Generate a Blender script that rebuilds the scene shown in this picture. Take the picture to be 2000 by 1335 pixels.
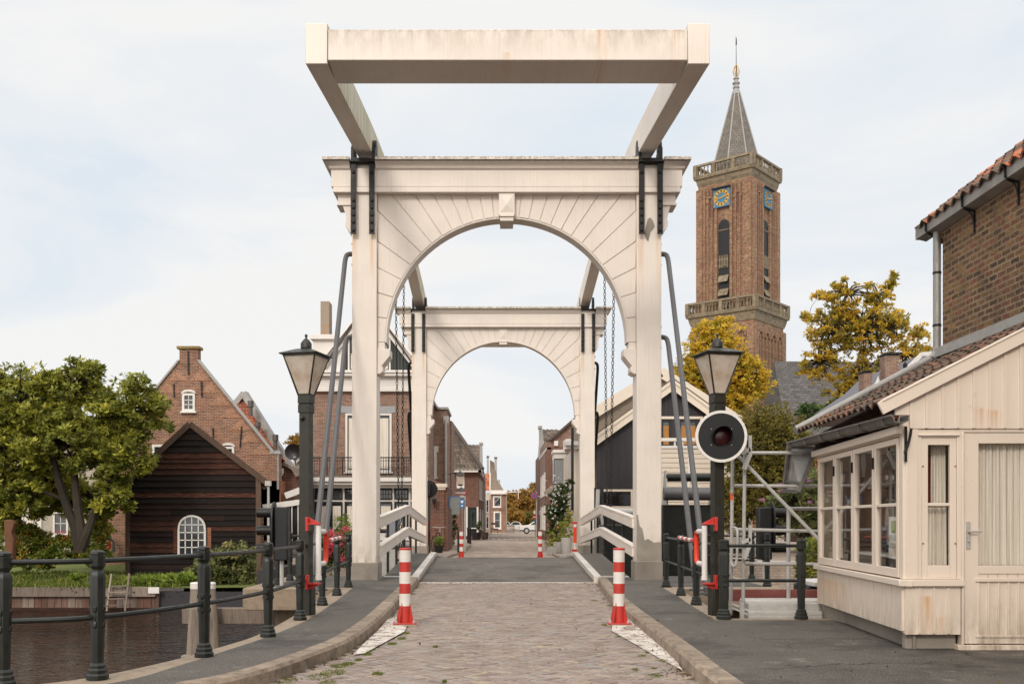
import bpy, math, random
import numpy as np
from mathutils import Vector, Matrix
R = math.radians
random.seed(7); rng = np.random.default_rng(7)
for o in list(bpy.data.objects): bpy.data.objects.remove(o)
scene = bpy.context.scene
col = scene.collection
F = 1950.0; VX = 973.0; HY = 1018.0; EZ = 1.35     # lens in pixels of the 2000 px photograph, vanishing point, eye height
# ---------------------------------------------------------------- camera
cam = bpy.data.cameras.new('camera'); camo = bpy.data.objects.new('camera', cam); col.objects.link(camo)
camo.location = (0, 0, EZ); camo.rotation_euler = (R(90), 0, 0)
cam.sensor_width = 36; cam.lens = 36 * F / 2000
cam.shift_x = (1000 - VX) / 2000; cam.shift_y = (HY - 667.5) / 2000
cam.clip_start = .1; cam.clip_end = 4000
scene.camera = camo
scene.render.resolution_x = 1024; scene.render.resolution_y = 683
# ---------------------------------------------------------------- sky and sun
SUN_EL, SUN_AZ = R(31), R(197)       # azimuth from +Y clockwise: behind the camera, a little left
w = bpy.data.worlds.new('World'); scene.world = w; w.use_nodes = True
nt = w.node_tree; nt.nodes.clear()
def wn(t, **k):
    n = nt.nodes.new(t)
    for a, b in k.items(): setattr(n, a, b)
    return n
L_ = nt.links.new
out = wn('ShaderNodeOutputWorld'); bg = wn('ShaderNodeBackground'); L_(bg.outputs[0], out.inputs[0])
sky = wn('ShaderNodeTexSky', sky_type='NISHITA', sun_disc=False, sun_elevation=SUN_EL, sun_rotation=SUN_AZ)
tc = wn('ShaderNodeTexCoord'); sep = wn('ShaderNodeSeparateXYZ'); L_(tc.outputs['Generated'], sep.inputs[0])
mp = wn('ShaderNodeMapping'); mp.inputs['Scale'].default_value = (1.0, 1.0, 3.4); L_(tc.outputs['Generated'], mp.inputs[0])
no = wn('ShaderNodeTexNoise'); no.inputs['Scale'].default_value = 1.9; no.inputs['Detail'].default_value = 8; no.inputs['Roughness'].default_value = .55; no.inputs['Distortion'].default_value = .5; L_(mp.outputs[0], no.inputs['Vector'])
cr = wn('ShaderNodeValToRGB'); cr.color_ramp.elements[0].position = .38; cr.color_ramp.elements[1].position = .58
cr.color_ramp.elements[0].color = (.76, .83, .905, 1); cr.color_ramp.elements[1].color = (.935, .93, .92, 1); L_(no.outputs[0], cr.inputs[0])
# overcast: brighter towards the zenith
mr = wn('ShaderNodeMapRange'); mr.inputs['From Min'].default_value = .46; mr.inputs['From Max'].default_value = 1.0; mr.inputs['To Min'].default_value = 7.25; mr.inputs['To Max'].default_value = 14.5; L_(sep.outputs['Z'], mr.inputs['Value'])
sc = wn('ShaderNodeVectorMath', operation='SCALE'); L_(cr.outputs[0], sc.inputs[0]); L_(mr.outputs[0], sc.inputs['Scale'])
# thin cloud lit through around the hidden sun, behind the camera
dt = wn('ShaderNodeVectorMath', operation='DOT_PRODUCT'); L_(tc.outputs['Generated'], dt.inputs[0]); dt.inputs[1].default_value = (math.sin(SUN_AZ) * math.cos(SUN_EL), math.cos(SUN_AZ) * math.cos(SUN_EL), math.sin(SUN_EL))
gl = wn('ShaderNodeMapRange'); gl.inputs['From Min'].default_value = 0.0; gl.inputs['From Max'].default_value = 1.0; gl.inputs['To Min'].default_value = 0; gl.inputs['To Max'].default_value = 1; L_(dt.outputs['Value'], gl.inputs['Value'])
pw = wn('ShaderNodeMath', operation='POWER'); L_(gl.outputs[0], pw.inputs[0]); pw.inputs[1].default_value = 1.6
gc = wn('ShaderNodeVectorMath', operation='SCALE'); gc.inputs[0].default_value = (1.0, .86, .68); L_(pw.outputs[0], gc.inputs['Scale'])
gc2 = wn('ShaderNodeVectorMath', operation='SCALE'); L_(gc.outputs[0], gc2.inputs[0]); gc2.inputs['Scale'].default_value = 6.0
ad = wn('ShaderNodeVectorMath', operation='ADD'); L_(sc.outputs[0], ad.inputs[0]); L_(gc2.outputs[0], ad.inputs[1])
mx = wn('ShaderNodeMix', data_type='RGBA'); mx.inputs[0].default_value = .98; L_(sky.outputs[0], mx.inputs[6]); L_(ad.outputs[0], mx.inputs[7])
L_(mx.outputs[2], bg.inputs[0]); bg.inputs[1].default_value = .112
sun = bpy.data.lights.new('sun', 'SUN'); sun.energy = 1.15; sun.angle = R(11); sun.color = (1, .93, .84)
so = bpy.data.objects.new('sun', sun); col.objects.link(so)
dirv = Vector((math.sin(SUN_AZ) * math.cos(SUN_EL), math.cos(SUN_AZ) * math.cos(SUN_EL), math.sin(SUN_EL)))
so.rotation_euler = dirv.to_track_quat('Z', 'Y').to_euler(); so.location = (0, -20, 30)
scene.view_settings.view_transform = 'Standard'; scene.view_settings.look = 'None'
scene.view_settings.exposure = 0.28; scene.view_settings.gamma = 1.0
scene.cycles.max_bounces = 7; scene.cycles.transparent_max_bounces = 12

# ================================================================ helpers
def X(px, d): return (px - VX) * d / F
def Z(py, d): return EZ + (HY - py) * d / F
def P(px, py, d): return Vector((X(px, d), d, Z(py, d)))
def lin(h):
    h = h.lstrip('#'); c = [int(h[i:i+2], 16) / 255 for i in (0, 2, 4)]
    return tuple(((v + .055) / 1.055) ** 2.4 if v > .04045 else v / 12.92 for v in c) + (1,)

class Mt:
    """small wrapper for procedural materials"""
    def __init__(s, name, rough=.6, metal=0.0):
        s.m = bpy.data.materials.new(name); s.m.use_nodes = True; s.nt = s.m.node_tree
        s.b = s.nt.nodes['Principled BSDF']; s.out = s.nt.nodes['Material Output']
        s.b.inputs['Roughness'].default_value = rough; s.b.inputs['Metallic'].default_value = metal
        s.uvn = s.n('ShaderNodeUVMap'); s.uvn.uv_map = 'UVMap'; s.uv = s.uvn.outputs[0]
        s.hasn = None
    def n(s, t, **k):
        n = s.nt.nodes.new(t)
        for a, b in k.items(): setattr(n, a, b)
        return n
    def put(s, sock, v):
        if isinstance(v, bpy.types.NodeSocket): s.nt.links.new(v, sock)
        elif v is not None: sock.default_value = v
    def scale(s, v, sc):
        n = s.n('ShaderNodeMapping'); s.put(n.inputs[0], v); n.inputs['Scale'].default_value = sc; return n.outputs[0]
    def noise(s, scale, detail=4, vec=None, rough=.55, dist=0):
        n = s.n('ShaderNodeTexNoise'); n.inputs['Scale'].default_value = scale; n.inputs['Detail'].default_value = detail
        n.inputs['Roughness'].default_value = rough; n.inputs['Distortion'].default_value = dist
        s.put(n.inputs['Vector'], vec if vec is not None else s.uv); return n.outputs[0]
    def math(s, op, a, b=None, c=None):
        n = s.n('ShaderNodeMath', operation=op); s.put(n.inputs[0], a)
        if b is not None: s.put(n.inputs[1], b)
        if c is not None: s.put(n.inputs[2], c)
        return n.outputs[0]
    def mix(s, f, a, b, mode='MIX'):
        n = s.n('ShaderNodeMix', data_type='RGBA', blend_type=mode); s.put(n.inputs[0], f); s.put(n.inputs[6], a); s.put(n.inputs[7], b); return n.outputs[2]
    def rng(s, v, a, b, c=0, d=1):
        n = s.n('ShaderNodeMapRange'); s.put(n.inputs[0], v)
        for i, q in enumerate((a, b, c, d)): n.inputs[i + 1].default_value = q
        return n.outputs[0]
    def ramp(s, f, stops, interp='LINEAR'):
        n = s.n('ShaderNodeValToRGB'); r = n.color_ramp; r.interpolation = interp
        while len(r.elements) < len(stops): r.elements.new(.5)
        for e, (p, c) in zip(r.elements, stops): e.position = p; e.color = lin(c) if isinstance(c, str) else c
        s.put(n.inputs[0], f); return n.outputs[0]
    def rnd(s):
        if s.hasn is None:
            n = s.n('ShaderNodeAttribute'); n.attribute_name = 'rnd'; s.hasn = n.outputs['Fac']
        return s.hasn
    def zpos(s):
        g = s.n('ShaderNodeNewGeometry'); p = s.n('ShaderNodeSeparateXYZ'); s.nt.links.new(g.outputs['Position'], p.inputs[0]); return p.outputs
    def bump(s, h, strength=.3, dist=.01):
        n = s.n('ShaderNodeBump'); n.inputs['Strength'].default_value = strength; n.inputs['Distance'].default_value = dist
        s.put(n.inputs['Height'], h); s.nt.links.new(n.outputs[0], s.b.inputs['Normal']); return n
    def color(s, c): s.put(s.b.inputs['Base Color'], c); return s.m

def plain(name, c, rough=.6, metal=0, var=.18, sc=6, bumpd=.002, rv=.12, grime='#3a3226', ga=.25):
    """paint, metal, cloth: base colour, blotches, grime specks, difference from piece to piece"""
    m = Mt(name, rough, metal); c = lin(c) if isinstance(c, str) else c
    dk = tuple(v * (1 - var) for v in c[:3]) + (1,)
    k = m.mix(m.rng(m.noise(sc, 5), .35, .7), c, dk)
    k = m.mix(m.math('MULTIPLY', m.rng(m.noise(sc * 2.7, 6, rough=.7), .58, .75), ga), k, lin(grime))
    k = m.mix(m.math('MULTIPLY', m.rnd(), rv), k, (0, 0, 0, 1))
    m.bump(m.noise(sc * 14, 3), .25, bumpd)
    m.put(m.b.inputs['Roughness'], m.rng(m.noise(sc * 1.7, 3), .3, .7, max(rough - .1, .02), min(rough + .12, 1)))
    return m.color(k)

def brickmat(name, cols, mortar, bw=.21, bh=.062, ms=.010, blot=.35, dirt='#2b211b', moss=None, bumpd=.006, warp=.9):
    m = Mt(name, .88)
    b = m.n('ShaderNodeTexBrick'); b.offset = .5; b.squash = 1.0
    v = m.n('ShaderNodeVectorMath', operation='ADD'); m.put(v.inputs[0], m.uv)
    w1 = m.n('ShaderNodeVectorMath', operation='SCALE'); nz = m.n('ShaderNodeTexNoise'); nz.inputs['Scale'].default_value = 11; nz.inputs['Detail'].default_value = 4; nz.inputs['Roughness'].default_value = .7; m.put(nz.inputs['Vector'], m.uv)
    sb = m.n('ShaderNodeVectorMath', operation='SUBTRACT'); m.put(sb.inputs[0], nz.outputs['Color']); sb.inputs[1].default_value = (.5, .5, .5)
    m.put(w1.inputs[0], sb.outputs[0]); w1.inputs['Scale'].default_value = ms * warp * 1.5; m.put(v.inputs[1], w1.outputs[0])
    m.put(b.inputs['Vector'], v.outputs[0])
    b.inputs['Scale'].default_value = 1; b.inputs['Brick Width'].default_value = bw; b.inputs['Row Height'].default_value = bh
    b.inputs['Mortar Size'].default_value = ms; b.inputs['Mortar Smooth'].default_value = .25; b.inputs['Bias'].default_value = 0
    b.inputs['Color1'].default_value = (0, 0, 0, 1); b.inputs['Color2'].default_value = (1, 1, 1, 1); b.inputs['Mortar'].default_value = (.5, .5, .5, 1)
    n = len(cols); base = m.ramp(b.outputs['Color'], [(i / max(n - 1, 1), c) for i, c in enumerate(cols)])
    base = m.mix(m.math('MULTIPLY', m.rng(m.noise(.9, 5), .4, .72), blot), base, lin(dirt))
    base = m.mix(m.math('MULTIPLY', m.rng(m.noise(26, 4, rough=.75), .48, .62), .7), base, tuple(v*.55 for v in lin(cols[0])[:3])+(1,))
    base = m.mix(m.math('MULTIPLY', m.rng(m.noise(17, 5, rough=.7), .55, .66), .5), base, tuple(min(v*1.35, 1) for v in lin(cols[min(2, n-1)])[:3])+(1,))
    mo = m.mix(m.rng(m.noise(3.1, 5), .35, .65), lin(mortar), tuple(v*.6 for v in lin(mortar)[:3])+(1,))
    base = m.mix(b.outputs['Fac'], base, mo)
    if moss: base = m.mix(m.math('MULTIPLY', m.rng(m.noise(2.3, 6), .6, .72), .7), base, lin(moss))
    h = m.math('ADD', m.math('SUBTRACT', 1.0, b.outputs['Fac']), m.math('MULTIPLY', m.noise(40, 3), .5))
    m.bump(h, .7, bumpd)
    return m.color(base)

def rampmat(name, stops, rough=.8, blot=.3, dirt='#1c1712', sc=3, bumpd=.003, bsc=40, metal=0, nz=.25, stretch=None):
    """colour taken from each piece's random value (tiles, leaves, boards, stones)"""
    m = Mt(name, rough, metal); f = m.rnd()
    vec = m.scale(m.uv, stretch) if stretch else None
    f = m.math('ADD', f, m.math('MULTIPLY', m.math('SUBTRACT', m.noise(sc * 3, 5, vec), .5), nz))
    base = m.ramp(f, stops)
    base = m.mix(m.math('MULTIPLY', m.rng(m.noise(sc, 5, vec), .45, .75), blot), base, lin(dirt))
    m.bump(m.noise(bsc, 4, vec), .5, bumpd)
    return m.color(base)

def leafmat(name, stops, rough=.5, trans=.35, gain=1.75):
    m = Mt(name, rough); base = m.ramp(m.rnd(), [(p, tuple(min(v*gain, .8) for v in lin(c)[:3])+(1,)) for p, c in stops]); m.color(base)
    m.b.inputs['Specular IOR Level'].default_value = .3
    t = m.n('ShaderNodeBsdfTranslucent'); m.put(t.inputs[0], base)
    x = m.n('ShaderNodeMixShader'); x.inputs[0].default_value = trans
    m.nt.links.new(m.b.outputs[0], x.inputs[1]); m.nt.links.new(t.outputs[0], x.inputs[2]); m.nt.links.new(x.outputs[0], m.out.inputs[0])
    return m.m

def glassmat(name, tint=(.97, .98, .98, 1)):
    m = Mt(name, .02); nt_ = m.nt
    tr = m.n('ShaderNodeBsdfTransparent'); tr.inputs[0].default_value = tint
    gl = m.n('ShaderNodeBsdfGlossy'); gl.inputs['Roughness'].default_value = .015
    fr = m.n('ShaderNodeLayerWeight'); fr.inputs[0].default_value = .5; fc = m.math('ADD', m.math('MULTIPLY', m.math('POWER', fr.outputs['Facing'], 3.5), .75), .075)
    bp = m.n('ShaderNodeBump'); bp.inputs['Strength'].default_value = .15; bp.inputs['Distance'].default_value = .004
    m.put(bp.inputs['Height'], m.noise(2.2, 1)); m.put(gl.inputs['Normal'], bp.outputs[0])
    x = m.n('ShaderNodeMixShader'); m.put(x.inputs[0], fc)
    nt_.links.new(tr.outputs[0], x.inputs[1]); nt_.links.new(gl.outputs[0], x.inputs[2]); nt_.links.new(x.outputs[0], m.out.inputs[0])
    return m.m

# ---------------------------------------------------------------- mesh builder
class MB:
    def __init__(s): s.v = []; s.f = []; s.r = []; s.fixed = None
    def add(s, vs, fs, r=None):
        o = len(s.v); s.v += [tuple(v) for v in vs]; rr = random.random() if r is None else r
        for f in fs: s.f.append(tuple(i + o for i in f)); s.r.append(rr)
        return s
    def quad(s, a, b, c, d, r=None): return s.add([a, b, c, d], [(0, 1, 2, 3)], r)
    def box(s, x0, x1, y0, y1, z0, z1, r=None):
        if x0 > x1: x0, x1 = x1, x0
        if y0 > y1: y0, y1 = y1, y0
        if z0 > z1: z0, z1 = z1, z0
        return s.add([(x0,y0,z0),(x1,y0,z0),(x1,y1,z0),(x0,y1,z0),(x0,y0,z1),(x1,y0,z1),(x1,y1,z1),(x0,y1,z1)],
              [(0,3,2,1),(4,5,6,7),(0,1,5,4),(1,2,6,5),(2,3,7,6),(3,0,4,7)], r)
    def ob(s, o, u, v, n, r=None):
        """box from corner o with edge vectors u, v, n"""
        o, u, v, n = map(Vector, (o, u, v, n))
        if u.cross(v).dot(n) < 0: o = o + u; u = -u
        p = [o, o+u, o+u+v, o+v]; p += [q + n for q in p]
        return s.add(p, [(0,3,2,1),(4,5,6,7),(0,1,5,4),(1,2,6,5),(2,3,7,6),(3,0,4,7)], r)
    def bar(s, a, b, w, h, r=None, up=(0, 0, 1)):
        a, b = Vector(a), Vector(b); d = (b - a).normalized(); up = Vector(up)
        sd = d.cross(up)
        if sd.length < 1e-4: sd = d.cross(Vector((0, 1, 0)))
        sd.normalize(); u2 = sd.cross(d).normalized()
        return s.ob(a - sd*w/2 - u2*h/2, sd*w, u2*h, b - a, r)
    def prism(s, poly, ext, r=None):
        poly = [Vector(p) for p in poly]; ext = Vector(ext); n = len(poly)
        nn = Vector((0, 0, 0))
        for i in range(n): nn += poly[i].cross(poly[(i+1) % n])
        if nn.dot(ext) > 0: poly.reverse()
        vs = poly + [p + ext for p in poly]
        fs = [tuple(range(n)), tuple(range(2*n-1, n-1, -1))] + [(i, i+n, (i+1) % n + n, (i+1) % n) for i in range(n)]
        return s.add(vs, fs, r)
    def tube(s, pts, rad, n=8, r=None, caps=True):
        pts = [Vector(p) for p in pts]; k = len(pts); rs = rad if isinstance(rad, (list, tuple)) else [rad]*k
        vs, fs = [], []; prev = None
        for i, p in enumerate(pts):
            t = (pts[min(i+1, k-1)] - pts[max(i-1, 0)]).normalized()
            if prev is None:
                a = Vector((0, 0, 1)) if abs(t.z) < .9 else Vector((0, 1, 0)); sd = t.cross(a).normalized()
            else:
                sd = (prev - t*prev.dot(t)).normalized()
            prev = sd; u = t.cross(sd)
            for j in range(n):
                an = 2*math.pi*j/n; vs.append(p + (sd*math.cos(an) + u*math.sin(an))*rs[i])
        for i in range(k-1):
            for j in range(n): a = i*n+j; b = i*n+(j+1) % n; fs.append((a, b, b+n, a+n))
        if caps: fs += [tuple(range(n-1, -1, -1)), tuple(range((k-1)*n, k*n))]
        return s.add(vs, fs, r)
    def lathe(s, prof, c=(0, 0, 0), n=16, r=None, rot=0, axis='z'):
        vs, fs = [], []; k = len(prof)
        for (rr, z) in prof:
            for j in range(n):
                a = rot + 2*math.pi*j/n; x, y = rr*math.cos(a), rr*math.sin(a)
                q = (x, y, z) if axis == 'z' else ((x, z, -y) if axis == 'y' else (z, x, y))
                vs.append((q[0]+c[0], q[1]+c[1], q[2]+c[2]))
        for i in range(k-1):
            for j in range(n): a = i*n+j; b = i*n+(j+1) % n; fs.append((a, b, b+n, a+n))
        fs += [tuple(range(n-1, -1, -1)), tuple(range((k-1)*n, k*n))]
        return s.add(vs, fs, r)
    def rings(s, rs, r=None):
        """loft of rectangular rings (x0,x1,y0,y1,z)"""
        vs, fs = [], []; k = len(rs)
        for (x0, x1, y0, y1, z) in rs: vs += [(x0,y0,z),(x1,y0,z),(x1,y1,z),(x0,y1,z)]
        for i in range(k-1):
            for j in range(4): a = 4*i+j; b = 4*i+(j+1) % 4; fs.append((a, b, b+4, a+4))
        fs += [(3, 2, 1, 0), tuple(4*(k-1)+i for i in range(4))]
        return s.add(vs, fs, r)
    def strip(s, A, B, r=None):
        n = len(A); return s.add(list(A)+list(B), [(i, i+1, n+i+1, n+i) for i in range(n-1)], r)
    def build(s, name, mat, parent=None, org=None, smooth=True, ang=32, bevel=0, kind=None):
        me = bpy.data.meshes.new(name)
        v = np.array(s.v, dtype=np.float64).reshape(-1, 3)
        if parent is not None:
            p = parent; o3 = Vector((0, 0, 0))
            while p is not None: o3 += p.location; p = p.parent
            org_ = np.array(o3)
        elif org is not None: org_ = np.array(org, dtype=float)
        else: org_ = np.array([(v[:, 0].min()+v[:, 0].max())/2, (v[:, 1].min()+v[:, 1].max())/2, v[:, 2].min()])
        vl = v - org_
        me.from_pydata(vl.tolist(), [], s.f)
        me.materials.append(mat); finish(me, v, s.r)
        if smooth: me.shade_smooth(); me.set_sharp_from_angle(angle=R(ang))
        o = bpy.data.objects.new(name, me); col.objects.link(o)
        if parent is not None: o.parent = parent
        else: o.location = org_
        if bevel:
            b = o.modifiers.new('bevel', 'BEVEL'); b.width = bevel; b.segments = 2; b.limit_method = 'ANGLE'; b.angle_limit = R(40)
        if kind: o['kind'] = kind
        return o

def finish(me, v, r):
    """box-projected UVs in metres and the per-piece random value"""
    nf = len(me.polygons); nl = len(me.loops)
    nrm = np.zeros(nf*3, dtype=np.float32); me.polygons.foreach_get('normal', nrm); nrm = nrm.reshape(-1, 3).astype(np.float64)
    tot = np.zeros(nf, dtype=np.int32); me.polygons.foreach_get('loop_total', tot)
    lv = np.zeros(nl, dtype=np.int32); me.loops.foreach_get('vertex_index', lv)
    fi = np.repeat(np.arange(nf), tot)
    t = np.stack([-nrm[:, 1], nrm[:, 0], np.zeros(nf)], 1); ln = np.linalg.norm(t, axis=1)
    flat = ln < .02; t[flat] = (1, 0, 0); ln[flat] = 1; t /= ln[:, None]
    b = np.cross(nrm, t); p = v[lv]
    uv = np.stack([(p*t[fi]).sum(1), (p*b[fi]).sum(1)], 1).astype(np.float32)
    l = me.uv_layers.new(name='UVMap'); l.data.foreach_set('uv', uv.ravel())
    a = me.attributes.new('rnd', 'FLOAT', 'FACE'); a.data.foreach_set('value', np.array(r, dtype=np.float32))

def tag(o, label=None, cat=None, group=None, kind=None):
    if label: o['label'] = label
    if cat: o['category'] = cat
    if group: o['group'] = group
    if kind: o['kind'] = kind
    return o
def thing(name, label, cat, loc=(0, 0, 0), group=None, rz=0):
    o = bpy.data.objects.new(name, None); col.objects.link(o); o.location = loc; o.rotation_euler.z = rz
    o.empty_display_size = .2
    return tag(o, label, cat, group)
def copy_tree(o, loc=None, rz=None, parent=None, label=None):
    c = o.copy(); col.objects.link(c)
    if parent is not None: c.parent = parent
    if loc is not None: c.location = loc
    if rz is not None: c.rotation_euler.z = rz
    if label: c['label'] = label
    for ch in [q for q in bpy.data.objects if q.parent == o]: copy_tree(ch, parent=c)
    return c
def catmull(pts, n=6):
    pts = [Vector(p) for p in pts]; o = []
    for i in range(len(pts)-1):
        p0 = pts[max(i-1, 0)]; p1 = pts[i]; p2 = pts[i+1]; p3 = pts[min(i+2, len(pts)-1)]
        for k in range(n):
            t = k/n; o.append(.5*((2*p1)+(p2-p0)*t+(2*p0-5*p1+4*p2-p3)*t*t+(3*p1-p0-3*p2+p3)*t**3))
    o.append(pts[-1]); return o
def text_obj(s, size, mat, parent, loc, rot, name='lettering', ext=.002, align='CENTER'):
    cu = bpy.data.curves.new('t', 'FONT'); cu.body = s; cu.size = size; cu.extrude = ext; cu.align_x = align; cu.align_y = 'CENTER'
    to = bpy.data.objects.new('t', cu); col.objects.link(to)
    me = bpy.data.meshes.new_from_object(to.evaluated_get(bpy.context.evaluated_depsgraph_get()))
    bpy.data.objects.remove(to); me.materials.clear(); me.materials.append(mat)
    o = bpy.data.objects.new(name, me); col.objects.link(o); o.parent = parent; o.location = loc; o.rotation_euler = rot
    return o
def tiles(mb, P00, P10, P11, P01, tw=.23, tl=.30, amp=.032, seg=6, lift=.03):
    """a pantiled slope: P00-P10 is the eave, P01-P11 the top"""
    P00, P10, P11, P01 = map(Vector, (P00, P10, P11, P01))
    nu = max(1, round((P10-P00).length/tw)); nv = max(1, round((P01-P00).length/tl))
    nrm = (P10-P00).cross(P01-P00).normalized()
    if nrm.z < 0: nrm = -nrm
    def S(u, v): return (P00*(1-u)+P10*u)*(1-v)+(P01*(1-u)+P11*u)*v
    prof = [amp*(math.sin(2*math.pi*k/seg)*.75+.25*math.sin(4*math.pi*k/seg+.6)) for k in range(seg)]
    for j in range(nv):
        for i in range(nu):
            r = random.random(); jit = random.uniform(-.004, .004); vs = []
            for k in range(seg+1):
                u = (i+k/seg)/nu; h = prof[k % seg]+jit
                a = S(u, j/nv-.12/nv); b = S(u, (j+1)/nv)
                vs += [a+nrm*(h+lift-.022), a+nrm*(h+lift), b+nrm*h]
            fs = []
            for k in range(seg):
                o = 3*k; fs += [(o, o+3, o+4, o+1), (o+1, o+4, o+5, o+2)]
            mb.add(vs, fs, r)
def leaves_mesh(name, mat, C, size, parent=None, rv=None, org=None, up=.4, asp=.45, loc=(0, 0, 0), D=None):
    """many leaf-sized faces at the points C"""
    n = len(C); d = rng.normal(size=(n, 3)); d[:, 2] *= .6; d = d if D is None else d*.35+D; d /= np.linalg.norm(d, axis=1)[:, None]
    q = rng.normal(size=(n, 3)); q[:, 2] += up*2; s_ = np.cross(d, q); s_ /= np.linalg.norm(s_, axis=1)[:, None]+1e-9
    nn = np.cross(d, s_)
    l = size*rng.uniform(.6, 1.25, n)[:, None]; wd = l*asp
    V = np.stack([C-d*l/2, C+s_*wd/2+nn*l*.08, C+d*l/2, C-s_*wd/2+nn*l*.08], 1).reshape(-1, 3)
    me = bpy.data.meshes.new(name); me.vertices.add(4*n); me.vertices.foreach_set('co', (V-np.array(loc)).astype(np.float32).ravel())
    me.loops.add(4*n); me.loops.foreach_set('vertex_index', np.arange(4*n, dtype=np.int32))
    me.polygons.add(n); me.polygons.foreach_set('loop_start', np.arange(0, 4*n, 4, dtype=np.int32)); me.update(calc_edges=True)
    me.materials.append(mat); finish(me, V, rv if rv is not None else rng.random(n))
    o = bpy.data.objects.new(name, me); col.objects.link(o)
    if parent is not None: o.parent = parent
    else: o.location = loc
    return o
def tree(name, label, cat, base, blobs, nleaf, size, mat, bark, tr=.2, clumps=26, fork=.35, group=None, seed=1, trunk=True, crot=.27, asp=.45, limbs=None):
    """blobs: (centre, (rx, ry, rz)) in world metres"""
    global rng
    rng = np.random.default_rng(seed); rd = random.Random(seed)
    base = Vector(base); root = thing(name, label, cat, base, group)
    tot = sum(b[1][0]*b[1][2] for b in blobs); C = []; RV = []; DD = []; t = MB()
    top = Vector((0, 0, 0))
    for b in blobs: top += Vector(b[0])/len(blobs)
    fk = base.lerp(Vector((top.x, top.y, min(top.z, max(b[0][2] for b in blobs)))), fork)
    if trunk: t.tube(catmull([base-Vector((0, 0, .1)), base.lerp(fk, .5)+Vector((rd.uniform(-.1, .1), 0, 0)), fk], 4), [tr*(1.25-.5*i/8) for i in range(9)], 8)
    nodes = [(base.lerp(fk, .8), tr*.8), (fk, tr*.75)]
    if limbs:
        nodes = []; t.v.clear(); t.f.clear(); t.r.clear()
        for lm in limbs:
            cp = catmull(lm, 5); t.tube(cp, [tr*(1.1-.6*i/len(cp)) for i in range(len(cp))], 8); nodes += [(Vector(q), tr*.55) for q in lm[2:]]
    for (c, rr) in sorted(blobs, key=lambda q: (Vector(q[0])-fk).length):
        c = Vector(c); nc = max(4, int(3*clumps*rr[0]*rr[2]/tot))
        st, sr_ = min(nodes, key=lambda q: (q[0]-c).length+max(0, q[0].z-c.z)*1.5)
        mid = st.lerp(c, .5)+Vector((rd.uniform(-.3, .3), rd.uniform(-.3, .3), rd.uniform(-.1, .35)))*(c-st).length*.4
        r0_ = max(sr_*.72, tr*.16)
        if trunk: t.tube(catmull([st, mid, c], 5), [r0_*(1-.05*i) for i in range(11)], 6)
        nodes += [(mid, r0_*.8), (c, r0_*.55)]
        nl = int(nleaf*rr[0]*rr[2]/tot)
        dirs = rng.normal(size=(nc, 3)); dirs /= np.linalg.norm(dirs, axis=1)[:, None]
        rad = rng.uniform(.25, 1.0, nc)**.45
        cc = np.array(c)+dirs*rad[:, None]*np.array(rr)*(.86)
        cv = rng.random(nc); wgt = rng.uniform(.5, 1.5, nc); wgt /= wgt.sum()
        for k in range(nc):
            m_ = max(3, int(nl*wgt[k])); s_ = crot*rng.uniform(.7, 1.3)*min(rr[0], rr[2])
            nt_ = max(2, m_//9); g = rng.normal(size=(nt_, 3)); g /= np.linalg.norm(g, axis=1)[:, None]; g *= (rng.random(nt_)**.5)[:, None]*s_*1.6; g[:, 2] *= .7
            tv = rng.random(nt_); g = np.repeat(g, 9, 0); tv = np.repeat(tv, 9); dl = rng.normal(size=(len(g), 3)); dl[:, 2] = dl[:, 2]*.6+.25; dl /= np.linalg.norm(dl, axis=1)[:, None]
            C.append(cc[k]+g+dl*size*.55); DD.append(dl); RV.append(np.clip(cv[k]*.38+tv*.34+rng.random(len(g))*.24+.16*(g[:, 2]/s_)*.35, 0, 1))
            if trunk:
                e = Vector(cc[k]); q = c.lerp(e, .5)+Vector((rd.uniform(-.1, .1), rd.uniform(-.1, .1), rd.uniform(0, .15)))*rr[0]
                t.tube([c, q, e], [tr*.26, tr*.16, tr*.07], 5)
                for _ in range(2):
                    t.tube([e, e+Vector((rd.uniform(-1, 1), rd.uniform(-1, 1), rd.uniform(-.3, 1)))*s_*1.3], [tr*.07, tr*.03], 4)
    if t.f: t.build('trunk', bark, root)
    leaves_mesh('crown' if trunk else 'foliage', mat, np.concatenate(C), size, root, np.concatenate(RV), asp=asp, loc=base, D=np.concatenate(DD))
    rng = np.random.default_rng(7)
    return root
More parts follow.
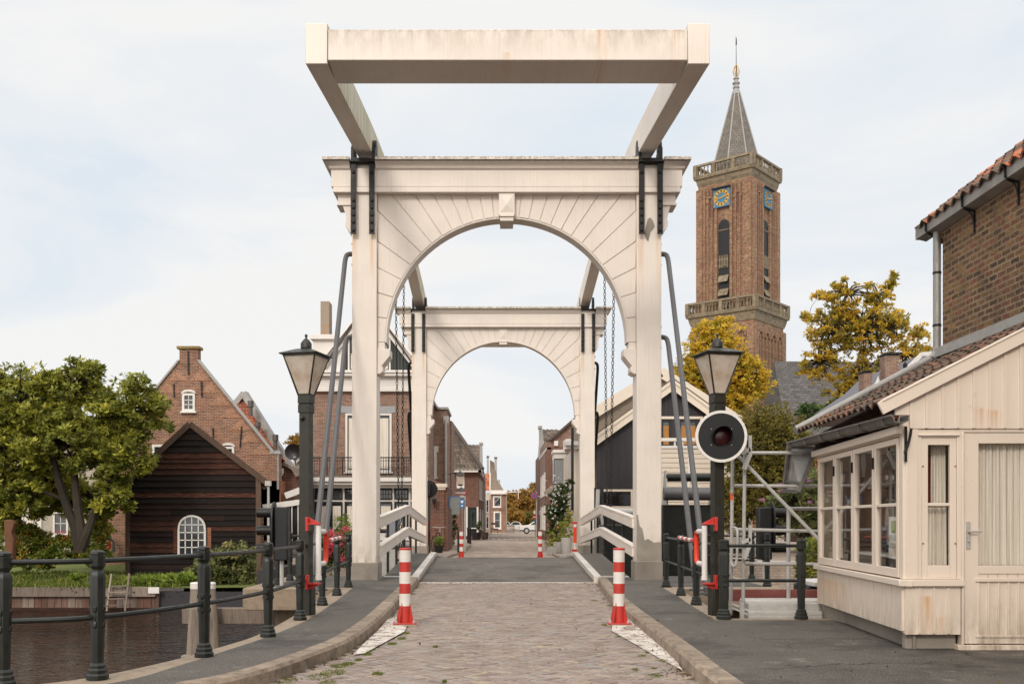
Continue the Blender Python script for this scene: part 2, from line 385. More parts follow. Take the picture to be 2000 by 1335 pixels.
# ================================================================ materials
def whitepaint(name, base='#e3d7cb', rust=None, top=None, green=0.0, blot=.10, low=None, streak=.22):
    """weathered cream-white paint; rust: [(x, z_top, length)], top: (z, length) dirt running down from an edge"""
    m = Mt(name, .45); c = lin(base)
    k = m.mix(m.rng(m.noise(1.1, 5), .35, .7), c, tuple(v*(1-blot) for v in c[:3])+(1,))
    st = m.noise(1.0, 5, m.scale(m.uv, (26, .9, 1)), .6)
    k = m.mix(m.math('MULTIPLY', m.rng(st, .52, .78), streak), k, lin('#9b8264'))
    k = m.mix(m.math('MULTIPLY', m.rng(m.noise(30, 3), .70, .76), .5), k, lin('#4a3a2c'))
    k = m.mix(m.math('MULTIPLY', m.rng(m.noise(2.6, 7, rough=.75), .62, .70), .22), k, lin('#a3927f'))
    k = m.mix(m.math('MULTIPLY', m.rng(m.noise(5, 7, m.scale(m.uv, (1, .35, 1)), .8), .665, .70), .55), k, lin('#8a6f50'))
    xyz = m.zpos()
    if low:
        zl, h_ = low; gg = m.math('MULTIPLY', m.rng(xyz[2], zl, zl+h_, 1, 0), m.rng(m.noise(3, 6, m.scale(m.uv, (4, .8, 1)), .7), .36, .7)); k = m.mix(m.math('MULTIPLY', gg, .8), k, lin('#7a674e'))
    if top:
        zt, ln = top
        g = m.rng(xyz[2], zt-ln, zt+.01); g = m.math('MULTIPLY', m.math('POWER', g, 1.3), m.rng(m.noise(1.0, 7, m.scale(m.uv, (5, 1.3, 1)), .75), .40, .66))
        k = m.mix(m.math('MULTIPLY', g, .7), k, lin('#76633f'))
        g2 = m.math('MULTIPLY', m.rng(xyz[2], zt-.12, zt), m.rng(m.noise(16, 6), .45, .6)); k = m.mix(m.math('MULTIPLY', g2, .8), k, lin('#4c4630'))
    if green:
        g_ = m.n('ShaderNodeNewGeometry'); sn = m.n('ShaderNodeSeparateXYZ'); m.nt.links.new(g_.outputs['Normal'], sn.inputs[0])
        k = m.mix(m.math('MULTIPLY', m.math('MULTIPLY', m.rng(m.noise(1, 5, m.scale(m.uv, (9, .6, 1)), .65), .30, .55), green), m.rng(sn.outputs['X'], .4, .7)), k, lin('#9a9058'))
    if rust:
        for (x, zt, ln) in rust:
            dx = m.math('ABSOLUTE', m.math('SUBTRACT', xyz[0], x))
            a = m.rng(dx, .02, .085, 1, 0); zz = m.math('MULTIPLY', m.rng(xyz[2], zt-ln, zt), m.rng(xyz[2], zt, zt+.03, 1, 0))
            k = m.mix(m.math('MULTIPLY', m.math('MULTIPLY', a, zz), m.rng(m.noise(1, 5, m.scale(m.uv, (30, 1.2, 1))), .36, .75)), k, lin('#c99458'))
    m.bump(m.noise(1, 4, m.scale(m.uv, (60, 5, 1))), .12 if streak < .1 else .22, .002)
    return m.color(k)
xs_ = [.18+s_*q for s_ in (-1, 1) for q in (2.83, 3.215)]
M = {}
M['white'] = whitepaint('white bridge paint', top=(8.96, .16))
M['white_clean'] = whitepaint('white arm paint clean')
M['white_worn'] = whitepaint('worn white deck paint', base='#cdc5bc', blot=.3)
M['white_post'] = whitepaint('white post paint', low=(.45, .7), rust=[(x, 7.4, 1.5) for x in xs_])
M['white_beam'] = whitepaint('white counterweight paint', rust=[(1.58, 9.0, .9), (1.63, 9.0, .9), (2.76, 9.0, .8), (.13, 8.62, .2)], top=(9.06, .55))
M['white_arm'] = whitepaint('white arm paint', green=.9)
M['soffit'] = whitepaint('soiled white paint', base='#b9a898', blot=.25)
M['hutwhite'] = whitepaint('cream hut paint', base='#dfcfbf', blot=.05, streak=.05, rust=[(4.22, .42, .25), (4.62, 2.42, .25), (4.75, 2.40, .2), (4.10, .62, .4)], low=(.15, .55))
M['iron'] = plain('black iron', '#211d1b', .5, .3, var=.3)
M['rail'] = plain('dark green rail paint', '#1d1f1a', .42, .1, var=.2)
M['lampgreen'] = plain('dark green lamp paint', '#2d2b23', .45, .1, var=.25)
M['tubegrey'] = plain('grey brace paint', '#605e5e', .4, .3, var=.15)
M['galv'] = plain('galvanised steel', '#bdb9b3', .45, .12, var=.22, sc=9)
M['zinc'] = plain('zinc sheet', '#a6a29d', .5, .4, var=.3, sc=4)
M['zincdark'] = plain('dark zinc gutter', '#6f6963', .5, .3, var=.3, sc=4)
M['red'] = plain('red paint', '#bf2a20', .4, 0, var=.15, ga=.35)
M['orange'] = plain('orange red paint', '#e2401c', .38, 0, var=.1)
M['wht'] = plain('white bollard paint', '#e3ddd6', .45, 0, var=.08, ga=.6, sc=9)
M['black'] = plain('matt black paint', '#100f11', .5)
M['concrete'] = rampmat('kerb concrete', [(0, '#857565'), (1, '#9c8b78')], .92, .85, '#4e4133', 5, .02, 22, nz=.9)
M['concrete2'] = rampmat('grey concrete', [(0, '#877e74'), (1, '#9a9186')], .9, .5, '#453d34', 1.7, .008, 40, nz=.5)
M['granolith'] = rampmat('quay band concrete', [(0, '#8f7e6b'), (1, '#9b8a76')], .92, .55, '#5d4e3f', 9, .006, 120, nz=.4)
M['soil'] = plain('joint soil', '#2a231c', .95, sc=20, bumpd=.01)
M['brickpave'] = rampmat('clay paver', [(0, '#7f7067'), (.25, '#93837a'), (.5, '#8a7a70'), (.72, '#9d8d83'), (.88, '#8e8983'), (.97, '#a8967f'), (1, '#71645c')], .9, .5, '#5e5248', 1.1, .003, 60, nz=.12)
M['whitepatch'] = rampmat('worn white road paint', [(0, '#b5aa9f'), (.5, '#d0c7bd'), (1, '#d8d0c7')], .8, .95, '#7d6e60', 4, .004, 30, nz=.3)
m = Mt('worn white road paint', .8); k = m.mix(m.rng(m.noise(3, 5), .35, .7), lin('#d6cec5'), lin('#b9ada0')); k = m.mix(m.rng(m.noise(4.5, 8, rough=.75), .50, .56), k, lin('#8a7769')); k = m.mix(m.math('MULTIPLY', m.rng(m.noise(22, 5, rough=.7), .56, .62), .8), k, lin('#6a5a4e')); m.bump(m.noise(30, 4), .6, .006); M['whitepatch'] = m.color(k)
M['slate'] = brickmat('church slate', ['#4c4948', '#5d5957', '#6a6663', '#544f4c'], '#3a3735', .7, .42, .03, .3, '#34312f')
M['spire2'] = brickmat('spire slate', ['#6c655d', '#7a7269', '#857c72'], '#5a544d', .5, .36, .03, .3, '#4d4842')
M['bluestone'] = rampmat('slate roof', [(0, '#54525a'), (.5, '#68656b'), (1, '#7b777a')], .7, .25, '#3b3a3e', 2)
M['oldtile'] = rampmat('old clay pantile', [(0, '#3f332c'), (.4, '#5a4838'), (.8, '#6b5040'), (.98, '#7d5640'), (1, '#8e5a40')], .85, .5, '#322a24', 2.6)
M['redtile'] = rampmat('orange clay pantile', [(0, '#7c4a34'), (.3, '#b2623d'), (.75, '#c87248'), (1, '#9a8274')], .85, .35, '#5b3a2b', 2.6)
M['greytile'] = rampmat('grey brown pantile', [(0, '#4c423b'), (.5, '#65574c'), (1, '#7c6b5c')], .85, .4, '#38302a', 2.6)
M['brickA'] = brickmat('red brown brick', ['#75503f', '#906655', '#9d7360', '#836052', '#63473c'], '#b0a090', blot=.35)
M['brickB'] = brickmat('orange brown brick', ['#784c3b', '#966049', '#a36e54', '#865643', '#674134'], '#ae9983', blot=.45)
M['brickC'] = brickmat('dark red brick', ['#5e332a', '#73402f', '#6b3a2e', '#834b3a'], '#8d7a6a')
M['brickD'] = brickmat('weathered yellow brown brick', ['#4b3423', '#7b5a38', '#967046', '#604530', '#8c533b', '#6d4f35', '#3e2c20'], '#8f7a60', .20, .074, .014, .6, '#2a1f18', bumpd=.03, warp=1.6)
M['brickT'] = brickmat('tower brick', ['#6a4333', '#96604a', '#a58062', '#835140', '#b29674', '#5d4031'], '#9a846b', .45, .15, .02, .5, '#3c2f26', warp=1.2)
M['stoneT'] = rampmat('tower sandstone', [(0, '#786a56'), (1, '#90826b')], .9, .7, '#40382c', 1.6, .01, 12)
M['tarold'] = rampmat('weathered brown timber', [(0, '#4a382c'), (.6, '#5f4a3c'), (1, '#76604f')], .9, .6, '#2b211a', 2, .006, 20, stretch=(9, 1, 1), nz=.4)
M['tar'] = rampmat('tarred timber', [(0, '#0d0705'), (.35, '#1d100b'), (.6, '#341c13'), (.8, '#573020'), (1, '#9a6648')], .95, .35, '#070505', 1.6, .006, 22, stretch=(.7, 10, 1), nz=1.1)
M['blackwood'] = rampmat('black boarding', [(0, '#221f22'), (1, '#2e2a2d')], .6, .3, '#151416', 2, .003, 30)
M['oldwood'] = rampmat('weathered grey timber', [(0, '#6d6056'), (.6, '#84766a'), (1, '#978a7c')], .85, .6, '#3f352e', 2, .006, 20, stretch=(9, 1, 1), nz=.4)
M['sheet'] = rampmat('timber sheet piling', [(0, '#55392e'), (.3, '#7a6255'), (.6, '#6b4a3b'), (1, '#8f8074')], .85, .6, '#30231d', 1.6, .006, 20, stretch=(7, .8, 1), nz=.5)
M['bark'] = rampmat('bark', [(0, '#2b241b'), (1, '#3a3125')], .9, .6, '#1f1a15', 3, .02, 18)
M['creamboard'] = whitepaint('cream boarding', base='#d8cab9', blot=.05, streak=.06)
M['greenboard'] = rampmat('dark green boarding', [(0, '#2c332f'), (1, '#363d38')], .6, .2)
M['green'] = plain('dark green door paint', '#26332d', .4)
M['blueish'] = plain('grey stone lintel', '#a4a5a6', .8)
M['glass'] = glassmat('window glass')
m = Mt('dark window', .04); m.b.inputs['Specular IOR Level'].default_value = .9
M['darkglass'] = m.color(m.mix(m.rng(m.noise(1.4, 3), .4, .65), lin('#15171a'), lin('#3d4045')))
m = Mt('frosted lamp glass', .35); m.b.inputs['Subsurface Weight'].default_value = 0
k = m.mix(m.rng(m.noise(5, 5), .4, .7), lin('#f2e6d8'), lin('#d8c2ab')); k = m.mix(m.math('MULTIPLY', m.rng(m.noise(60, 2), .66, .72), .6), k, lin('#5a4a3a'))
tr_ = m.n('ShaderNodeBsdfTranslucent'); m.put(tr_.inputs[0], k); x_ = m.n('ShaderNodeMixShader'); x_.inputs[0].default_value = .45; m.color(k)
m.nt.links.new(m.b.outputs[0], x_.inputs[1]); m.nt.links.new(tr_.outputs[0], x_.inputs[2]); m.nt.links.new(x_.outputs[0], m.out.inputs[0]); M['frost'] = m.m
m = Mt('curtain cloth', .9); k = m.mix(m.rng(m.noise(1, 3, m.scale(m.uv, (30, .5, 1))), .4, .6), lin('#e6ddd0'), lin('#cfc3b2')); m.bump(m.noise(1, 3, m.scale(m.uv, (22, .4, 1))), .8, .03); M['curtain'] = m.color(k)
M['gold'] = plain('gilding', '#caa050', .35, .6, var=.1)
M['clockblue'] = plain('blue clock paint', '#3f7899', .6, var=.1)
M['spire'] = rampmat('spire slate', [(0, '#736b63'), (.5, '#857c73'), (1, '#948a7f')], .7, .25, '#5d5851', 1.5)
M['lead'] = plain('lead', '#a3a09c', .5, .1)
m = Mt('red lens', .3); M['lens'] = m.color(lin('#2c0508'))
def asph(name, c1, c2, lt, dk, gr):
    m = Mt(name, .9)
    k = m.mix(m.rng(m.noise(.9, 7, rough=.65), .35, .65), lin(c1), lin(c2))
    k = m.mix(m.math('MULTIPLY', m.rng(m.noise(gr, 3, rough=.8), .53, .61), .8), k, lin(lt)); k = m.mix(m.math('MULTIPLY', m.rng(m.noise(gr*1.3, 3, dist=1, rough=.8), .54, .62), .8), k, lin(dk))
    k = m.mix(m.math('MULTIPLY', m.rng(m.noise(.55, 7, rough=.7), .50, .60), .6), k, lin(dk))
    k = m.mix(m.math('MULTIPLY', m.rng(m.noise(2.1, 8, rough=.75), .58, .64), .4), k, lin(lt))
    v = m.n('ShaderNodeTexVoronoi', feature='DISTANCE_TO_EDGE'); v.inputs['Scale'].default_value = .42; wv_ = m.n('ShaderNodeVectorMath', operation='ADD'); nn = m.n('ShaderNodeTexNoise'); nn.inputs['Scale'].default_value = 1.5; nn.inputs['Detail'].default_value = 6; m.put(nn.inputs['Vector'], m.uv)
    m.put(wv_.inputs[0], m.uv); m.put(wv_.inputs[1], nn.outputs['Color']); m.put(v.inputs['Vector'], wv_.outputs[0])
    k = m.mix(m.math('MULTIPLY', m.rng(v.outputs['Distance'], .0, .012, 1, 0), m.rng(m.noise(.4, 2), .5, .56)), k, lin('#211d19'))
    m.bump(m.noise(gr, 3), .9, .008); return m.color(k)
M['asphalt'] = asph('asphalt', '#565049', '#47423c', '#8d8478', '#2b2723', 62)
M['deckasphalt'] = asph('deck asphalt', '#625a52', '#524b44', '#9a8f83', '#36312c', 48)
m = Mt('street paving', .9); b = m.n('ShaderNodeTexBrick'); m.put(b.inputs['Vector'], m.uv); b.inputs['Scale'].default_value = 1; b.inputs['Brick Width'].default_value = .2; b.inputs['Row Height'].default_value = .09; b.inputs['Mortar Size'].default_value = .006
b.inputs['Color1'].default_value = lin('#a29184'); b.inputs['Color2'].default_value = lin('#8b7b6c'); b.inputs['Mortar'].default_value = lin('#5c4d41')
k = m.mix(m.math('MULTIPLY', m.rng(m.noise(1, 6, m.scale(m.uv, (1.6, .3, 1)), .65), .45, .7), .6), b.outputs['Color'], lin('#b5a28f')); k = m.mix(m.math('MULTIPLY', m.rng(m.noise(.8, 5), .5, .7), .5), k, lin('#6f6052')); k = m.mix(m.math('MULTIPLY', m.rng(m.noise(1.7, 7, rough=.7), .6, .7), .6), k, lin('#6b6a3c'))
m.bump(m.noise(8, 4), .5, .02); M['street'] = m.color(k)
m = Mt('lawn', .95); k = m.mix(m.rng(m.noise(3, 5), .35, .7), lin('#4f5a22'), lin('#6e7430')); m.bump(m.noise(60, 3), .9, .03); M['lawn'] = m.color(k)
m = Mt('canal water', .04); m.b.inputs['IOR'].default_value = 1.33
m.b.inputs['Specular IOR Level'].default_value = .5
k = m.mix(m.rng(m.noise(.6, 3), .4, .7), lin('#2a190e'), lin('#170e08'))
h1 = m.noise(1.0, 3, m.scale(m.uv, (1.3, 3.6, 1)), .6, .6); h2 = m.noise(1.0, 2, m.scale(m.uv, (4, 10, 1)), .5, .4)
bn = m.bump(m.math('ADD', h1, m.math('MULTIPLY', h2, .4)), 1.0, .10); M['water'] = m.color(k)

M['leaf_mag'] = leafmat('magnolia leaves', [(0, '#2d3016'), (.3, '#484b1d'), (.6, '#6c6c2a'), (.85, '#918a38'), (.96, '#aa9845'), (1, '#a3713a')], gain=2.5)
M['leaf_yel'] = leafmat('yellow autumn leaves', [(0, '#55561f'), (.3, '#867a28'), (.6, '#a98c30'), (.85, '#bf9a38'), (1, '#cda544')], trans=.5, gain=1.9)
M['leaf_gold'] = leafmat('golden green leaves', [(0, '#4c4f1e'), (.28, '#70692a'), (.55, '#9e842c'), (.8, '#c09432'), (1, '#d0a03c')], trans=.5, gain=1.75)
M['leaf_hedge'] = leafmat('olive hedge leaves', [(0, '#2c2a16'), (.4, '#4f4920'), (.8, '#75692f'), (1, '#a08c44')], gain=1.9)
M['leaf_dark'] = leafmat('dark green leaves', [(0, '#1f2a14'), (.5, '#35451f'), (.85, '#516330'), (1, '#74813e')])
M['leaf_light'] = leafmat('fresh green leaves', [(0, '#44561f'), (.5, '#6d7c30'), (1, '#98a345')], gain=1.35)
M['leaf_mix'] = leafmat('autumn shrub leaves', [(0, '#2f3a18'), (.4, '#5d6a28'), (.65, '#85803a'), (.82, '#a07a36'), (.93, '#b56a3e'), (1, '#c79a4c')])
M['leaf_bramble'] = leafmat('bramble leaves', [(0, '#2b2d1b'), (.4, '#4e5330'), (.7, '#6e7044'), (.88, '#8f7e58'), (1, '#8b5646')])
M['leaf_orange'] = leafmat('orange tree leaves', [(0, '#594621'), (.4, '#8b6a2c'), (.75, '#a88242'), (1, '#b5753f')], gain=1.15)
M['petal_red'] = leafmat('red petals', [(0, '#8c1f33'), (.5, '#c33a4c'), (1, '#e0717a')])
M['petal_white'] = leafmat('white petals', [(0, '#d9cfc8'), (1, '#efe8e2')])
M['petal_pink'] = leafmat('purple petals', [(0, '#8a4a80'), (1, '#b56aa6')])
M['grassblade'] = leafmat('grass blades', [(0, '#3b4a1a'), (.5, '#5c6b28'), (.85, '#7c7d38'), (1, '#958a4c')], gain=1.2)

# ================================================================ ground, road, quay, water
def struct(mb, name, mat, **k):
    o = mb.build(name, mat, **k); o['kind'] = 'structure'; return o
def zs(pts, z): return [Vector((p[0], p[1], z)) for p in pts]
WZ = -1.3
b = MB(); b.quad((-150, -40, WZ), (150, -40, WZ), (150, 60, WZ), (-150, 60, WZ)); struct(b, 'water', M['water'])
# left side rows: kerb foot, kerb back, asphalt edge, quay edge
kin = [(-9, 5.3), (-4.6, 5.9), (-3.1, 6.6), (-2.3, 7.5), (-1.93, 8.3), (-1.67, 9.6), (-1.54, 10.6), (-1.51, 12.5), (-1.55, 14.5), (-1.61, 16.6), (-1.68, 19.2), (-1.75, 22.05)]
kou = [(-9, 5.5), (-4.7, 6.1), (-3.22, 6.78), (-2.43, 7.63), (-2.09, 8.4), (-1.85, 9.68), (-1.74, 10.66), (-1.71, 12.5), (-1.75, 14.5), (-1.81, 16.6), (-1.88, 19.2), (-1.95, 22.05)]
bnd = [(-9, 6.2), (-4.9, 6.7), (-3.7, 7.02), (-2.95, 7.62), (-2.72, 8.64), (-2.57, 9.8), (-2.46, 10.8), (-2.39, 12.5), (-2.47, 14.5), (-2.58, 16.6), (-2.72, 18.7)]
edg = [(-9, 6.5), (-5, 6.95), (-3.98, 7.3), (-3.3, 7.78), (-2.92, 8.8), (-2.72, 9.9), (-2.62, 10.8), (-2.65, 12.5), (-2.76, 14.5), (-2.86, 16.6), (-2.98, 18.7)]
kinR = [(1.66, 5), (1.68, 8.3), (1.71, 9.2), (1.75, 11.3), (1.80, 14), (1.88, 16.5), (2.02, 19.2), (2.2, 22.05)]
kouR = [(x+.19, y) for x, y in kinR]
CK = lambda p, n=5: [Vector((q.x, q.y, 0)) for q in catmull([(a, b_, 0) for a, b_ in p], n)]
kin_, kou_, kinR_, kouR_ = CK(kin), CK(kou), CK(kinR), CK(kouR)
bnd_, edg_ = CK(bnd), CK(edg)
def kerb(inner, outer, flip, split=1.0):
    b = MB(); n = len(inner); H = .125; acc = 0; r = random.random()
    for i in range(n-1):
        acc += (inner[i+1]-inner[i]).length
        seg = []
        for j in (i, i+1):
            a, o_ = inner[j], outer[j]; d = (o_-a)
            seg.append([a+Vector((0, 0, -.05)), a+d*.06+Vector((0, 0, H-.03)), a+d*.2+Vector((0, 0, H)), a+d*.98+Vector((0, 0, H+.004)), a+d*1.0+Vector((0, 0, -.02))])
        A, B_ = seg
        for q in range(4):
            f = (A[q], B_[q], B_[q+1], A[q+1])
            b.add(f if flip else f[::-1], [(0, 1, 2, 3)], r)
        if acc > split: acc = 0; r = random.random()
    return b
struct(kerb(kin_, kou_, False), 'kerb', M['concrete'], ang=50)
struct(kerb(kinR_, kouR_, True), 'kerb', M['concrete'], ang=50)
H = .12
# footways
b = MB(); n = min(len(kou_), len(bnd_)); b.strip(zs(kou_[:n], H), zs(bnd_[:n], H))
b.add([(-1.88, 19.2, H), (-1.95, 22.6, H), (-4.35, 22.6, H), (-4.35, 18.95, H), (-2.72, 18.7, H)], [(0, 1, 2, 3, 4)])
b.quad(kou_[50]+Vector((0, 0, H)), (-1.88, 19.2, H), (-2.72, 18.7, H), bnd_[-1]+Vector((0, 0, H)))
struct(b, 'pavement', M['asphalt'])
b = MB(); b.strip(zs(bnd_, H-.002), zs(edg_, H-.002)); b.strip(zs(edg_, H-.002), zs(edg_, -.25)); b.strip(zs(edg_, -.25), zs([e+Vector((.12, 0, 0)) for e in edg_], -2.2))
struct(b, 'quay_edge', M['granolith'])
b = MB(); b.box(-4.75, -2.95, 18.55, 22.7, -.30, H-.006); b.box(-4.3, -1.9, 19.3, 22.6, -2.3, -.30); b.box(-4.35, -2.72, 18.7, 18.96, H-.3, H-.004)
struct(b, 'abutment', M['granolith'], bevel=.02)
b = MB()
ed = [(3.3, 18.7), (3.2, 16.66), (3.08, 14.77), (2.98, 12.75)]
bi = [(3.07, 18.7), (2.98, 16.6), (2.85, 14.9), (2.72, 12.5)]
kk = [p for p in kouR_ if p.y <= 22.1]
# right apron: up to y = 12.6, then a strip along the kerb
b.add([(1.85, -30, H), (14, -30, H), (14, 12.45, H), (2.72, 12.5, H), (2.02, 12.5, H)]+zs([p for p in reversed(kk) if p.y < 12.5], H), [tuple(range(5+len([p for p in kk if p.y < 12.5])))])
mid = [p for p in kk if p.y >= 12.5]
b.strip([Vector((1.955, 12.5, H))]+zs(mid, H), [Vector((np.interp(p.y, [12.5, 14.9, 16.6, 18.7, 22.1], [2.72, 2.85, 2.98, 3.07, 3.07]), p.y, H)) for p in [Vector((1.955, 12.5, 0))]+mid])
b.quad((3.07, 18.95, H), (5.1, 18.95, H), (5.1, 22.6, H), (3.07, 22.6, H))
struct(b, 'pavement', M['asphalt'])
b = MB(); b.strip(zs(bi, H-.002), zs(ed, H-.002)); b.strip(zs(ed, H-.002), zs(ed, -2.2)); b.box(2.72, 4.35, 12.45, 12.75, -2.2, H-.003)
b.box(3.29, 5.35, 18.55, 22.7, -.30, H-.006); b.box(2.3, 5.0, 19.3, 22.6, -2.3, -.3)
struct(b, 'quay_edge', M['granolith'], bevel=.015)
# carriageway bed and near ground
b = MB(); b.add([(-9, -40, -.03), (1.9, -40, -.03), (1.9, 5, -.03)]+zs(kinR_[5:], -.03)+zs(list(reversed(kin_)), -.03), [tuple(range(3+len(kinR_[5:])+len(kin_)))])
b.box(-1.9, 2.3, 13, 22.1, -2.3, -.05); struct(b, 'road', M['soil'])
b = MB(); b.box(-40, -9, -40, 6.4, -2.3, .1); b.box(-9, 14, -40, 5.2, -2.3, -.06); struct(b, 'ground', M['asphalt'])
# herringbone clay pavers
def inside(x, y):
    if y < 6.6 or y > 21.95: return False
    l = np.interp(y, [p.y for p in kin_], [p.x for p in kin_]); r_ = np.interp(y, [p.y for p in kinR_], [p.x for p in kinR_])
    return l+.03 < x < r_-.03
Wb, Lb, gp = .051, .204, .008
b = MB(); c45 = math.sqrt(.5)
patch = {}
for i in range(20, 190):
    for j in range(-45, 65):
        for kind in (0, 1):
            x0 = i*Wb+j*Lb; y0 = i*Wb-j*Lb
            if kind: x1, y1, x2, y2 = x0, y0+Wb, x0+Wb, y0+Wb+Lb
            else: x1, y1, x2, y2 = x0, y0, x0+Lb, y0+Wb
            cx, cy = (x1+x2)/2, (y1+y2)/2; wx, wy = (cx+cy)*c45-8, (cx-cy)*c45+12
            if not (6.6 < wy < 22 and -4.5 < wx < 2.4) or not inside(wx, wy): continue
            dz = random.gauss(0, .0022)+.006*math.sin(wx*1.7+wy*.6); tx, ty = random.gauss(0, .012), random.gauss(0, .012)
            vs = []; gp = .008 if random.random() > .15 else .017
            for zz, ins in ((-.03, gp/2), (-.006, gp/2), (0, gp/2+.0035)):
                for (a, c_) in ((x1+ins, y1+ins), (x2-ins, y1+ins), (x2-ins, y2-ins), (x1+ins, y2-ins)):
                    vs.append(((a+c_)*c45-8, (a-c_)*c45+12, zz+dz+(a-cx)*tx+(c_-cy)*ty))
            b.add(vs, [(8, 9, 10, 11), (4, 5, 9, 8), (5, 6, 10, 9), (6, 7, 11, 10), (7, 4, 8, 11), (0, 1, 5, 4), (1, 2, 6, 5), (2, 3, 7, 6), (3, 0, 4, 7)])
o = struct(b, 'road', M['brickpave'], smooth=False); o['kind'] = 'structure'
# white patches beside the bollards
def gp_(px, py, z=0): d = (EZ-z)*F/(py-HY); return (X(px, d), d)
for poly in ([(1195, 1233), (1290, 1288), (1334, 1311), (1322, 1293), (1292, 1262), (1256, 1226), (1236, 1208), (1214, 1208), (1196, 1222)],
             [(790, 1234), (712, 1277), (690, 1280), (706, 1262), (738, 1232), (757, 1210), (775, 1206), (796, 1222)]):
    b = MB(); pts = [gp_(*q) for q in poly]; b.add([(x, y, .013) for x, y in pts], [tuple(range(len(pts)))[::-1]] if pts[0][0] < 0 else [tuple(range(len(pts)))])
    o = struct(b, 'road_marking', M['whitepatch'])
# border course bricks and white joint
b = MB(); b.box(-1.74, 2.19, 21.96, 22.14, -.2, .012); struct(b, 'road_marking', M['whitepatch'])
# far land
b = MB(); GY = 34.6
b.quad((-7.2, GY, -.02), (40, GY, -.02), (400, 1500, -.3), (-400, 1500, -.3)); b.quad((-400, 46, -.1), (-7.2, 46, -.1), (-7.2, GY, -.1), (-7.2, 46, -.1)) if False else None
b.box(-7.2, 9, 34.5, 35, -2.3, -.03)
b.quad((9, 34.5, -.03), (9, 34.5, -2.2), (60, 34.5, -2.2), (60, 34.5, -.03))
b.quad((-400, 60, -.12), (-7, 60, -.12), (-7, 1500, -.35), (-400, 1500, -.35))
struct(b, 'ground', M['street'])
b = MB()
def gz(x, y): return -.62+.10*min(max((y-30)/4, 0), 1)+.3*min(max((y-36)/8, 0), 1)
xs = np.linspace(-60, -7.3, 40); ys = [29.95, 30.5, 31.5, 33, 35, 38, 41, 46, 62]
g = [[(x, y, gz(x, y)+random.uniform(-.02, .02)) for x in xs] for y in ys]
for a in range(len(ys)-1):
    for c_ in range(len(xs)-1): b.quad(g[a][c_], g[a][c_+1], g[a+1][c_+1], g[a+1][c_])
struct(b, 'lawn', M['lawn'])
b = MB(); b.box(-10.2, -7.0, 29.9, 30.2, -2.2, -.75); b.box(-7.3, -6.9, 30.2, 60, -2.2, -.12); struct(b, 'quay', M['blackwood'])
# timber sheet piling along the garden
t = thing('sheet_piling', 'timber sheet piling with a long waling plank holding up the garden bank', 'retaining wall', (-20, 29.9, WZ))
b = MB(); x = -46
while x < -10.2: wd = random.uniform(.18, .24); b.box(x, x+wd-.012, 29.78+random.uniform(0, .02), 29.9, WZ-.5, -.78); x += wd
b.build('pile_board', M['sheet'], t)
b = MB(); x = -46
while x < -10.2: wd = 3.1; b.box(x, min(x+wd-.015, -10.2), 29.66, 29.77, -.88, -.60); x += wd
b.build('waling', M['oldwood'], t, bevel=.008)
b = MB(); b.box(-46, -10.2, 29.62, 29.9, WZ-.4, WZ+.09); b.build('footing_plank', M['tar'], t)
for px in (147, 175, 260, 320, 345):
    b = MB(); b.lathe([(.0, 0), (.03, 0), (.03, .03), (.0, .035)], (X(px, 29.6), 29.655, Z(1156, 29.6)), 8, axis='y'); bo = b.build('bolt', M['iron'], t)
b = MB(); b.box(X(289, 29.6), X(310, 29.6), 29.62, 29.655, Z(1158, 29.6), Z(1146, 29.6)); tag(b.build('notice_plate', M['wht']), 'small white notice plate on the waling plank right of the ladder', 'sign')
# grass and moss
def blades(name, pts, h, mat, label=None, loc=(0, 0, 0)):
    n = len(pts); a = rng.random(n)*6.28; l = h*rng.uniform(.5, 1.3, n); P0 = np.array(pts)
    side = np.stack([np.cos(a), np.sin(a), a*0], 1)*(.12*l[:, None]); lean = np.stack([rng.normal(size=n), rng.normal(size=n), np.zeros(n)], 1)*l[:, None]*.35
    upv = np.stack([a*0, a*0, l], 1)
    V = np.stack([P0-side, P0+side, P0+upv*.6+lean*.4+side*.6, P0+upv+lean], 1).reshape(-1, 3)
    me = bpy.data.meshes.new(name); me.vertices.add(4*n); me.vertices.foreach_set('co', V.astype(np.float32).ravel()); me.loops.add(4*n); me.loops.foreach_set('vertex_index', np.arange(4*n, dtype=np.int32))
    me.polygons.add(n); me.polygons.foreach_set('loop_start', np.arange(0, 4*n, 4, dtype=np.int32)); me.update(calc_edges=True); me.materials.append(mat); finish(me, V, rng.random(n))
    o = bpy.data.objects.new(name, me); col.objects.link(o); return o
pts = []
for _ in range(26000):
    x = random.uniform(-19, -9.5); y = 29.95+random.random()**1.6*6; 
    if random.random() < .4+.6*math.sin(x*3.1)*math.sin(x*1.3+y*2): pts.append((x, y, gz(x, y)))
for _ in range(1200): x = random.uniform(-19, -11); pts.append((x, 29.68, -.6+random.uniform(-.15, 0)))
tag(blades('grass', pts, .14, M['grassblade']), 'rough green grass along the garden bank of the canal', 'grass', kind='stuff')
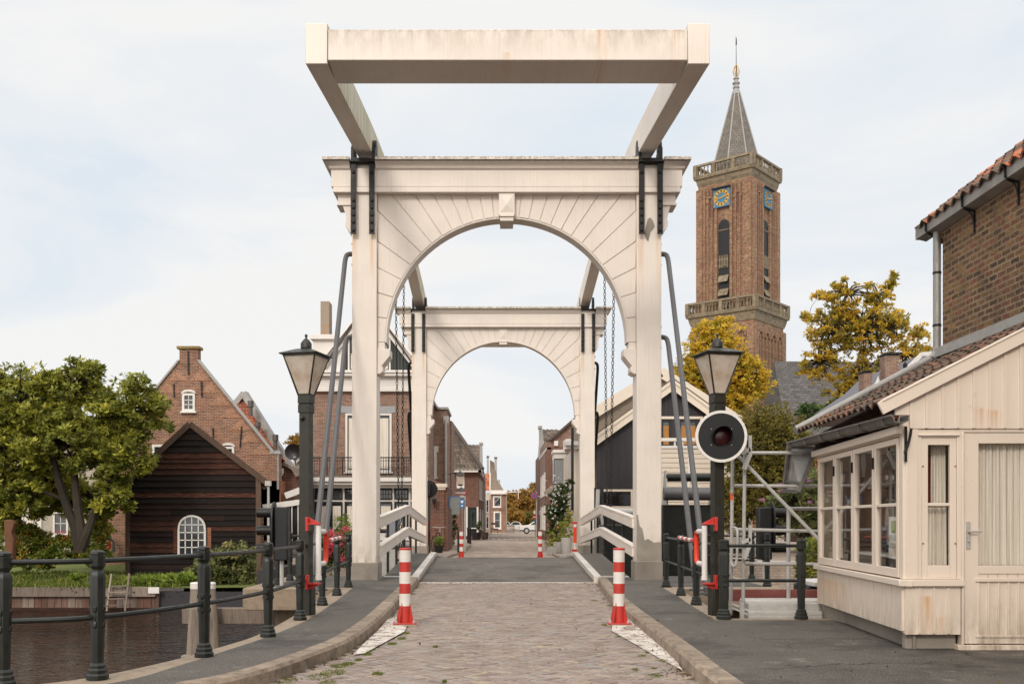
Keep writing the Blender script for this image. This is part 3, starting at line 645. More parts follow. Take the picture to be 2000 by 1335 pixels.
mp_ = [(650, 1313, 30), (663, 1300, 22), (622, 1322, 30), (680, 1296, 16), (715, 1276, 14), (722, 1268, 15), (766, 1256, 12), (785, 1246, 11), (792, 1236, 10), (738, 1248, 9), (744, 1222, 9), (756, 1205, 10), (773, 1190, 8), (790, 1195, 14), (786, 1205, 9), (700, 1288, 10), (640, 1333, 20), (738, 1315, 14), (808, 1160, 7), (816, 1148, 6),
       (1186, 1220, 14), (1160, 1172, 8), (1208, 1243, 8), (1280, 1320, 18), (1296, 1290, 14), (1330, 1300, 14), (1325, 1296, 8), (1346, 1314, 10), (1254, 1281, 9), (1265, 1275, 7), (1222, 1200, 6), (1170, 1153, 7), (1190, 1182, 6), (1240, 1308, 8), (1278, 1306, 6), (850, 1262, 6), (868, 1330, 6), (560, 1330, 26), (1216, 1214, 8)]
pts = []
for (px, py, s) in mp_:
    x0, y0 = gp_(px, py); sc_ = s*y0/F
    for _ in range(int(30+s*16)):
        a = random.random()*6.28; q = random.random()**.5; x, y = x0+math.cos(a)*sc_*q*.8, y0+math.sin(a)*sc_*q*1.4
        if -2.9 < x < 2 and (inside(x, y) or y > 21): pts.append((x, y, -.004))
for k_ in range(900):
    i = random.randrange(12, len(kin_)-2); p = kin_[i].lerp(kin_[i+1], random.random())
    if math.sin(i*2.1) > .1: pts.append((p.x+random.uniform(.0, .06), p.y, -.01))
tag(blades('moss', pts, .02, M['grassblade']), 'green moss and small weeds in the paving joints by the kerbs', 'moss', kind='stuff')

pts = []
for _ in range(420):
    y = random.uniform(7.6, 22)
    if random.random() < .55: i = random.randrange(10, len(kin_)-1); p = kin_[i]; x, y, z = p.x+abs(random.gauss(.03, .10)), p.y, .012
    elif random.random() < .5: x, z = random.uniform(2.1, 6), .128
    else: x, z = random.uniform(-1.4, 1.8), .014
    if z > .1 and y > 12.3: continue
    pts.append((x, y, z))
for _ in range(260):
    i = random.randrange(4, len(kinR_)-1); p = kinR_[i].lerp(kinR_[i+1], random.random()); pts.append((p.x-abs(random.gauss(.02, .12)), p.y, .016))
tag(leaves_mesh('leaf_litter', leafmat('dry leaves', [(0, '#3b2c1c'), (.5, '#6a4d2a'), (1, '#a5894a')], gain=1.0), np.array(pts), .035, up=3, asp=.6), 'scattered dry leaves and grit along the kerbs and on the pavement', 'leaf litter', kind='stuff')
# ================================================================ the drawbridge
AX = .18; D1 = 21.04; MIDY = 28.3
def portal(name, label, y0, sgn, base_r):
    """y0: face nearest its own bank, sgn: +1 when that bank is the camera's"""
    root = thing(name, label, 'bridge portal', (AX, y0, 0), 'the two white portals of the drawbridge')
    Y = lambda y: y0+sgn*y
    XX = lambda x: AX+x
    def bx(mb, xa, xb, ya, yb, za, zb): mb.box(XX(xa), XX(xb), Y(ya), Y(yb), za, zb)
    for s in (-1, 1):
        b = MB(); bx(b, s*2.74, s*3.26, 0, .62, .14, 8.865); po = b.build('post', M['white_post'] if sgn > 0 else M['white_post'], root, bevel=.012)
        hb = .49 if s < 0 else .52
        b = MB(); bx(b, s*2.705, s*3.29, -.03, .66, .0, hb); b.build('post_base', M['concrete2'], root, bevel=.02)
        if s > 0 and sgn > 0:   # bare concrete where the cladding has rotted away
            b = MB(); pp = [(2.735, .5), (3.262, .5), (3.262, .93), (3.1, .91), (2.98, .99), (2.9, .96), (2.86, 1.2), (2.80, 1.26), (2.76, 1.5), (2.735, 1.5)]
            b.prism([(XX(x), Y(-.004), z) for x, z in pp], (0, -.004, 0)); b.build('bare_patch', M['concrete2'], po, smooth=False)
            b = MB(); pp = [(2.90, 7.42), (2.97, 7.72), (3.03, 7.75), (3.09, 7.66), (3.12, 7.56), (3.03, 7.44), (2.98, 7.24), (2.94, 7.3)]
            b.prism([(XX(x), Y(-.004), z) for x, z in pp], (0, -.004, 0)); b.build('bare_patch', M['concrete2'], po, smooth=False)
        # outer bracket under the cornice
        b = MB(); pr = [(3.26, 8.26), (3.57, 8.26), (3.57, 8.08), (3.5, 8.05), (3.46, 8.0), (3.42, 7.88), (3.39, 7.72), (3.41, 7.70), (3.41, 7.60), (3.36, 7.52), (3.26, 7.38)]
        b.prism([(XX(s*x), Y(.06), z) for x, z in pr], (0, sgn*.46, 0)); bx(b, s*3.26, s*3.59, .03, .55, 8.02, 8.07); b.build('bracket', M['white'], root, bevel=.006)
        # impost under the arch
        b = MB(); rr = lambda a, z: (XX(s*2.74) if s < 0 else XX(s*a), XX(-a) if s < 0 else XX(2.74), min(Y(.06), Y(.54)), max(Y(.06), Y(.54)), z)
        b.rings([rr(2.69, 4.47), rr(2.62, 4.52), rr(2.62, 4.62), rr(2.65, 4.63), rr(2.49, 4.83), rr(2.47, 4.86), rr(2.47, 5.0)]); b.build('impost', M['white'], root, bevel=.006)
        # iron straps with bearings
        b = MB()
        for xa, xb in ((2.77, 2.885), (3.155, 3.27)):
            bx(b, s*xa, s*xb, -.13, -.105, 7.37, 8.90)
            for zz in (7.45, 7.62, 7.77, 7.92, 8.07, 8.66):
                c = (XX(s*(xa+xb)/2), Y(-.13), zz); b.lathe([(.036, 0), (.036, sgn*-.02), (.02, sgn*-.032)], c, 6, axis='y')
            xm = 2.79 if xa < 3 else 3.24
            bx(b, s*(xm-.03), s*(xm+.03), -.10, .40, 8.87, 9.2)
            c = (XX(s*(xm-.035 if s > 0 else xm+.035)), Y(.16), 9.27); b.lathe([(.15, 0), (.16, .01), (.16, .06), (.15, .07)], c, 18, axis='x')
        bx(b, s*2.77, s*3.27, -.13, .02, 8.86, 8.965)
        b.build('iron_strap', M['iron'], root)
        b = MB()
        for xa, xb in ((2.77, 2.885), (3.155, 3.27)):
            bx(b, s*xa, s*xb, .70, .722, 7.37, 8.735)
            for zz in (7.45, 7.62, 7.77, 7.92, 8.07, 8.60): b.lathe([(.036, 0), (.036, sgn*.02), (.02, sgn*.032)], (XX(s*(xa+xb)/2), Y(.722), zz), 6, axis='y')
        b.build('iron_strap', M['iron'], root)
        # brace rods back to the bank
        for (zt, fall) in ((7.05, 3.9), (5.28, 2.95)):
            b = MB(); x = XX(s*3.27); pt = [Vector((XX(s*3.2), Y(.3), zt)), Vector((XX(s*3.33), Y(.26), zt)), Vector((XX(s*3.40), Y(.16), zt-.06)), Vector((XX(s*3.42), Y(.06), zt-.22))]
            e = Vector((XX(s*3.36 if sgn > 0 else s*3.36), Y(-fall-.25), .12)); b.tube(catmull(pt, 4)+[e], .052, 10)
            b.lathe([(.13, 0), (.13, .03), (.07, .05), (.07, .12)], (e.x, e.y, .12), 12)
            for dz in (-.22, .22): b.lathe([(.045, 0), (.045, .03), (.025, .05)], (XX(s*3.26), Y(.3), zt+dz), 6, axis='x') if s > 0 else b.lathe([(.025, -.05), (.045, -.03), (.045, 0)], (XX(s*3.26), Y(.3), zt+dz), 6, axis='x')
            b.build('brace_rod', M['tubegrey'] if sgn > 0 else M['iron'], root)
    # entablature
    def ring(hx, yf, yb, z): return (XX(-hx), XX(hx), min(Y(yf), Y(yb)), max(Y(yf), Y(yb)), z)
    b = MB(); b.rings([ring(3.69, -.055, .675, 8.385), ring(3.69, -.055, .675, 8.775)]); b.build('frieze', M['white'], root, bevel=.008)
    b = MB(); b.rings([ring(3.65, -.075, .695, 8.262), ring(3.65, -.075, .695, 8.375)]); b.build('architrave', M['white'], root, bevel=.008)
    b = MB()
    for xa, xb, el, er in ((-3.69, -3.29, 1, 0), (-2.755, 2.755, 0, 0), (3.29, 3.69, 0, 1)):
        pr = [(8.74, .0), (8.75, .03), (8.775, .04), (8.805, .055), (8.83, .085), (8.855, .13), (8.872, .15)]
        b.rings([(XX(xa-el*o), XX(xb+er*o), min(Y(-.06-o), Y(.68+o)), max(Y(-.06-o), Y(.68+o)), z) for z, o in pr])
    b.build('crown_moulding', M['white'], root, ang=60)
    b = MB()
    for xa, xb in ((-3.85, -3.285), (-2.75, 2.75), (3.285, 3.85)): bx(b, xa, xb, -.24, .86, 8.89, 8.955)
    b.build('cornice_cap', M['white'], root, bevel=.006)
    b = MB(); bx(b, -3.81, 3.81, -.19, .79, 8.866, 8.892); b.build('lead_gap_shadow', M['iron'], root)  # black strip: lead joint and gap shadow under the cap, put in as colour
    # spandrel of radial boards around the arch
    Ra, RZ, zc = 2.585, 2.657, 5.146; b = MB(); bk = MB()
    def edge(a):
        dx, dz = math.cos(a), math.sin(a); k1 = 2.735/abs(dx) if abs(dx) > 1e-6 else 1e9; k2 = (8.262-zc)/dz if dz > 1e-6 else 1e9
        return min(k1, k2), k1 < k2
    angs = [0, 11, 21, 30, 38, 45.5, 52, 58, 63.5, 69, 74.3, 79.5, 84.2, 90]
    crn = math.atan2(8.262-zc, 2.735)
    for s in (-1, 1):
        for i in range(len(angs)-1):
            a0, a1 = R(angs[i]), R(angs[i+1]); g = .0035
            for mb, yf, th, gap in ((b, .10, .03, 1), (b, .49, .03, 1), (bk, .13, .36, 0)):
                inn = [(Ra*math.cos(a0+(a1-a0)*k/4), zc+RZ*math.sin(a0+(a1-a0)*k/4)) for k in range(5)]
                r0, s0 = edge(a0+1e-5); r1, s1 = edge(a1-1e-5)
                oo = [(r1*math.cos(a1), zc+r1*math.sin(a1))]
                if s0 != s1: oo.append((2.735, 8.262))
                oo.append((r0*math.cos(a0), zc+r0*math.sin(a0)))
                poly = inn+oo
                if gap:
                    cx = sum(p[0] for p in poly)/len(poly); cz = sum(p[1] for p in poly)/len(poly); am = (a0+a1)/2; nx, nz_ = -math.sin(am), math.cos(am)
                    wd = max((p[0]-cx)*nx+(p[1]-cz)*nz_ for p in poly); q = []
                    for p in poly:
                        t_ = (p[0]-cx)*nx+(p[1]-cz)*nz_; f_ = -.011*max(-1, min(1, t_/(.35*wd))); q.append((p[0]+nx*f_, p[1]+nz_*f_))
                    poly = q
                dy = random.uniform(0, .007) if gap else 0
                mb.prism([(XX(s*x), Y(yf+(dy if yf < .3 else -dy)), z) for x, z in poly], (0, sgn*th, 0))
        for mb, yf, th in ((b, .105, .024), (b, .491, .024), (bk, .13, .36)):
            mb.box(XX(s*2.585), XX(s*2.735), Y(yf), Y(yf+th), 4.98, zc-.004)
    b.build('spandrel_boards', M['white'], root, ang=20)
    # soffit lining, one ring
    n = 48; ri, ro = 2.55, 2.588; vs, fs = [], []
    for k in range(n+1):
        a = math.pi*k/n
        for rr_, yy in ((ri, .12), (ro, .12), (ro, .52), (ri, .52)): vs.append((XX(rr_*math.cos(a)), Y(yy), zc+(rr_+.072)*math.sin(a)))
    for k in range(n):
        for q in range(4): fs.append((4*k+q, 4*k+(q+1) % 4, 4*k+4+(q+1) % 4, 4*k+4+q))
    bk.build('spandrel_core', M['white'], root); b = MB(); b.add(vs, fs); b.build('arch_soffit', M['white'], root)
    # keystone
    b = MB(); bx(b, -.165, .165, -.04, .54, 7.80, 8.262); a_ = Y(-.04); c = Y(-.075); a2_ = Y(.54); c2_ = Y(.575)
    b.add([(XX(-.15), a2_, 7.84), (XX(.15), a2_, 7.84), (XX(.15), a2_, 8.25), (XX(-.15), a2_, 8.25), (XX(0), c2_, 8.0)], [(0, 1, 4), (1, 2, 4), (2, 3, 4), (3, 0, 4)])
    b.add([(XX(-.15), a_, 7.84), (XX(.15), a_, 7.84), (XX(.15), a_, 8.25), (XX(-.15), a_, 8.25), (XX(0), c, 8.0)], [(0, 1, 4), (1, 2, 4), (2, 3, 4), (3, 0, 4)])
    bx(b, -.15, .15, -.08, .56, 7.755, 7.80); bx(b, -.14, .14, -.05, .54, 7.67, 7.75); b.build('keystone', M['white'], root, ang=10)
    return root
portal('bridge_portal', 'nearer white wooden drawbridge portal, its arch framing the street and its posts flanking the road', D1, 1, None)
portal('bridge_portal', 'farther white drawbridge portal seen small through the arch of the nearer one', 2*MIDY-D1+.62, -1, None)

BX = .147
def balance(name, label, sgn):
    Y = (lambda y: y) if sgn > 0 else (lambda y: 2*MIDY-y)
    root = thing(name, label, 'balance frame', (AX, Y(D1+.2), 9.3), 'the two balance frames of the drawbridge')
    for s in (-1, 1):
        b = MB()
        side = [(15.5, 8.45), (16.6, 8.56), (21.0, 9.07), (21.5, 9.13), (27.3, 9.85), (27.3, 10.2), (21.2, 9.74), (16.9, 9.26), (16.35, 9.2), (16.3, 9.25), (15.5, 9.09)]
        side = [(15.5, 8.45), (21.0, 9.10), (27.3, 9.85), (27.3, 10.2), (21.2, 9.72), (16.42, 9.17), (16.34, 9.2), (15.5, 9.08)]
        b.prism([(BX+s*2.80, Y(y), z) for y, z in side], (s*.34, 0, 0)); b.build('arm', M['white_arm'] if s < 0 else M['white_clean'], root, bevel=.01)
    b = MB(); pr = [(15.52, 8.515), (16.36, 8.515), (16.36, 9.04), (15.52, 8.995)]
    b.prism([(BX-2.798, Y(y), z) for y, z in pr], (5.596, 0, 0)); b.build('counterweight_beam', M['white_beam'], root, bevel=.012)
    return root
balance('balance_frame', 'heavy white counterweight beam and its two long arms lying on top of the nearer portal', 1)
balance('balance_frame', 'counterweight beam and arms of the farther portal, mostly hidden behind its arch', -1)

def chain(label, p0, p1):
    p0, p1 = Vector(p0), Vector(p1); b = MB(); L = (p1-p0).length; d = (p1-p0)/L; pitch = .092; n = int(L/pitch); a1 = d.cross(Vector((0, 1, .1))).normalized(); a2 = d.cross(a1)
    for k in range(n):
        c = p0+d*(pitch*(k+.5)); u = a1 if k % 2 else a2; u = (u*.92+(a2 if k % 2 else a1)*.38).normalized(); w_ = d.cross(u); m_ = 10; q = 5; vs = []; fs = []
        for i in range(m_):
            t_ = 2*math.pi*i/m_; cc, ss = math.cos(t_), math.sin(t_); ctr = c+u*.030*cc+d*(.026*ss+.022*(1 if ss > .01 else (-1 if ss < -.01 else 0))); nr = (u*cc+d*ss)
            for j in range(q): al = 2*math.pi*j/q; vs.append(ctr+(nr*math.cos(al)+w_*math.sin(al))*.0105)
        for i in range(m_):
            for j in range(q): a = i*q+j; bb = i*q+(j+1) % q; fs.append((a, bb, ((i+1) % m_)*q+(j+1) % q, ((i+1) % m_)*q+j))
        b.add(vs, fs)
    tag(b.build('lifting_chain', M['iron']), label, 'chain', 'lifting chains of the drawbridge')
xl, xr = AX-2.97, AX+2.97
chain('outer of the two iron lifting chains beside the left post, hung from the nearer arm', (xl, 26.9, 9.85), (xl, 28.15, .45))
chain('inner of the two iron lifting chains beside the left post, hung from the farther arm', (xl, 29.7, 9.85), (xl, 28.75, .45))
chain('outer of the two iron lifting chains beside the right post, hung from the nearer arm', (xr, 26.9, 9.85), (xr, 28.15, .45))
chain('inner of the two iron lifting chains beside the right post, hung from the farther arm', (xr, 29.7, 9.85), (xr, 28.75, .45))

# the two leaves
def leaf(label, sgn):
    Y = (lambda y: y) if sgn > 0 else (lambda y: 2*MIDY-y)
    root = thing('bridge_leaf', label, 'bridge deck', (AX, Y(22.1), 0), 'the two leaves of the drawbridge')
    ya, yb = 22.16, 28.28; za, zb = .0, .33
    pr = lambda x0, x1, t0, t1, z0=0, z1=0: [(x0, Y(ya+(yb-ya)*t), za+(zb-za)*t+dz) for t, dz in ((t0, z0), (t1, z0), (t1, z1), (t0, z1))]
    b = MB(); b.prism(pr(AX-1.93, 0, 0, 1, -.3, .004), (3.86, 0, 0)); b.build('roadway', M['deckasphalt'], root)
    for s in (-1, 1):
        b = MB(); b.prism(pr(AX+s*2.11, 0, 0, 1, -.28, .125), (s*.62, 0, 0)); b.build('walkway', M['asphalt'], root)
        b = MB(); b.prism(pr(AX+s*1.94, 0, -.01, 1, -.1, .155), (s*.16, 0, 0)); b.build('edge_beam', M['white_worn'], root, bevel=.012)
        b = MB(); b.prism(pr(AX+s*1.935, 0, .0, 1, -.05, .06), (s*-.02, 0, 0)); b.build('kickboard', M['oldwood'], root)
        b = MB()
        for z0, z1, w_ in ((1.12, 1.35, .11), (.50, .73, .11)):
            y0_ = 21.5
            q = [(y0_, za+.12+z0-.03), (yb, zb+.12+z0), (yb, zb+.12+z1), (y0_, za+.12+z1-.03)]
            b.prism([(AX+s*2.70, Y(y), z) for y, z in q], (s*w_, 0, 0))
            q = [(yy, z+.001) for yy, z in q]
            b.prism([(AX+s*2.70-s*.012, Y(q[3][0]), q[3][1]-.03), (AX+s*2.70-s*.012, Y(q[2][0]), q[2][1]-.03), (AX+s*2.70-s*.012, Y(q[2][0]), q[2][1]+.02), (AX+s*2.70-s*.012, Y(q[3][0]), q[3][1]+.02)], (s*(w_+.03), 0, 0))
        b.build('railing', M['white_clean'], root, bevel=.008)
        b = MB()
        for t in (.33, .66, .985): zz = za+(zb-za)*t; b.box(AX+s*2.82, AX+s*2.88, Y(ya+(yb-ya)*t-.03), Y(ya+(yb-ya)*t+.03), zz-.1, zz+1.4)
        b.build('railing_post', M['iron'], root)
        b = MB(); b.prism(pr(AX+s*2.1, 0, -.004, .02, .1, .135), (s*.62, 0, 0)); b.build('joint_plate', M['galv'], root)
    return root
leaf('nearer half of the drawbridge deck, rising to the middle, with asphalt roadway and white railings', 1)
leaf('farther half of the drawbridge deck, falling away behind the crest towards the street', -1)

# ================================================================ rail posts, railings
POSTPROF = [(.078, 0), (.078, .035), (.068, .05), (.068, .075), (.058, .09), (.058, .11), (.042, .13), (.056, .80), (.048, .835), (.038, .85), (.038, .86), (.054, .885), (.054, .965), (.048, .97), (.052, .978), (.050, .995), (.03, 1.008)]
def railpost(parent, x, y, z=.12):
    b = MB(); b.lathe([(r_*1.08, zz) for r_, zz in POSTPROF], (x, y, z), 8, rot=R(22.5))
    for a in range(4):
        cx, cy = x+.044*math.cos(a*R(90)), y+.044*math.sin(a*R(90))
        b.lathe([(.008, .40), (.018, .415), (.018, .44), (.010, .455), (.014, .49), (.010, .525), (.022, .54), (.022, .565), (.008, .58)], (cx, cy, z), 6)
    return b.build('rail_post', M['rail'], parent, ang=25)
def railing(name, label, posts, z=.12, group=None, ends=None):
    root = thing(name, label, 'railing', (posts[0][0], posts[0][1], z), group)
    for p in posts: railpost(root, p[0], p[1], z)
    path = catmull([(p[0], p[1], 0) for p in (ends or posts)], 5)
    for h in (.925, .485):
        b = MB(); b.tube([Vector((p.x, p.y, z+h)) for p in path], .021, 8); b.build('rail', M['rail'], root)
    return root
LP = [(-6.2, 6.55), (-5.0, 6.78), (-3.69, 7.45), (-3.13, 7.80), (-2.68, 9.1), (-2.46, 10.68), (-2.48, 12.5), (-2.59, 14.7), (-2.69, 16.66), (-2.81, 18.74)]
railing('quay_railing', 'dark green iron railing curving along the left footway above the canal', LP)
railing('quay_railing', 'dark green iron railing on the concrete ledge left of the nearer portal', [(-4.31, 19.5), (-4.36, 20.9), (-4.3, 22.4)])
RP = [(3.18, 18.9), (3.05, 16.66), (2.93, 14.77), (2.84, 12.62)]
railing('quay_railing', 'dark green iron railing on the right footway between bridge post and lamp post', RP)
railing('quay_railing', 'short straight dark green railing between the right lamp post and the cream hut', [(2.86, 12.61), (3.83, 12.62)], ends=[(2.86, 12.61), (3.35, 12.615), (3.83, 12.62)])
railing('quay_railing', 'dark green iron railing on the concrete ledge behind the scaffold tubes', [(5.13, 19.04), (5.30, 20.86), (4.4, 22.3)])
railing('quay_railing', 'farther dark green railing beyond the left end of the bridge', [(-2.9, 36.4), (-3.2, 38.4), (-4.9, 38.6), (-6.6, 38.6)])
railing('quay_railing', 'farther dark green railing beyond the right end of the bridge', [(3.3, 36.4), (3.4, 38.4), (5.0, 38.6), (7.6, 38.6)])

# ================================================================ lamp posts
def lamp(label, x, y, rz):
    root = thing('lamp_post', label, 'street lamp', (0, 0, 0), 'green lantern posts at the nearer end of the bridge')
    b = MB(); b.box(-.067, .067, -.067, .067, .1, 2.8); b.box(-.0695, -.067, -.05, .05, .5, 2.6); b.build('post', M['lampgreen'], root, bevel=.01)
    b = MB(); b.box(-.09, .09, -.10, -.069, .14, .50); b.box(-.09, .09, .069, .10, .14, .50); b.box(.069, .10, -.068, .068, .14, .5); b.box(-.10, -.069, -.068, .068, .14, .5)
    for s in (-1, 1): b.lathe([(.012, 0), (.012, .012), (.0, .018)], (.099, .05*s, .28), 6, axis='x')
    b.build('base_box', M['lampgreen'], root, bevel=.006)
    b = MB(); b.box(-.10, .10, -.10, .10, .02, .14); b.build('footing', M['concrete'], root, bevel=.01)
    b = MB(); b.rings([(-.08, .08, -.08, .08, 2.76), (-.08, .08, -.08, .08, 2.87)]); b.rings([(-.075, .075, -.075, .075, 2.87), (-.075, .075, -.075, .075, 2.88)]); b.rings([(-.083, .083, -.083, .083, 2.882), (-.083, .083, -.083, .083, 2.985)])
    for s in (-.05, .05):
        for zz in (2.83,): b.lathe([(.008, 0), (.008, -.01)], (s, -.08, zz), 6, axis='y')
    b.build('neck', M['lampgreen'], root, bevel=.004)
    b = MB(); t0, t1, z0, z1 = .075, .218, 2.985, 3.50
    for sx in (-1, 1):
        for sy in (-1, 1): b.bar((sx*t0, sy*t0, z0), (sx*t1, sy*t1, z1), .018, .018)
    for z_, q in ((z0+.012, t0), (z1-.012, t1)):
        for a, c in (((-q, -q), (q, -q)), ((q, -q), (q, q)), ((q, q), (-q, q)), ((-q, q), (-q, -q))): b.bar((a[0], a[1], z_), (c[0], c[1], z_), .02, .02)
    lt = b.build('lantern_frame', M['lampgreen'], root)
    for k in range(4):
        b = MB(); c, s = math.cos(k*math.pi/2), math.sin(k*math.pi/2); g = lambda u, v, z: (u*c-v*s, u*s+v*c, z)
        b.quad(g(-t0+.008, -t0, z0+.02), g(t0-.008, -t0, z0+.02), g(t1-.01, -t1, z1-.02), g(-t1+.01, -t1, z1-.02)); b.build('lantern_pane', M['frost'], lt)
    b = MB(); q = .262; b.rings([(-q, q, -q, q, 3.505), (-q, q, -q, q, 3.517), (-.10, .10, -.10, .10, 3.585), (-.08, .08, -.08, .08, 3.59)])
    b.build('lantern_roof', M['lampgreen'], root)
    b = MB(); b.lathe([(.058, 3.58), (.058, 3.60), (.072, 3.605), (.072, 3.665), (.045, 3.705), (.014, 3.735), (.010, 3.745), (.018, 3.755), (.020, 3.77), (.012, 3.785), (.002, 3.79)], (0, 0, 0), 18); b.build('lantern_cap', M['lampgreen'], root, ang=40)
    b = MB(); b.lathe([(.0, -.11), (.022, -.108), (.028, -.095), (.022, -.08), (.012, -.078)], (-.02, .0, 2.69), 10, axis='y') if False else b.lathe([(.012, 0), (.026, -.012), (.03, -.03), (.022, -.05), (.002, -.056)], (-.02, -.067, 2.69), 10, axis='y'); b.build('push_knob', M['lampgreen'], root)
    root.location = (x, y, 0); root.rotation_euler.z = rz
    return root
l1 = lamp('left lamp post with square frosted lantern, standing on the quay edge beside the railing', X(598, 13.0), 13.0, R(-14))
l2 = copy_tree(l1, (X(1401, 12.95), 12.95, 0), R(13), label='right lamp post with square frosted lantern, rising behind the round black signal')
# round signal on the right lamp post
def signal_disc(name, label, c, r_, back=False, group=None):
    root = thing(name, label, 'signal', c, group); x, y, z = c; s = 1 if not back else -1
    b = MB(); b.lathe([(r_, 0), (r_, -.03*s), (r_*.895, -.03*s), (r_*.895, -.024*s)] if s > 0 else [(r_*.895, .024), (r_*.895, .03), (r_, .03), (r_, 0)], c, 64, axis='y'); b.build('white_rim', M['wht'], root)
    b = MB(); b.lathe([(r_*.893, 0), (r_*.893, -.026)], c, 64, axis='y'); b.build('background_board', M['black'], root)
    b = MB(); n = 32; ro, ri = r_*.385, r_*.36; vs, fs = [], []
    for k in range(n+1):
        a = 2*math.pi*k/n; ln = .16*(.55+.45*math.sin(a))
        for rr_, yy in ((ro, -.02), (ro, -.02-ln), (ri, -.02-ln), (ri, -.02)): vs.append((x+rr_*math.cos(a), y+s*yy, z+rr_*math.sin(a)))
    for k in range(n):
        for q in range(3): fs.append((4*k+q, 4*k+q+1, 4*k+5+q, 4*k+4+q))
    b.add(vs, fs); b.build('visor', M['black'], root)
    b = MB(); b.lathe([(ri, -.028), (ri*.8, -.045), (ri*.4, -.058), (.002, -.062)], c, 28, axis='y'); b.build('lens', M['lens'], root)
    for dx, dz in ((-.13, .095), (.13, .095), (-.13, -.11), (.13, -.11)):
        b = MB(); b.lathe([(.006, -.026), (.006, -.032)], (x+dx, y, z+dz), 6, axis='y'); b.build('bolt', M['galv'], root)
    return root
signal_disc('warning_signal', 'round black signal with white rim and unlit red lens on the right lamp post', (X(1408, 12.8), 12.8, Z(852, 12.8)), 50.5*12.8/F)
r_ = thing('warning_signal', 'black signal disc seen from behind, at the far left end of the bridge', 'signal', (X(838, 38), 38, Z(955, 38)))
b = MB(); b.lathe([(.32, 0), (.32, -.03)], (X(838, 38), 38, Z(955, 38)), 40, axis='y'); b.build('background_board', M['black'], r_)
b = MB(); b.box(X(832, 37.9), X(841, 37.9), 37.75, 37.96, Z(968, 38), Z(944, 38)); b.build('lamp_housing', M['black'], r_, bevel=.01)
b = MB(); b.box(X(838, 38)-.05, X(838, 38)+.05, 38.02, 38.12, 0, Z(955, 38)); b.build('pole', M['lampgreen'], r_)

# folded barriers
def barrier(label, x, y, s, x2, y2):
    root = thing('folded_barrier', label, 'barrier', (x, y, .5), 'barriers folded back at the lamp posts')
    b = MB(); b.tube([(x, y, .60), (x, y, 1.30)], .036, 14); b.lathe([(.042, .60), (.042, .645)], (x, y, 0), 14); b.build('hinge_tube', M['wht'], root)
    for z_, up in ((1.31, 1), (.565, -1)):
        b = MB(); b.prism([(x+s*.03, y-.05, z_), (x+s*.03, y+.05, z_), (x-s*.13, y+.06, z_), (x-s*.13, y-.06, z_)], (0, 0, .022*up)); b.prism([(x+s*.02, y, z_+.02*up), (x-s*.13, y, z_+.02*up), (x-s*.13, y, z_+.10*up)], (0, .02, 0)); b.box(x-s*.125, x-s*.16, y-.06, y+.06, z_-.08, z_+.1); b.build('bracket', M['red'], root, bevel=.004)
    b = MB(); p = Vector((x+s*.03, y+.05, 1.20)); e = Vector((x2, y2, 0)); dv = (e-Vector((x, y, 0))); dv.normalize(); u = dv*.52+Vector((s*.045, 0, 0))
    a = Vector((x, y, 0)); t_ = [a+Vector((0, 0, 1.22)), a+u*.72+Vector((0, 0, 1.22)), a+u*.95+Vector((0, 0, 1.205)), a+u+Vector((0, 0, 1.15)), a+u+Vector((0, 0, .87)), a+u*.95+Vector((0, 0, .815)), a+u*.72+Vector((0, 0, .80)), a+Vector((0, 0, .80))]
    b.tube(t_[1:7], .034, 12); b.build('guard_loop', M['orange'], root, ang=60)
    b = MB(); b.tube([t_[0], t_[1]], .035, 12); b.tube([t_[6], t_[7]], .035, 12); b.build('loop_arm', M['wht'], root)
    n = 7
    for k in range(n):
        q0 = a.lerp(e, .2+.8*k/n)+Vector((s*.05*(1-k/n), 0, 1.09)); q1 = a.lerp(e, .2+.8*(k+1)/n)+Vector((s*.05*(1-(k+1)/n), 0, 1.09)); b = MB(); b.tube([q0, q1], .03, 10); b.build('boom_segment', M['red'] if k % 2 == 0 else M['wht'], root)
    return root
barrier('white and red barrier folded back along the railing at the left lamp post', X(622, 12.85), 12.85, 1, X(666, 16.4), 16.4)
barrier('white and red barrier folded back along the railing at the right lamp post', X(1376, 12.85), 12.85, -1, X(1326, 16.4), 16.4)
for (lb, px, s) in (('barrier tube and red bracket standing at the far left end of the bridge', 833, 1), ('barrier tube and red bracket standing at the far right end of the bridge', 1123, -1)):
    x, y = X(px, 38), 38.0; root = thing('folded_barrier', lb, 'barrier', (x, y, .4))
    b = MB(); b.tube([(x, y, .3), (x, y, 1.25)], .05, 10); b.build('hinge_tube', M['wht'], root)
    b = MB(); b.tube([(x+s*.02, y-.3, .55), (x+s*.02, y-.3, 1.15)], .06, 10); b.build('guard_loop', M['orange'], root)
    b = MB(); b.box(x-.12, x+.08, y-.05, y+.05, 1.26, 1.34); b.build('bracket', M['red'], root); b = MB(); b.box(x-.12, x+.08, y-.05, y+.05, .22, .30); b.build('bracket', M['red'], root)

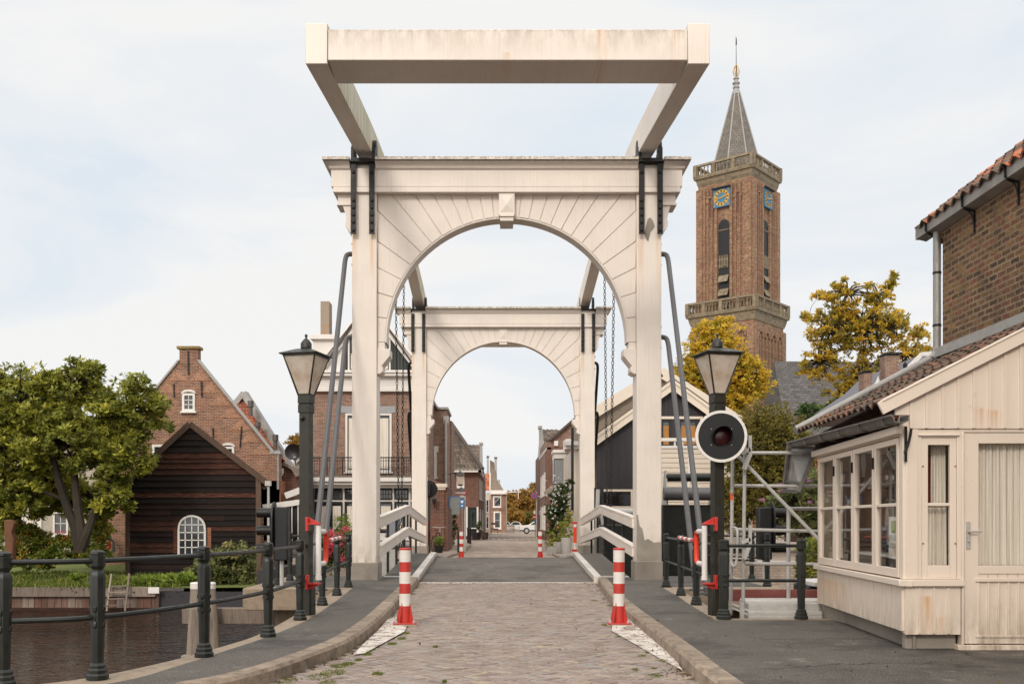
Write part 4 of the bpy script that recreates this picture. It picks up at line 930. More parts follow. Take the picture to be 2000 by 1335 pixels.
# bollards
def scuffed(name, c):
    m = Mt(name, .45); k = m.mix(m.rng(m.noise(4, 5), .4, .7), lin(c), tuple(v*.82 for v in lin(c)[:3])+(1,))
    k = m.mix(m.math('MULTIPLY', m.rng(m.noise(9, 7, m.scale(m.uv, (1, .5, 1)), .75), .585, .62), .9), k, lin('#4b4038')); k = m.mix(m.math('MULTIPLY', m.rng(m.noise(14, 5, rough=.7), .62, .66), .8), k, lin('#cfc4b8') if c[1] in 'bc' else lin('#a8483c')); m.bump(m.noise(9, 7), .3, .002); return m.color(k)
M['bred'] = scuffed('worn red bollard paint', '#b9352c'); M['bwht'] = scuffed('worn white bollard paint', '#ddd6ce')
def bollard(label):
    root = thing('bollard', label, 'bollard', (0, 0, 0), 'red and white striped bollards')
    zz = [.17, .36, .51, .66, .81, .985]
    b = MB(); b.lathe([(.0742, .04), (.0742, .255)], (0, 0, 0), 28); b.build('lower_band', M['bred'], root)
    for i, (a, c) in enumerate(((.255, .414), (.414, .545), (.545, .695), (.695, .826), (.826, .985))):
        b = MB(); b.lathe([(.0735 if i % 2 else .0742, a), (.0735 if i % 2 else .0742, c)], (0, 0, 0), 28); b.build('white_band' if i % 2 == 0 else 'red_band', M['bwht'] if i % 2 == 0 else M['bred'], root)
    b = MB(); b.lathe([(.075, .98), (.076, .984), (.076, 1.002), (.07, 1.009), (.002, 1.01)], (0, 0, 0), 28); b.build('cap', M['bred'], root)
    b = MB()
    for k in range(4):
        a = R(45+90*k+8); c, s = math.cos(a), math.sin(a)
        b.prism([(c*.07, s*.07, .035), (c*.135, s*.135, .035), (c*.132, s*.132, .06), (c*.073, s*.073, .30)], (-s*.010, c*.010, 0))
    b.build('gusset', M['bred'], root)
    b = MB(); b.box(-.15, .15, -.13, .13, .022, .040); b.build('base_plate', M['bred'], root, bevel=.003)
    for sx in (-1, 1):
        for sy in (-1, 1): b = MB(); b.lathe([(.022, .04), (.022, .055), (.014, .056), (.014, .075), (.004, .08)], (sx*.115, sy*.1, 0), 8); b.build('bolt', M['galv'], root)
    b = MB(); b.box(-.16, .17, -.15, .14, -.05, .021); b.build('footing', M['concrete'], root, bevel=.006)
    return root
b1 = bollard('near striped bollard left of the road, standing before the kerb'); x_, y_ = gp_(791, 1220); b1.location = (x_, y_, 0); b1.rotation_euler.z = R(6)
x_, y_ = gp_(1209, 1220); copy_tree(b1, (x_, y_, 0), R(-5), label='near striped bollard right of the road, its paint scuffed')
copy_tree(b1, (X(901, 37), 37, 0), 0, label='far striped bollard on the left side beyond the bridge')
copy_tree(b1, (X(1055, 37), 37, 0), 0, label='far striped bollard on the right side beyond the bridge')

# canal traffic lights seen edge-on
def canal_signal(label, x, y, s):
    root = thing('canal_signal', label, 'traffic light', (x, y, .12), 'canal traffic lights seen edge on')
    zc = 1.13; b = MB(); pr = []
    for k in range(33): a = math.pi*k/16; pr.append((x, y+.24*math.cos(a), zc+.08+(.52 if math.sin(a) > 0 else .45)*(1 if math.sin(a) > 0 else -1)*abs(math.sin(a))**.55))
    b.prism(pr[:-1], (s*.03, 0, 0)); b.build('background_board', M['black'], root)
    b = MB(); b.box(x-s*.01, x-s*.27, y-.13, y+.13, zc-.52, zc+.5); b.build('lamp_housing', M['black'], root, bevel=.02)
    for k in (-1, 0, 1):
        b = MB(); b.lathe([(.095, s*.02), (.09, s*.33), (.084, s*.33), (.088, s*.02)] if s > 0 else [(.088, -.02), (.084, -.33), (.09, -.33), (.095, -.02)], (x+s*.01, y, zc+.05+k*.34), 20, axis='x'); b.build('visor', M['iron'], root)
    b = MB(); b.tube([(x-s*.12, y+.05, .1), (x-s*.12, y+.05, zc-.5)], .04, 8); b.build('pole', M['galv'], root)
canal_signal('black canal traffic light seen edge on, left of the left lamp post', X(537, 19.2), 19.2, -1)
canal_signal('black canal traffic light seen edge on, behind the railing next to the cream hut', X(1506, 19.6), 19.6, 1)

# bridge machinery behind the right post
root = thing('bridge_winch', 'dark green machinery cabinet with two thick horizontal rollers right of the nearer portal', 'machinery', (X(1345, 25), 25, 0))
b = MB(); b.box(X(1294, 24.6), X(1402, 24.6), 24.6, 25.6, -.3, Z(985, 24.6)); b.build('cabinet', M['rail'], root, bevel=.02)
b = MB(); b.lathe([(.10, X(1300, 24.8)), (.10, X(1398, 24.8))], (0, 24.8, Z(932, 24.8)), 16, axis='x'); b.build('roller', M['rail'], root)
b = MB(); b.lathe([(.16, X(1296, 24.4)), (.16, X(1402, 24.4))], (0, 24.4, Z(964, 24.4)), 18, axis='x'); b.build('roller', M['tubegrey'], root)
for px, s in ((1300, 1), (1396, -1)):
    b = MB(); b.prism([(X(px, 24.7), 24.55, Z(985, 24.6)), (X(px, 24.7), 25.3, Z(985, 24.6)), (X(px, 24.7), 24.95, Z(918, 24.6)), (X(px, 24.7), 24.75, Z(918, 24.6))], (s*.04, 0, 0)); b.build('end_plate', M['galv'], root)
root = thing('bridge_winch', 'dark machinery cabinet with hydraulic ram right of the deck between the two portals', 'machinery', (3.6, 30, 0))
b = MB(); b.box(3.35, 5.4, 31.5, 33.5, -2.2, 1.25); b.build('cabinet', M['rail'], root, bevel=.03)
b = MB(); b.box(X(1158, 35), X(1175, 35), 34.3, 34.6, .1, Z(952, 34.5)); b.build('ram_frame', M['iron'], root)
b = MB(); b.tube([(X(1164, 34), 34.1, .1), (X(1168, 34), 34.0, Z(955, 34))], .07, 10); b.tube([(X(1186, 33), 33, .2), (X(1172, 33), 33, Z(990, 33))], .05, 8); b.build('ram', M['galv'], root)
b = MB(); b.lathe([(.12, 3.3), (.12, 5.2)], (0, 31.2, 1.65), 14, axis='x'); b.build('roller', M['galv'], root)
root = thing('solar_panel', 'small tilted solar panel behind the left bridge railing', 'solar panel', (X(766, 30), 30, 0))
b = MB(); b.prism([(X(752, 30), 30, Z(1048, 30)), (X(775, 30), 30, Z(1048, 30)), (X(783, 30), 30.5, Z(1010, 30.5)), (X(762, 30), 30.5, Z(1010, 30.5))], (0, -.02, .03)); b.build('panel', M['darkglass'], root)
b = MB(); b.box(-3.4, -3.3, 30.4, 30.5, -1, 1.3); b.box(-3.6, -3.1, 30.2, 30.7, -.6, .5); b.build('mast', M['galv'], root)

# timber dolphin and fender
root = thing('mooring_pile', 'grey timber mooring piles with white caps standing in the canal behind the railing', 'mooring pile', (X(396, 19.9), 19.9, WZ))
for dx, tw, top in ((-.11, -.06, 1140), (.12, .08, 1140), (0, 0, 1185)):
    x = X(396, 19.9)+dx; y = 19.9+(0 if dx else -.3); zt = Z(top, 19.9)
    b = MB(); b.tube([(x+tw*2.0, y, WZ-1), (x, y, zt)], [.16, .125], 14); b.build('pile', M['oldwood'], root)
    if dx: b = MB(); b.lathe([(.138, zt-.09), (.138, zt+.02), (.12, zt+.04), (.01, zt+.045)], (x, y, 0), 16); b.build('cap', M['wht'], root)
root = thing('fender_beam', 'wide grey timber fender beam leading from the mooring piles to the bridge', 'fender', (-4.8, 20.2, -.7))
b = MB(); b.box(X(358, 20.2), -4.0, 20.1, 20.35, Z(1217, 20.2), Z(1186, 20.2)); b.build('beam', M['oldwood'], root, bevel=.015)
b = MB(); b.box(X(356, 19.6), -4.0, 19.5, 19.7, WZ-.3, Z(1278, 19.6)); b.build('lower_beam', M['oldwood'], root, bevel=.015)

# ladder at the garden bank
root = thing('wooden_ladder', 'weathered wooden ladder leaning down from the garden bank into the water', 'ladder', (X(228, 29.4), 29.4, WZ))
for a, c in (((216, 1120), (207, 1192)), ((251, 1119), (243, 1192))):
    b = MB(); b.bar((X(a[0], 29.55), 29.62, Z(a[1], 29.6)), (X(c[0], 29.3), 29.35, Z(c[1], 29.4)), .05, .05, up=(0, 1, 0)); b.build('stile', M['oldwood'], root)
for k, py in enumerate((1144, 1156, 1168.5, 1181)):
    b = MB(); x0, x1 = 215-k*2.4, 249.5-k*2.1; b.bar((X(x0, 29.5), 29.52-.05*k, Z(py, 29.5)), (X(x1, 29.5), 29.52-.05*k, Z(py-1, 29.5)), .06, .035); b.build('rung', M['oldwood'], root)
# ================================================================ the cream hut on the right
hut = thing('bridge_keeper_hut', 'cream boarded bridge keeper hut with tiled lean-to roof, bay of casement windows and glazed door', 'hut', (5, 9.6, .12))
C0 = Vector((3.90, 9.59, 0)); C1 = Vector((4.18, 13.0, 0)); wv = (C1-C0).normalized(); WL = (C1-C0).length; nv = Vector((-wv.y, wv.x, 0)); nv = -nv if nv.x > 0 else nv
def S_(t, z, o=0): return C0+wv*t+nv*o+Vector((0, 0, z))
HW = M['hutwhite']
# lower boarded panels
b = MB(); n = 22
for i in range(n):
    a, c = WL*i/n, WL*(i+1)/n; b.ob(S_(a+.003, .30, 0), S_(c-.003, 0, 0)-S_(a+.003, 0, 0), (0, 0, .435), nv*random.uniform(.022, .026))
b.ob(S_(0, .30, -.06), wv*WL, (0, 0, .435), nv*.06)
x = 3.90
while x < 4.40: b.box(x+.003, min(x+.135, 4.43), 9.565, 9.59, .27, .735); x += .138
b.box(3.90, 4.43, 9.59, 9.64, .28, .735)
for xx in (4.035, 4.172, 4.31): b.box(xx-.012, xx+.012, 9.553, 9.567, .28, .73)
b.build('lower_boarding', HW, hut)
b = MB(); b.ob(S_(.02, .12, -.12), wv*(WL-.04), (0, 0, .24), nv*.03); b.box(3.93, 4.42, 9.64, 9.72, .12, .33); b.box(4.2, 5.9, 9.75, 12.9, .1, .3)
b.build('plinth', M['concrete2'], hut, bevel=.01)
b = MB(); b.ob(S_(-.07, .735, 0), wv*(WL+.1), (0, 0, .06), nv*.07); b.ob(S_(-.07, .73, -.06), wv*(WL+.1), (0, 0, .06), nv*.059); b.box(3.83, 4.45, 9.52, 9.6, .733, .798)
b.build('sill', HW, hut, bevel=.006)
# window band on the canal side
z0, z1 = .80, 2.16
b = MB()
b.ob(S_(-.02, z0, -.08), wv*.10, (0, 0, 1.40), nv*.10); b.ob(S_(WL-.06, z0, -.08), wv*.06, (0, 0, 1.37), nv*.10)
b.ob(S_(-.015, 2.175, -.08), wv*(WL+.04), (0, 0, .10), nv*.112); b.ob(S_(-.05, 2.19, .035), wv*(WL+.1), (0, 0, .075), nv*.055)
b.box(3.905, 4.02, 9.555, 9.66, z0, 2.235)
b.build('window_frame', HW, hut, bevel=.005)
cw = (WL-.16)/4
for i in range(4):
    a = .08+i*cw; b = MB(); t_ = .06; e = .012
    zb, zt = z0+.008, 2.165
    b.ob(S_(a+e, zb, -.02), wv*t_, (0, 0, zt-zb), nv*.05); b.ob(S_(a+cw-e-t_, zb, -.02), wv*t_, (0, 0, zt-zb), nv*.05)
    b.ob(S_(a+e+t_, zb, -.02), wv*(cw-2*e-2*t_), (0, 0, .085), nv*.05); b.ob(S_(a+e+t_, zt-.06, -.02), wv*(cw-2*e-2*t_), (0, 0, .06), nv*.05)
    b.ob(S_(a+e+t_, 1.50, -.015), wv*(cw-2*e-2*t_), (0, 0, .032), nv*.04)
    wn_ = b.build('casement_window', HW, hut, bevel=.004)
    b = MB(); p0 = S_(a+e+t_, zb+.07, .0); p1 = p0+wv*(cw-2*e-2*t_); hz = Vector((0, 0, zt-zb-.11)); b.quad(p0, p1, p1+hz, p0+hz); b.build('pane', M['glass'], wn_)
    if i in (1, 2, 3):
        b = MB(); b.bar(S_(a, 2.02, .04), S_(a, 1.90, .04), .02, .012); b.build('stay', M['iron'], wn_)
# front window
FX = 9.57
b = MB(); b.box(4.02, 4.06, FX, 9.64, z0, 2.24); b.box(4.40, 4.44, FX, 9.64, z0, 2.24); b.box(4.06, 4.40, FX+.001, 9.64, 2.155, 2.235); b.box(4.02, 4.42, FX-.02, FX-.001, 2.17, 2.19)
b.box(4.06, 4.40, FX+.002, 9.62, z0, .815)
b.build('window_frame', HW, hut, bevel=.005)
b = MB(); b.box(4.062, 4.125, FX+.01, 9.62, .815, 2.152); b.box(4.335, 4.398, FX+.01, 9.62, .815, 2.152); b.box(4.125, 4.335, FX+.01, 9.62, .815, .93); b.box(4.125, 4.335, FX+.01, 9.62, 2.085, 2.152); b.box(4.125, 4.335, FX+.015, 9.61, 1.50, 1.53)
wn_ = b.build('casement_window', HW, hut, bevel=.004); b = MB(); b.quad((4.125, 9.60, .93), (4.335, 9.60, .93), (4.335, 9.60, 2.085), (4.125, 9.60, 2.085)); b.build('pane', M['glass'], wn_)
b = MB()
for xx in (4.075, 4.385):
    for zz in (1.14, 1.88): b.lathe([(.009, 0), (.009, -.006)], (xx, FX+.01, zz), 8, axis='y')
b.build('screw', plain('rust', '#a06a34', .8), wn_)
# door and jambs
b = MB(); b.box(4.44, 4.47, FX-.0, 9.66, .14, 2.24); b.box(4.47, 5.9, FX, 9.66, 2.205, 2.24); b.box(5.42, 5.9, FX, 9.66, .12, 2.205); b.box(4.40, 5.9, FX-.015, 9.7, .12, .17); b.box(4.44, 4.465, FX-.01, FX, .17, 2.2)
b.build('door_frame', HW, hut, bevel=.004)
b = MB(); b.box(4.475, 4.61, 9.58, 9.625, .18, 2.2); b.box(5.28, 5.415, 9.58, 9.625, .18, 2.2); b.box(4.61, 5.28, 9.58, 9.625, 2.10, 2.2); b.box(4.61, 5.28, 9.58, 9.625, .85, .93); b.box(4.61, 5.28, 9.58, 9.625, .18, .24); b.box(4.58, 5.30, 9.562, 9.58, .775, .81)
x = 4.61
while x < 5.27: b.box(x+.003, min(x+.094, 5.28), 9.59, 9.605, .24, .85); b.box(x-.008, x+.008, 9.575, 9.59, .26, .78); x += .096
b.box(4.58, 5.31, 9.568, 9.58, .24, .262)
dr = b.build('door', HW, hut, bevel=.003)
b = MB(); b.quad((4.61, 9.60, .93), (5.28, 9.60, .93), (5.28, 9.60, 2.10), (4.61, 9.60, 2.10)); b.build('pane', M['glass'], dr)
b = MB(); b.box(4.49, 4.528, 9.568, 9.58, 1.09, 1.35); b.tube([(4.51, 9.568, 1.255), (4.51, 9.53, 1.255)], .011, 10); b.tube([(4.51, 9.532, 1.257), (4.62, 9.532, 1.255)], .009, 10); b.lathe([(.013, 0), (.013, -.012)], (4.509, 9.568, 1.165), 12, axis='y'); b.build('handle', M['galv'], dr, bevel=.002)
# gable boarding and verge
def roofz(x): return 2.45+.508*(x-3.68)
b = MB(); x = 3.80
b_pts = []
while x < 5.88:
    xa, xb = x+.003, min(x+.147, 5.88); zb = 2.24 if xa > 3.89 else 2.37
    b.prism([(xa, 9.555+random.uniform(0, .003), zb), (xb, 9.555, zb), (xb, 9.555, roofz(xb)-.03), (xa, 9.555, roofz(xa)-.03)], (0, .03, 0))
    if x > 3.85: b.box(x-.014, x+.014, 9.543, 9.555, zb+.004, roofz(x)-.04)
    x += .15
b.prism([(3.85, 9.585, 2.24), (5.9, 9.585, 2.24), (5.9, 9.585, roofz(5.9)-.05), (3.85, 9.585, roofz(3.85)-.05)], (0, .06, 0))
b.build('gable_boarding', HW, hut)
b = MB(); dv = Vector((1, 0, .508)).normalized(); up = Vector((-.508, 0, 1)).normalized()
b.ob(Vector((3.67, 9.50, roofz(3.67)-.075)), dv*2.6, up*.125, (0, .035, 0)); b.ob(Vector((3.66, 9.49, roofz(3.66)+.05)), dv*2.6, up*.018, (0, .10, 0)); b.build('verge_board', HW, hut, bevel=.004)
b = MB(); tiles(b, (3.66, 9.56, 2.47), (4.02, 13.32, 2.55), (5.90, 13.32, 3.50), (5.90, 9.56, 3.60), tw=.235, tl=.31, amp=.034, lift=.035); b.build('roof', M['oldtile'], hut, ang=60)
b = MB(); b.prism([(3.8, 9.6, 2.38), (5.9, 9.6, 3.47), (5.9, 9.6, 3.42), (3.8, 9.6, 2.33)], (.3, 3.7, .05)); b.ob(S_(.0, 2.2, -.05), wv*3.7, (0, 0, .22), nv*.04); b.build('roof_deck', M['tar'], hut)
b = MB(); a_, c_ = Vector((3.98, 13.34, 2.56)), Vector((5.88, 13.34, 3.56)); b.bar(a_, c_, .16, .10); b.tube([a_+Vector((-.02, -.06, .02)), c_+Vector((0, -.06, .03))], .045, 10); b.build('verge_flashing', M['lead'], hut)
b = MB(); b.ob((5.80, 9.5, roofz(5.80)+.02), (.09, 0, .0), (0, 0, .12), (0, 3.8, -.02)); b.build('wall_flashing', M['lead'], hut)
# walls, floor and furniture inside
b = MB(); b.box(4.22, 5.86, 12.9, 12.96, .1, 2.5); b.box(5.83, 5.86, 9.7, 12.95, .1, 3.3); b.box(4.2, 5.86, 9.7, 12.95, .28, .34); b.add([(3.9, 9.65, 2.28), (5.86, 9.65, 2.5), (5.86, 13, 2.5), (4.2, 13, 2.28)], [(0, 1, 2, 3)])
b.build('inner_lining', plain('inner wall', '#b6a489', .8), hut)
def curtain(parent, a, c, z0, z1, folds, amp=.018):
    a, c = Vector(a), Vector(c); L = (c-a).length; d = (c-a)/L; nn = Vector((-d.y, d.x, 0)); n = folds*8; top, bot = [], []
    for i in range(n+1):
        t_ = i/n; w_ = amp*math.sin(t_*folds*2*math.pi+.8*math.sin(t_*9))
        top.append(a+d*L*t_+nn*w_*.6+Vector((0, 0, z1))); bot.append(a+d*L*t_+nn*w_*1.3+Vector((0, 0, z0)))
    b = MB(); b.strip(bot, top); return b.build('curtain', M['curtain'], parent, ang=80)
curtain(hut, (4.61, 9.68, 0), (5.30, 9.68, 0), .93, 2.12, 11)
curtain(hut, (4.10, 9.70, 0), (4.36, 9.70, 0), .9, 1.49, 6); curtain(hut, (4.22, 9.74, 0), (4.37, 9.74, 0), 1.5, 2.1, 3)
q0, q1 = S_(WL-.62, 0, -.14), S_(WL-.14, 0, -.14); curtain(hut, q0, q1, .9, 2.1, 6); q0, q1 = S_(.05, 0, -.2), S_(.30, 0, -.2); curtain(hut, q0, q1, .9, 2.1, 3)
red = thing('red_machine', 'tall red cabinet seen through the nearest side window of the hut', 'cabinet', (4.75, 11.0, .34)); b = MB(); b.lathe([(.16, .34), (.16, 1.5), (.17, 1.52), (.17, 2.0), (.14, 2.06)], (4.62, 10.75, 0), 20); b.build('body', M['red'], red)
dk = thing('desk', 'white desk with papers and cables behind the hut windows', 'desk', (4.9, 11.8, .34)); b = MB(); b.box(4.38, 4.95, 10.3, 12.6, .95, .99); b.build('top', M['wht'], dk); b = MB(); b.box(4.4, 4.45, 10.4, 10.45, .34, .95); b.box(4.85, 4.9, 12.4, 12.45, .34, .95); b.build('leg', M['galv'], dk)
for (nm, lb, ct, bxs, mt) in (('desk_phone', 'dark telephone on the hut desk', 'telephone', [(4.5, 4.68, 11.2, 11.36, .99, 1.06), (4.48, 4.53, 11.2, 11.38, 1.06, 1.1)], 'black'), ('monitor', 'grey monitor standing on the hut desk behind the glass', 'monitor', [(4.6, 4.64, 11.7, 12.1, 1.08, 1.36), (4.6, 4.7, 11.85, 11.95, .99, 1.08)], 'tubegrey'), ('paper_tray', 'white paper tray on the hut desk', 'tray', [(4.45, 4.7, 10.6, 10.9, .99, 1.03), (4.45, 4.7, 10.6, 10.9, 1.05, 1.07)], 'wht')):
    t_ = thing(nm, lb, ct, (bxs[0][0], bxs[0][2], .99)); b = MB(); [b.box(*q) for q in bxs]; b.build('body', M[mt], t_, bevel=.008)
# calendar on the pane
cal = thing('wall_calendar', 'year calendar with green picture stuck inside the nearest side window', 'calendar', tuple(S_(.33, 1.15, -.03)))
b = MB(); b.ob(S_(.16, .98, -.03), wv*.42, (0, 0, .42), nv*-.003); b.build('sheet', M['wht'], cal)
b = MB(); b.ob(S_(.28, 1.24, -.026), wv*.20, (0, 0, .12), nv*.002); b.build('picture', plain('calendar green', '#8fa05a', .6), cal)
for r0 in range(3):
    for c0 in range(4):
        b = MB(); b.ob(S_(.19+c0*.095, 1.005+r0*.075, -.026), wv*.08, (0, 0, .06), nv*.002); b.build('month_block', plain('calendar block', ['#c7b7a2', '#b9c3c7', '#cfb596'][(r0+c0) % 3], .6), cal)
# gutter of the hut
gt = thing('hut_gutter', 'slim dark zinc gutter on iron brackets running along the canal side of the hut', 'gutter', (4.0, 11.5, 2.3))
A = Vector((3.80, 9.36, 2.30)); B_ = Vector((4.03, 13.55, 2.37)); dv = (B_-A).normalized(); sd = Vector((-dv.y, dv.x, 0)).normalized()
prof = [(.05, .045), (.05, -.005), (-.0, -.03), (-.08, -.02), (-.105, .035), (-.09, .045), (-.075, -.01), (0, -.018), (.04, .0), (.04, .045)]
b = MB(); vs = []
for p in (A, B_):
    for (u, z) in prof: vs.append(p+sd*(-u)+Vector((0, 0, z)))
n = len(prof); b.add(vs, [(i, (i+1) % n, (i+1) % n+n, i+n) for i in range(n)]+[tuple(range(n)), tuple(range(2*n-1, n-1, -1))]); b.tube([A+sd*.11+Vector((0, 0, .045)), B_+sd*.11+Vector((0, 0, .045))], .013, 8); b.build('trough', M['zincdark'], gt, ang=25)
for k in range(6):
    p = A.lerp(B_, .06+.18*k); b = MB(); b.bar(p+sd*-.08+Vector((0, 0, -.034)), p+sd*.115+Vector((0, 0, -.024)), .02, .015); b.bar(p+sd*.112+Vector((0, 0, -.03)), p+sd*.112+Vector((0, 0, .05)), .02, .01, up=(0, 1, 0)); b.build('bracket', M['zincdark'], gt)
b = MB(); b.tube(catmull([(3.93, 9.50, 2.23), (3.91, 9.5, 2.12), (3.86, 9.48, 2.0)], 4), .014, 6); b.box(3.885, 3.905, 9.53, 9.55, 1.92, 2.26); b.build('scroll_bracket', M['iron'], gt)
# hanging chute at the far end
ch = thing('hanging_hood', 'grey ribbed zinc hood hanging from the far end of the hut gutter', 'hood', (X(1565, 13.6), 13.6, 1.8))
q = [P(1541, 866, 13.75), P(1594, 876, 13.4), P(1560, 960, 13.5), P(1531, 958, 13.9)]
b = MB(); b.prism(q, (.03, .05, 0)); b.build('panel', M['zinc'], ch)
b = MB()
for i in range(4): b.bar(q[i]+Vector((-.01, -.03, 0)), q[(i+1) % 4]+Vector((-.01, -.03, 0)), .04, .05)
for t_ in (.2, .8): b.bar(q[0].lerp(q[3], t_)+Vector((0, -.04, 0)), q[1].lerp(q[2], t_)+Vector((0, -.04, 0)), .03, .03)
b.build('frame', M['zincdark'], ch)

# ================================================================ the tall brick house on the right
bh = thing('brick_house', 'tall weathered yellow brown brick house with orange pantiles rising behind the hut', 'house', (7.5, 8, 0))
b = MB(); b.box(5.90, 16, 1.0, 13.25, 0, 5.42); b.build('wall', M['brickD'], bh)
b = MB(); tiles(b, (5.76, 1.0, 5.36), (5.76, 13.62, 5.36), (9.3, 13.62, 8.19), (9.3, 1.0, 8.19), tw=.24, tl=.32, amp=.045, lift=.045); b.build('roof', rampmat('mixed old pantile', [(0, '#4a3a30'), (.4, '#6a5242'), (.65, '#7d5a45'), (.8, '#a86445'), (1, '#b86a48')], .85, .4, '#322a24', 2.6), bh, ang=60)
b = MB(); b.prism([(5.85, 13.5, 5.36), (9.3, 13.5, 8.10), (9.3, 13.5, 5.1), (5.9, 13.5, 5.1)], (0, -.25, 0)); b.build('gable', M['brickD'], bh)
g2 = thing('house_gutter', 'grey zinc box gutter with iron brackets under the eaves of the tall brick house', 'gutter', (5.7, 8, 5.3))
b = MB(); pr = [(5.745, 5.385), (5.755, 5.235), (5.895, 5.20), (5.895, 5.24), (5.78, 5.265), (5.775, 5.385)]
b.prism([(x, 1.0, z) for x, z in pr], (0, 12.75, 0)); b.tube([(5.745, 1, 5.388), (5.745, 13.75, 5.388)], .014, 8); b.box(5.75, 5.895, 13.72, 13.76, 5.225, 5.38); b.build('trough', M['zinc'], g2, ang=25)
for k in range(11):
    y = 13.4-k*1.05; b = MB(); b.bar((5.732, y, 5.395), (5.742, y, 5.235), .03, .012, up=(0, 1, 0)); b.bar((5.745, y, 5.225), (5.89, y, 5.185), .025, .016)
    b.tube(catmull([(5.77, y, 5.21), (5.83, y, 5.18), (5.865, y, 5.12), (5.88, y, 5.02)], 4), [.010]*13, 6); b.box(5.878, 5.897, y-.012, y+.012, 4.93, 5.19)
    b.build('bracket', M['iron'], g2)
dp = thing('downpipe', 'grey downpipe at the corner of the tall brick house, ending above the hut roof', 'downpipe', (X(1832, 13.3), 13.33, 3.5))
b = MB(); xp = X(1832, 13.3); b.tube(catmull([(xp, 13.33, 5.21), (xp, 13.33, 4.5), (xp, 13.33, 3.75), (xp-.005, 13.33, 3.64)], 5)+[Vector((xp-.04, 13.3, 3.57)), Vector((xp-.10, 13.25, 3.50))], .05, 14); b.build('pipe', M['zinc'], dp)
for zz in (4.65, 3.95): b = MB(); b.lathe([(.056, zz), (.056, zz+.03)], (xp, 13.33, 0), 14); b.box(xp, 5.9, 13.31, 13.35, zz+.005, zz+.02); b.build('clamp', M['iron'], dp)

# ================================================================ scaffold tubes behind the short railing
sf = thing('scaffold', 'galvanised scaffold tubes rising beside the hut behind the short railing', 'scaffolding', (X(1440, 13.3), 13.3, -.3))
def tb(a, c, r_=.024, nm='tube'): b = MB(); b.tube([a, c], r_, 10); b.build(nm, M['galv'], sf)
g_ = lambda px, py, d=13.4: P(px, py, d)
tb(g_(1427, 1200), g_(1431, 880)); tb(g_(1451, 1205, 13.2), g_(1455, 858, 13.2)); tb(g_(1438, 886, 13.3), g_(1602, 1056, 13.1))
for (a, c, d) in (((1466, 884), (1604, 884), 13.5), ((1430, 948), (1604, 949), 13.6), ((1430, 1033), (1604, 1037), 13.5), ((1452, 1100), (1604, 1101), 13.5)): tb(g_(*a, d), g_(*c, d))
b = MB(); b.tube(catmull([g_(1604, 993, 14.2), g_(1552, 993, 14.2), g_(1543, 996, 14.2), g_(1540, 1006, 14.2), g_(1540, 1172, 14.2)], 4), .028, 10); b.build('tube', M['galv'], sf)
for (px, py) in ((1462, 880), (1462, 1055)):
    b = MB(); b.bar(g_(px+3, py-30, 13.1), g_(px+3, py+12, 13.1), .04, .04, up=(0, 1, 0)); b.bar(g_(px+2, py+8, 13.1), g_(px-9, py+36, 13.1), .05, .05, up=(0, 1, 0)); b.bar(g_(px-14, py+4, 13.1), g_(px+3, py-3, 13.1), .05, .04, up=(0, 1, 0)); b.build('clamp_plate', M['galv'], sf)
b = MB(); b.tube(catmull([g_(1432, 1030, 13.3), g_(1440, 1036, 13.2), g_(1439, 1090, 13.2), g_(1434, 1106, 13.2), g_(1428, 1098, 13.3)], 4), .018, 8); b.build('loop', M['galv'], sf)
lb_ = thing('tube_label', 'small orange label with a letter U wrapped on the left scaffold tube', 'label', tuple(g_(1428.5, 970, 13.4)))
c_ = g_(1428.7, 976, 13.4); b = MB(); b.lathe([(.0255, c_.z), (.0255, c_.z+.085)], (c_.x+.003, 13.4, 0), 14); b.build('band', plain('label orange', '#e8591f', .5), lb_)
text_obj('U', .05, M['black'], lb_, Vector((.012, -.0275, .042)), (R(90), 0, 0))
# materials stored in the pit
pt = thing('work_raft', 'red wooden work raft carrying scaffold parts below the short railing', 'raft', (X(1510, 14.2), 14.2, -.6))
b = MB(); b.box(X(1423, 14.4), X(1640, 14.4), 14.4, 14.48, Z(1173, 14.4), Z(1151, 14.4)); b.box(X(1423, 14.4), X(1640, 14.4), 12.9, 14.6, -.5, -.28); b.build('hull', plain('faded red timber', '#8a4d47', .8, ga=.6), pt)
b = MB(); b.box(X(1455, 14), X(1640, 14), 13.9, 14.35, -.28, Z(1170, 14)); b.build('white_sheet', M['white_worn'], pt, bevel=.03)
rk = thing('aluminium_planks', 'stack of aluminium scaffold planks lying on the raft', 'planks', (X(1540, 13.4), 13.4, -.3))
for k, (py0, py1, y) in enumerate(((1200, 1193, 12.85), (1192, 1178, 13.0), (1208, 1201, 12.8))):
    b = MB(); b.box(X(1462, y), X(1606, y), y, y+.25, Z(py0, y), Z(py1, y)); b.build('plank', M['galv'], rk, bevel=.006)
b = MB(); b.bar(g_(1425, 1176, 13), g_(1500, 1206, 12.85), .03, .02); b.bar(g_(1421, 1182, 13), g_(1480, 1207, 12.85), .03, .02); b.box(X(1446, 12.9), X(1454, 12.9), 12.9, 12.94, Z(1207, 12.9), Z(1177, 12.9)); b.build('plank', M['galv'], rk)
bx_ = thing('storage_box', 'dark blue lidded box beside the far corner of the hut', 'box', (X(1590, 15.5), 15.5, -.5)); b = MB(); b.box(X(1575, 15.5), X(1640, 15.5), 15.5, 16.2, -.6, Z(1142, 15.5)); b.build('body', plain('dark blue plastic', '#23262f', .5), bx_, bevel=.03); b = MB(); b.box(X(1590, 15.3), X(1640, 15.3), 15.3, 16.3, Z(1145, 15.3), Z(1136, 15.3)); b.build('lid', M['wht'], bx_, bevel=.01)
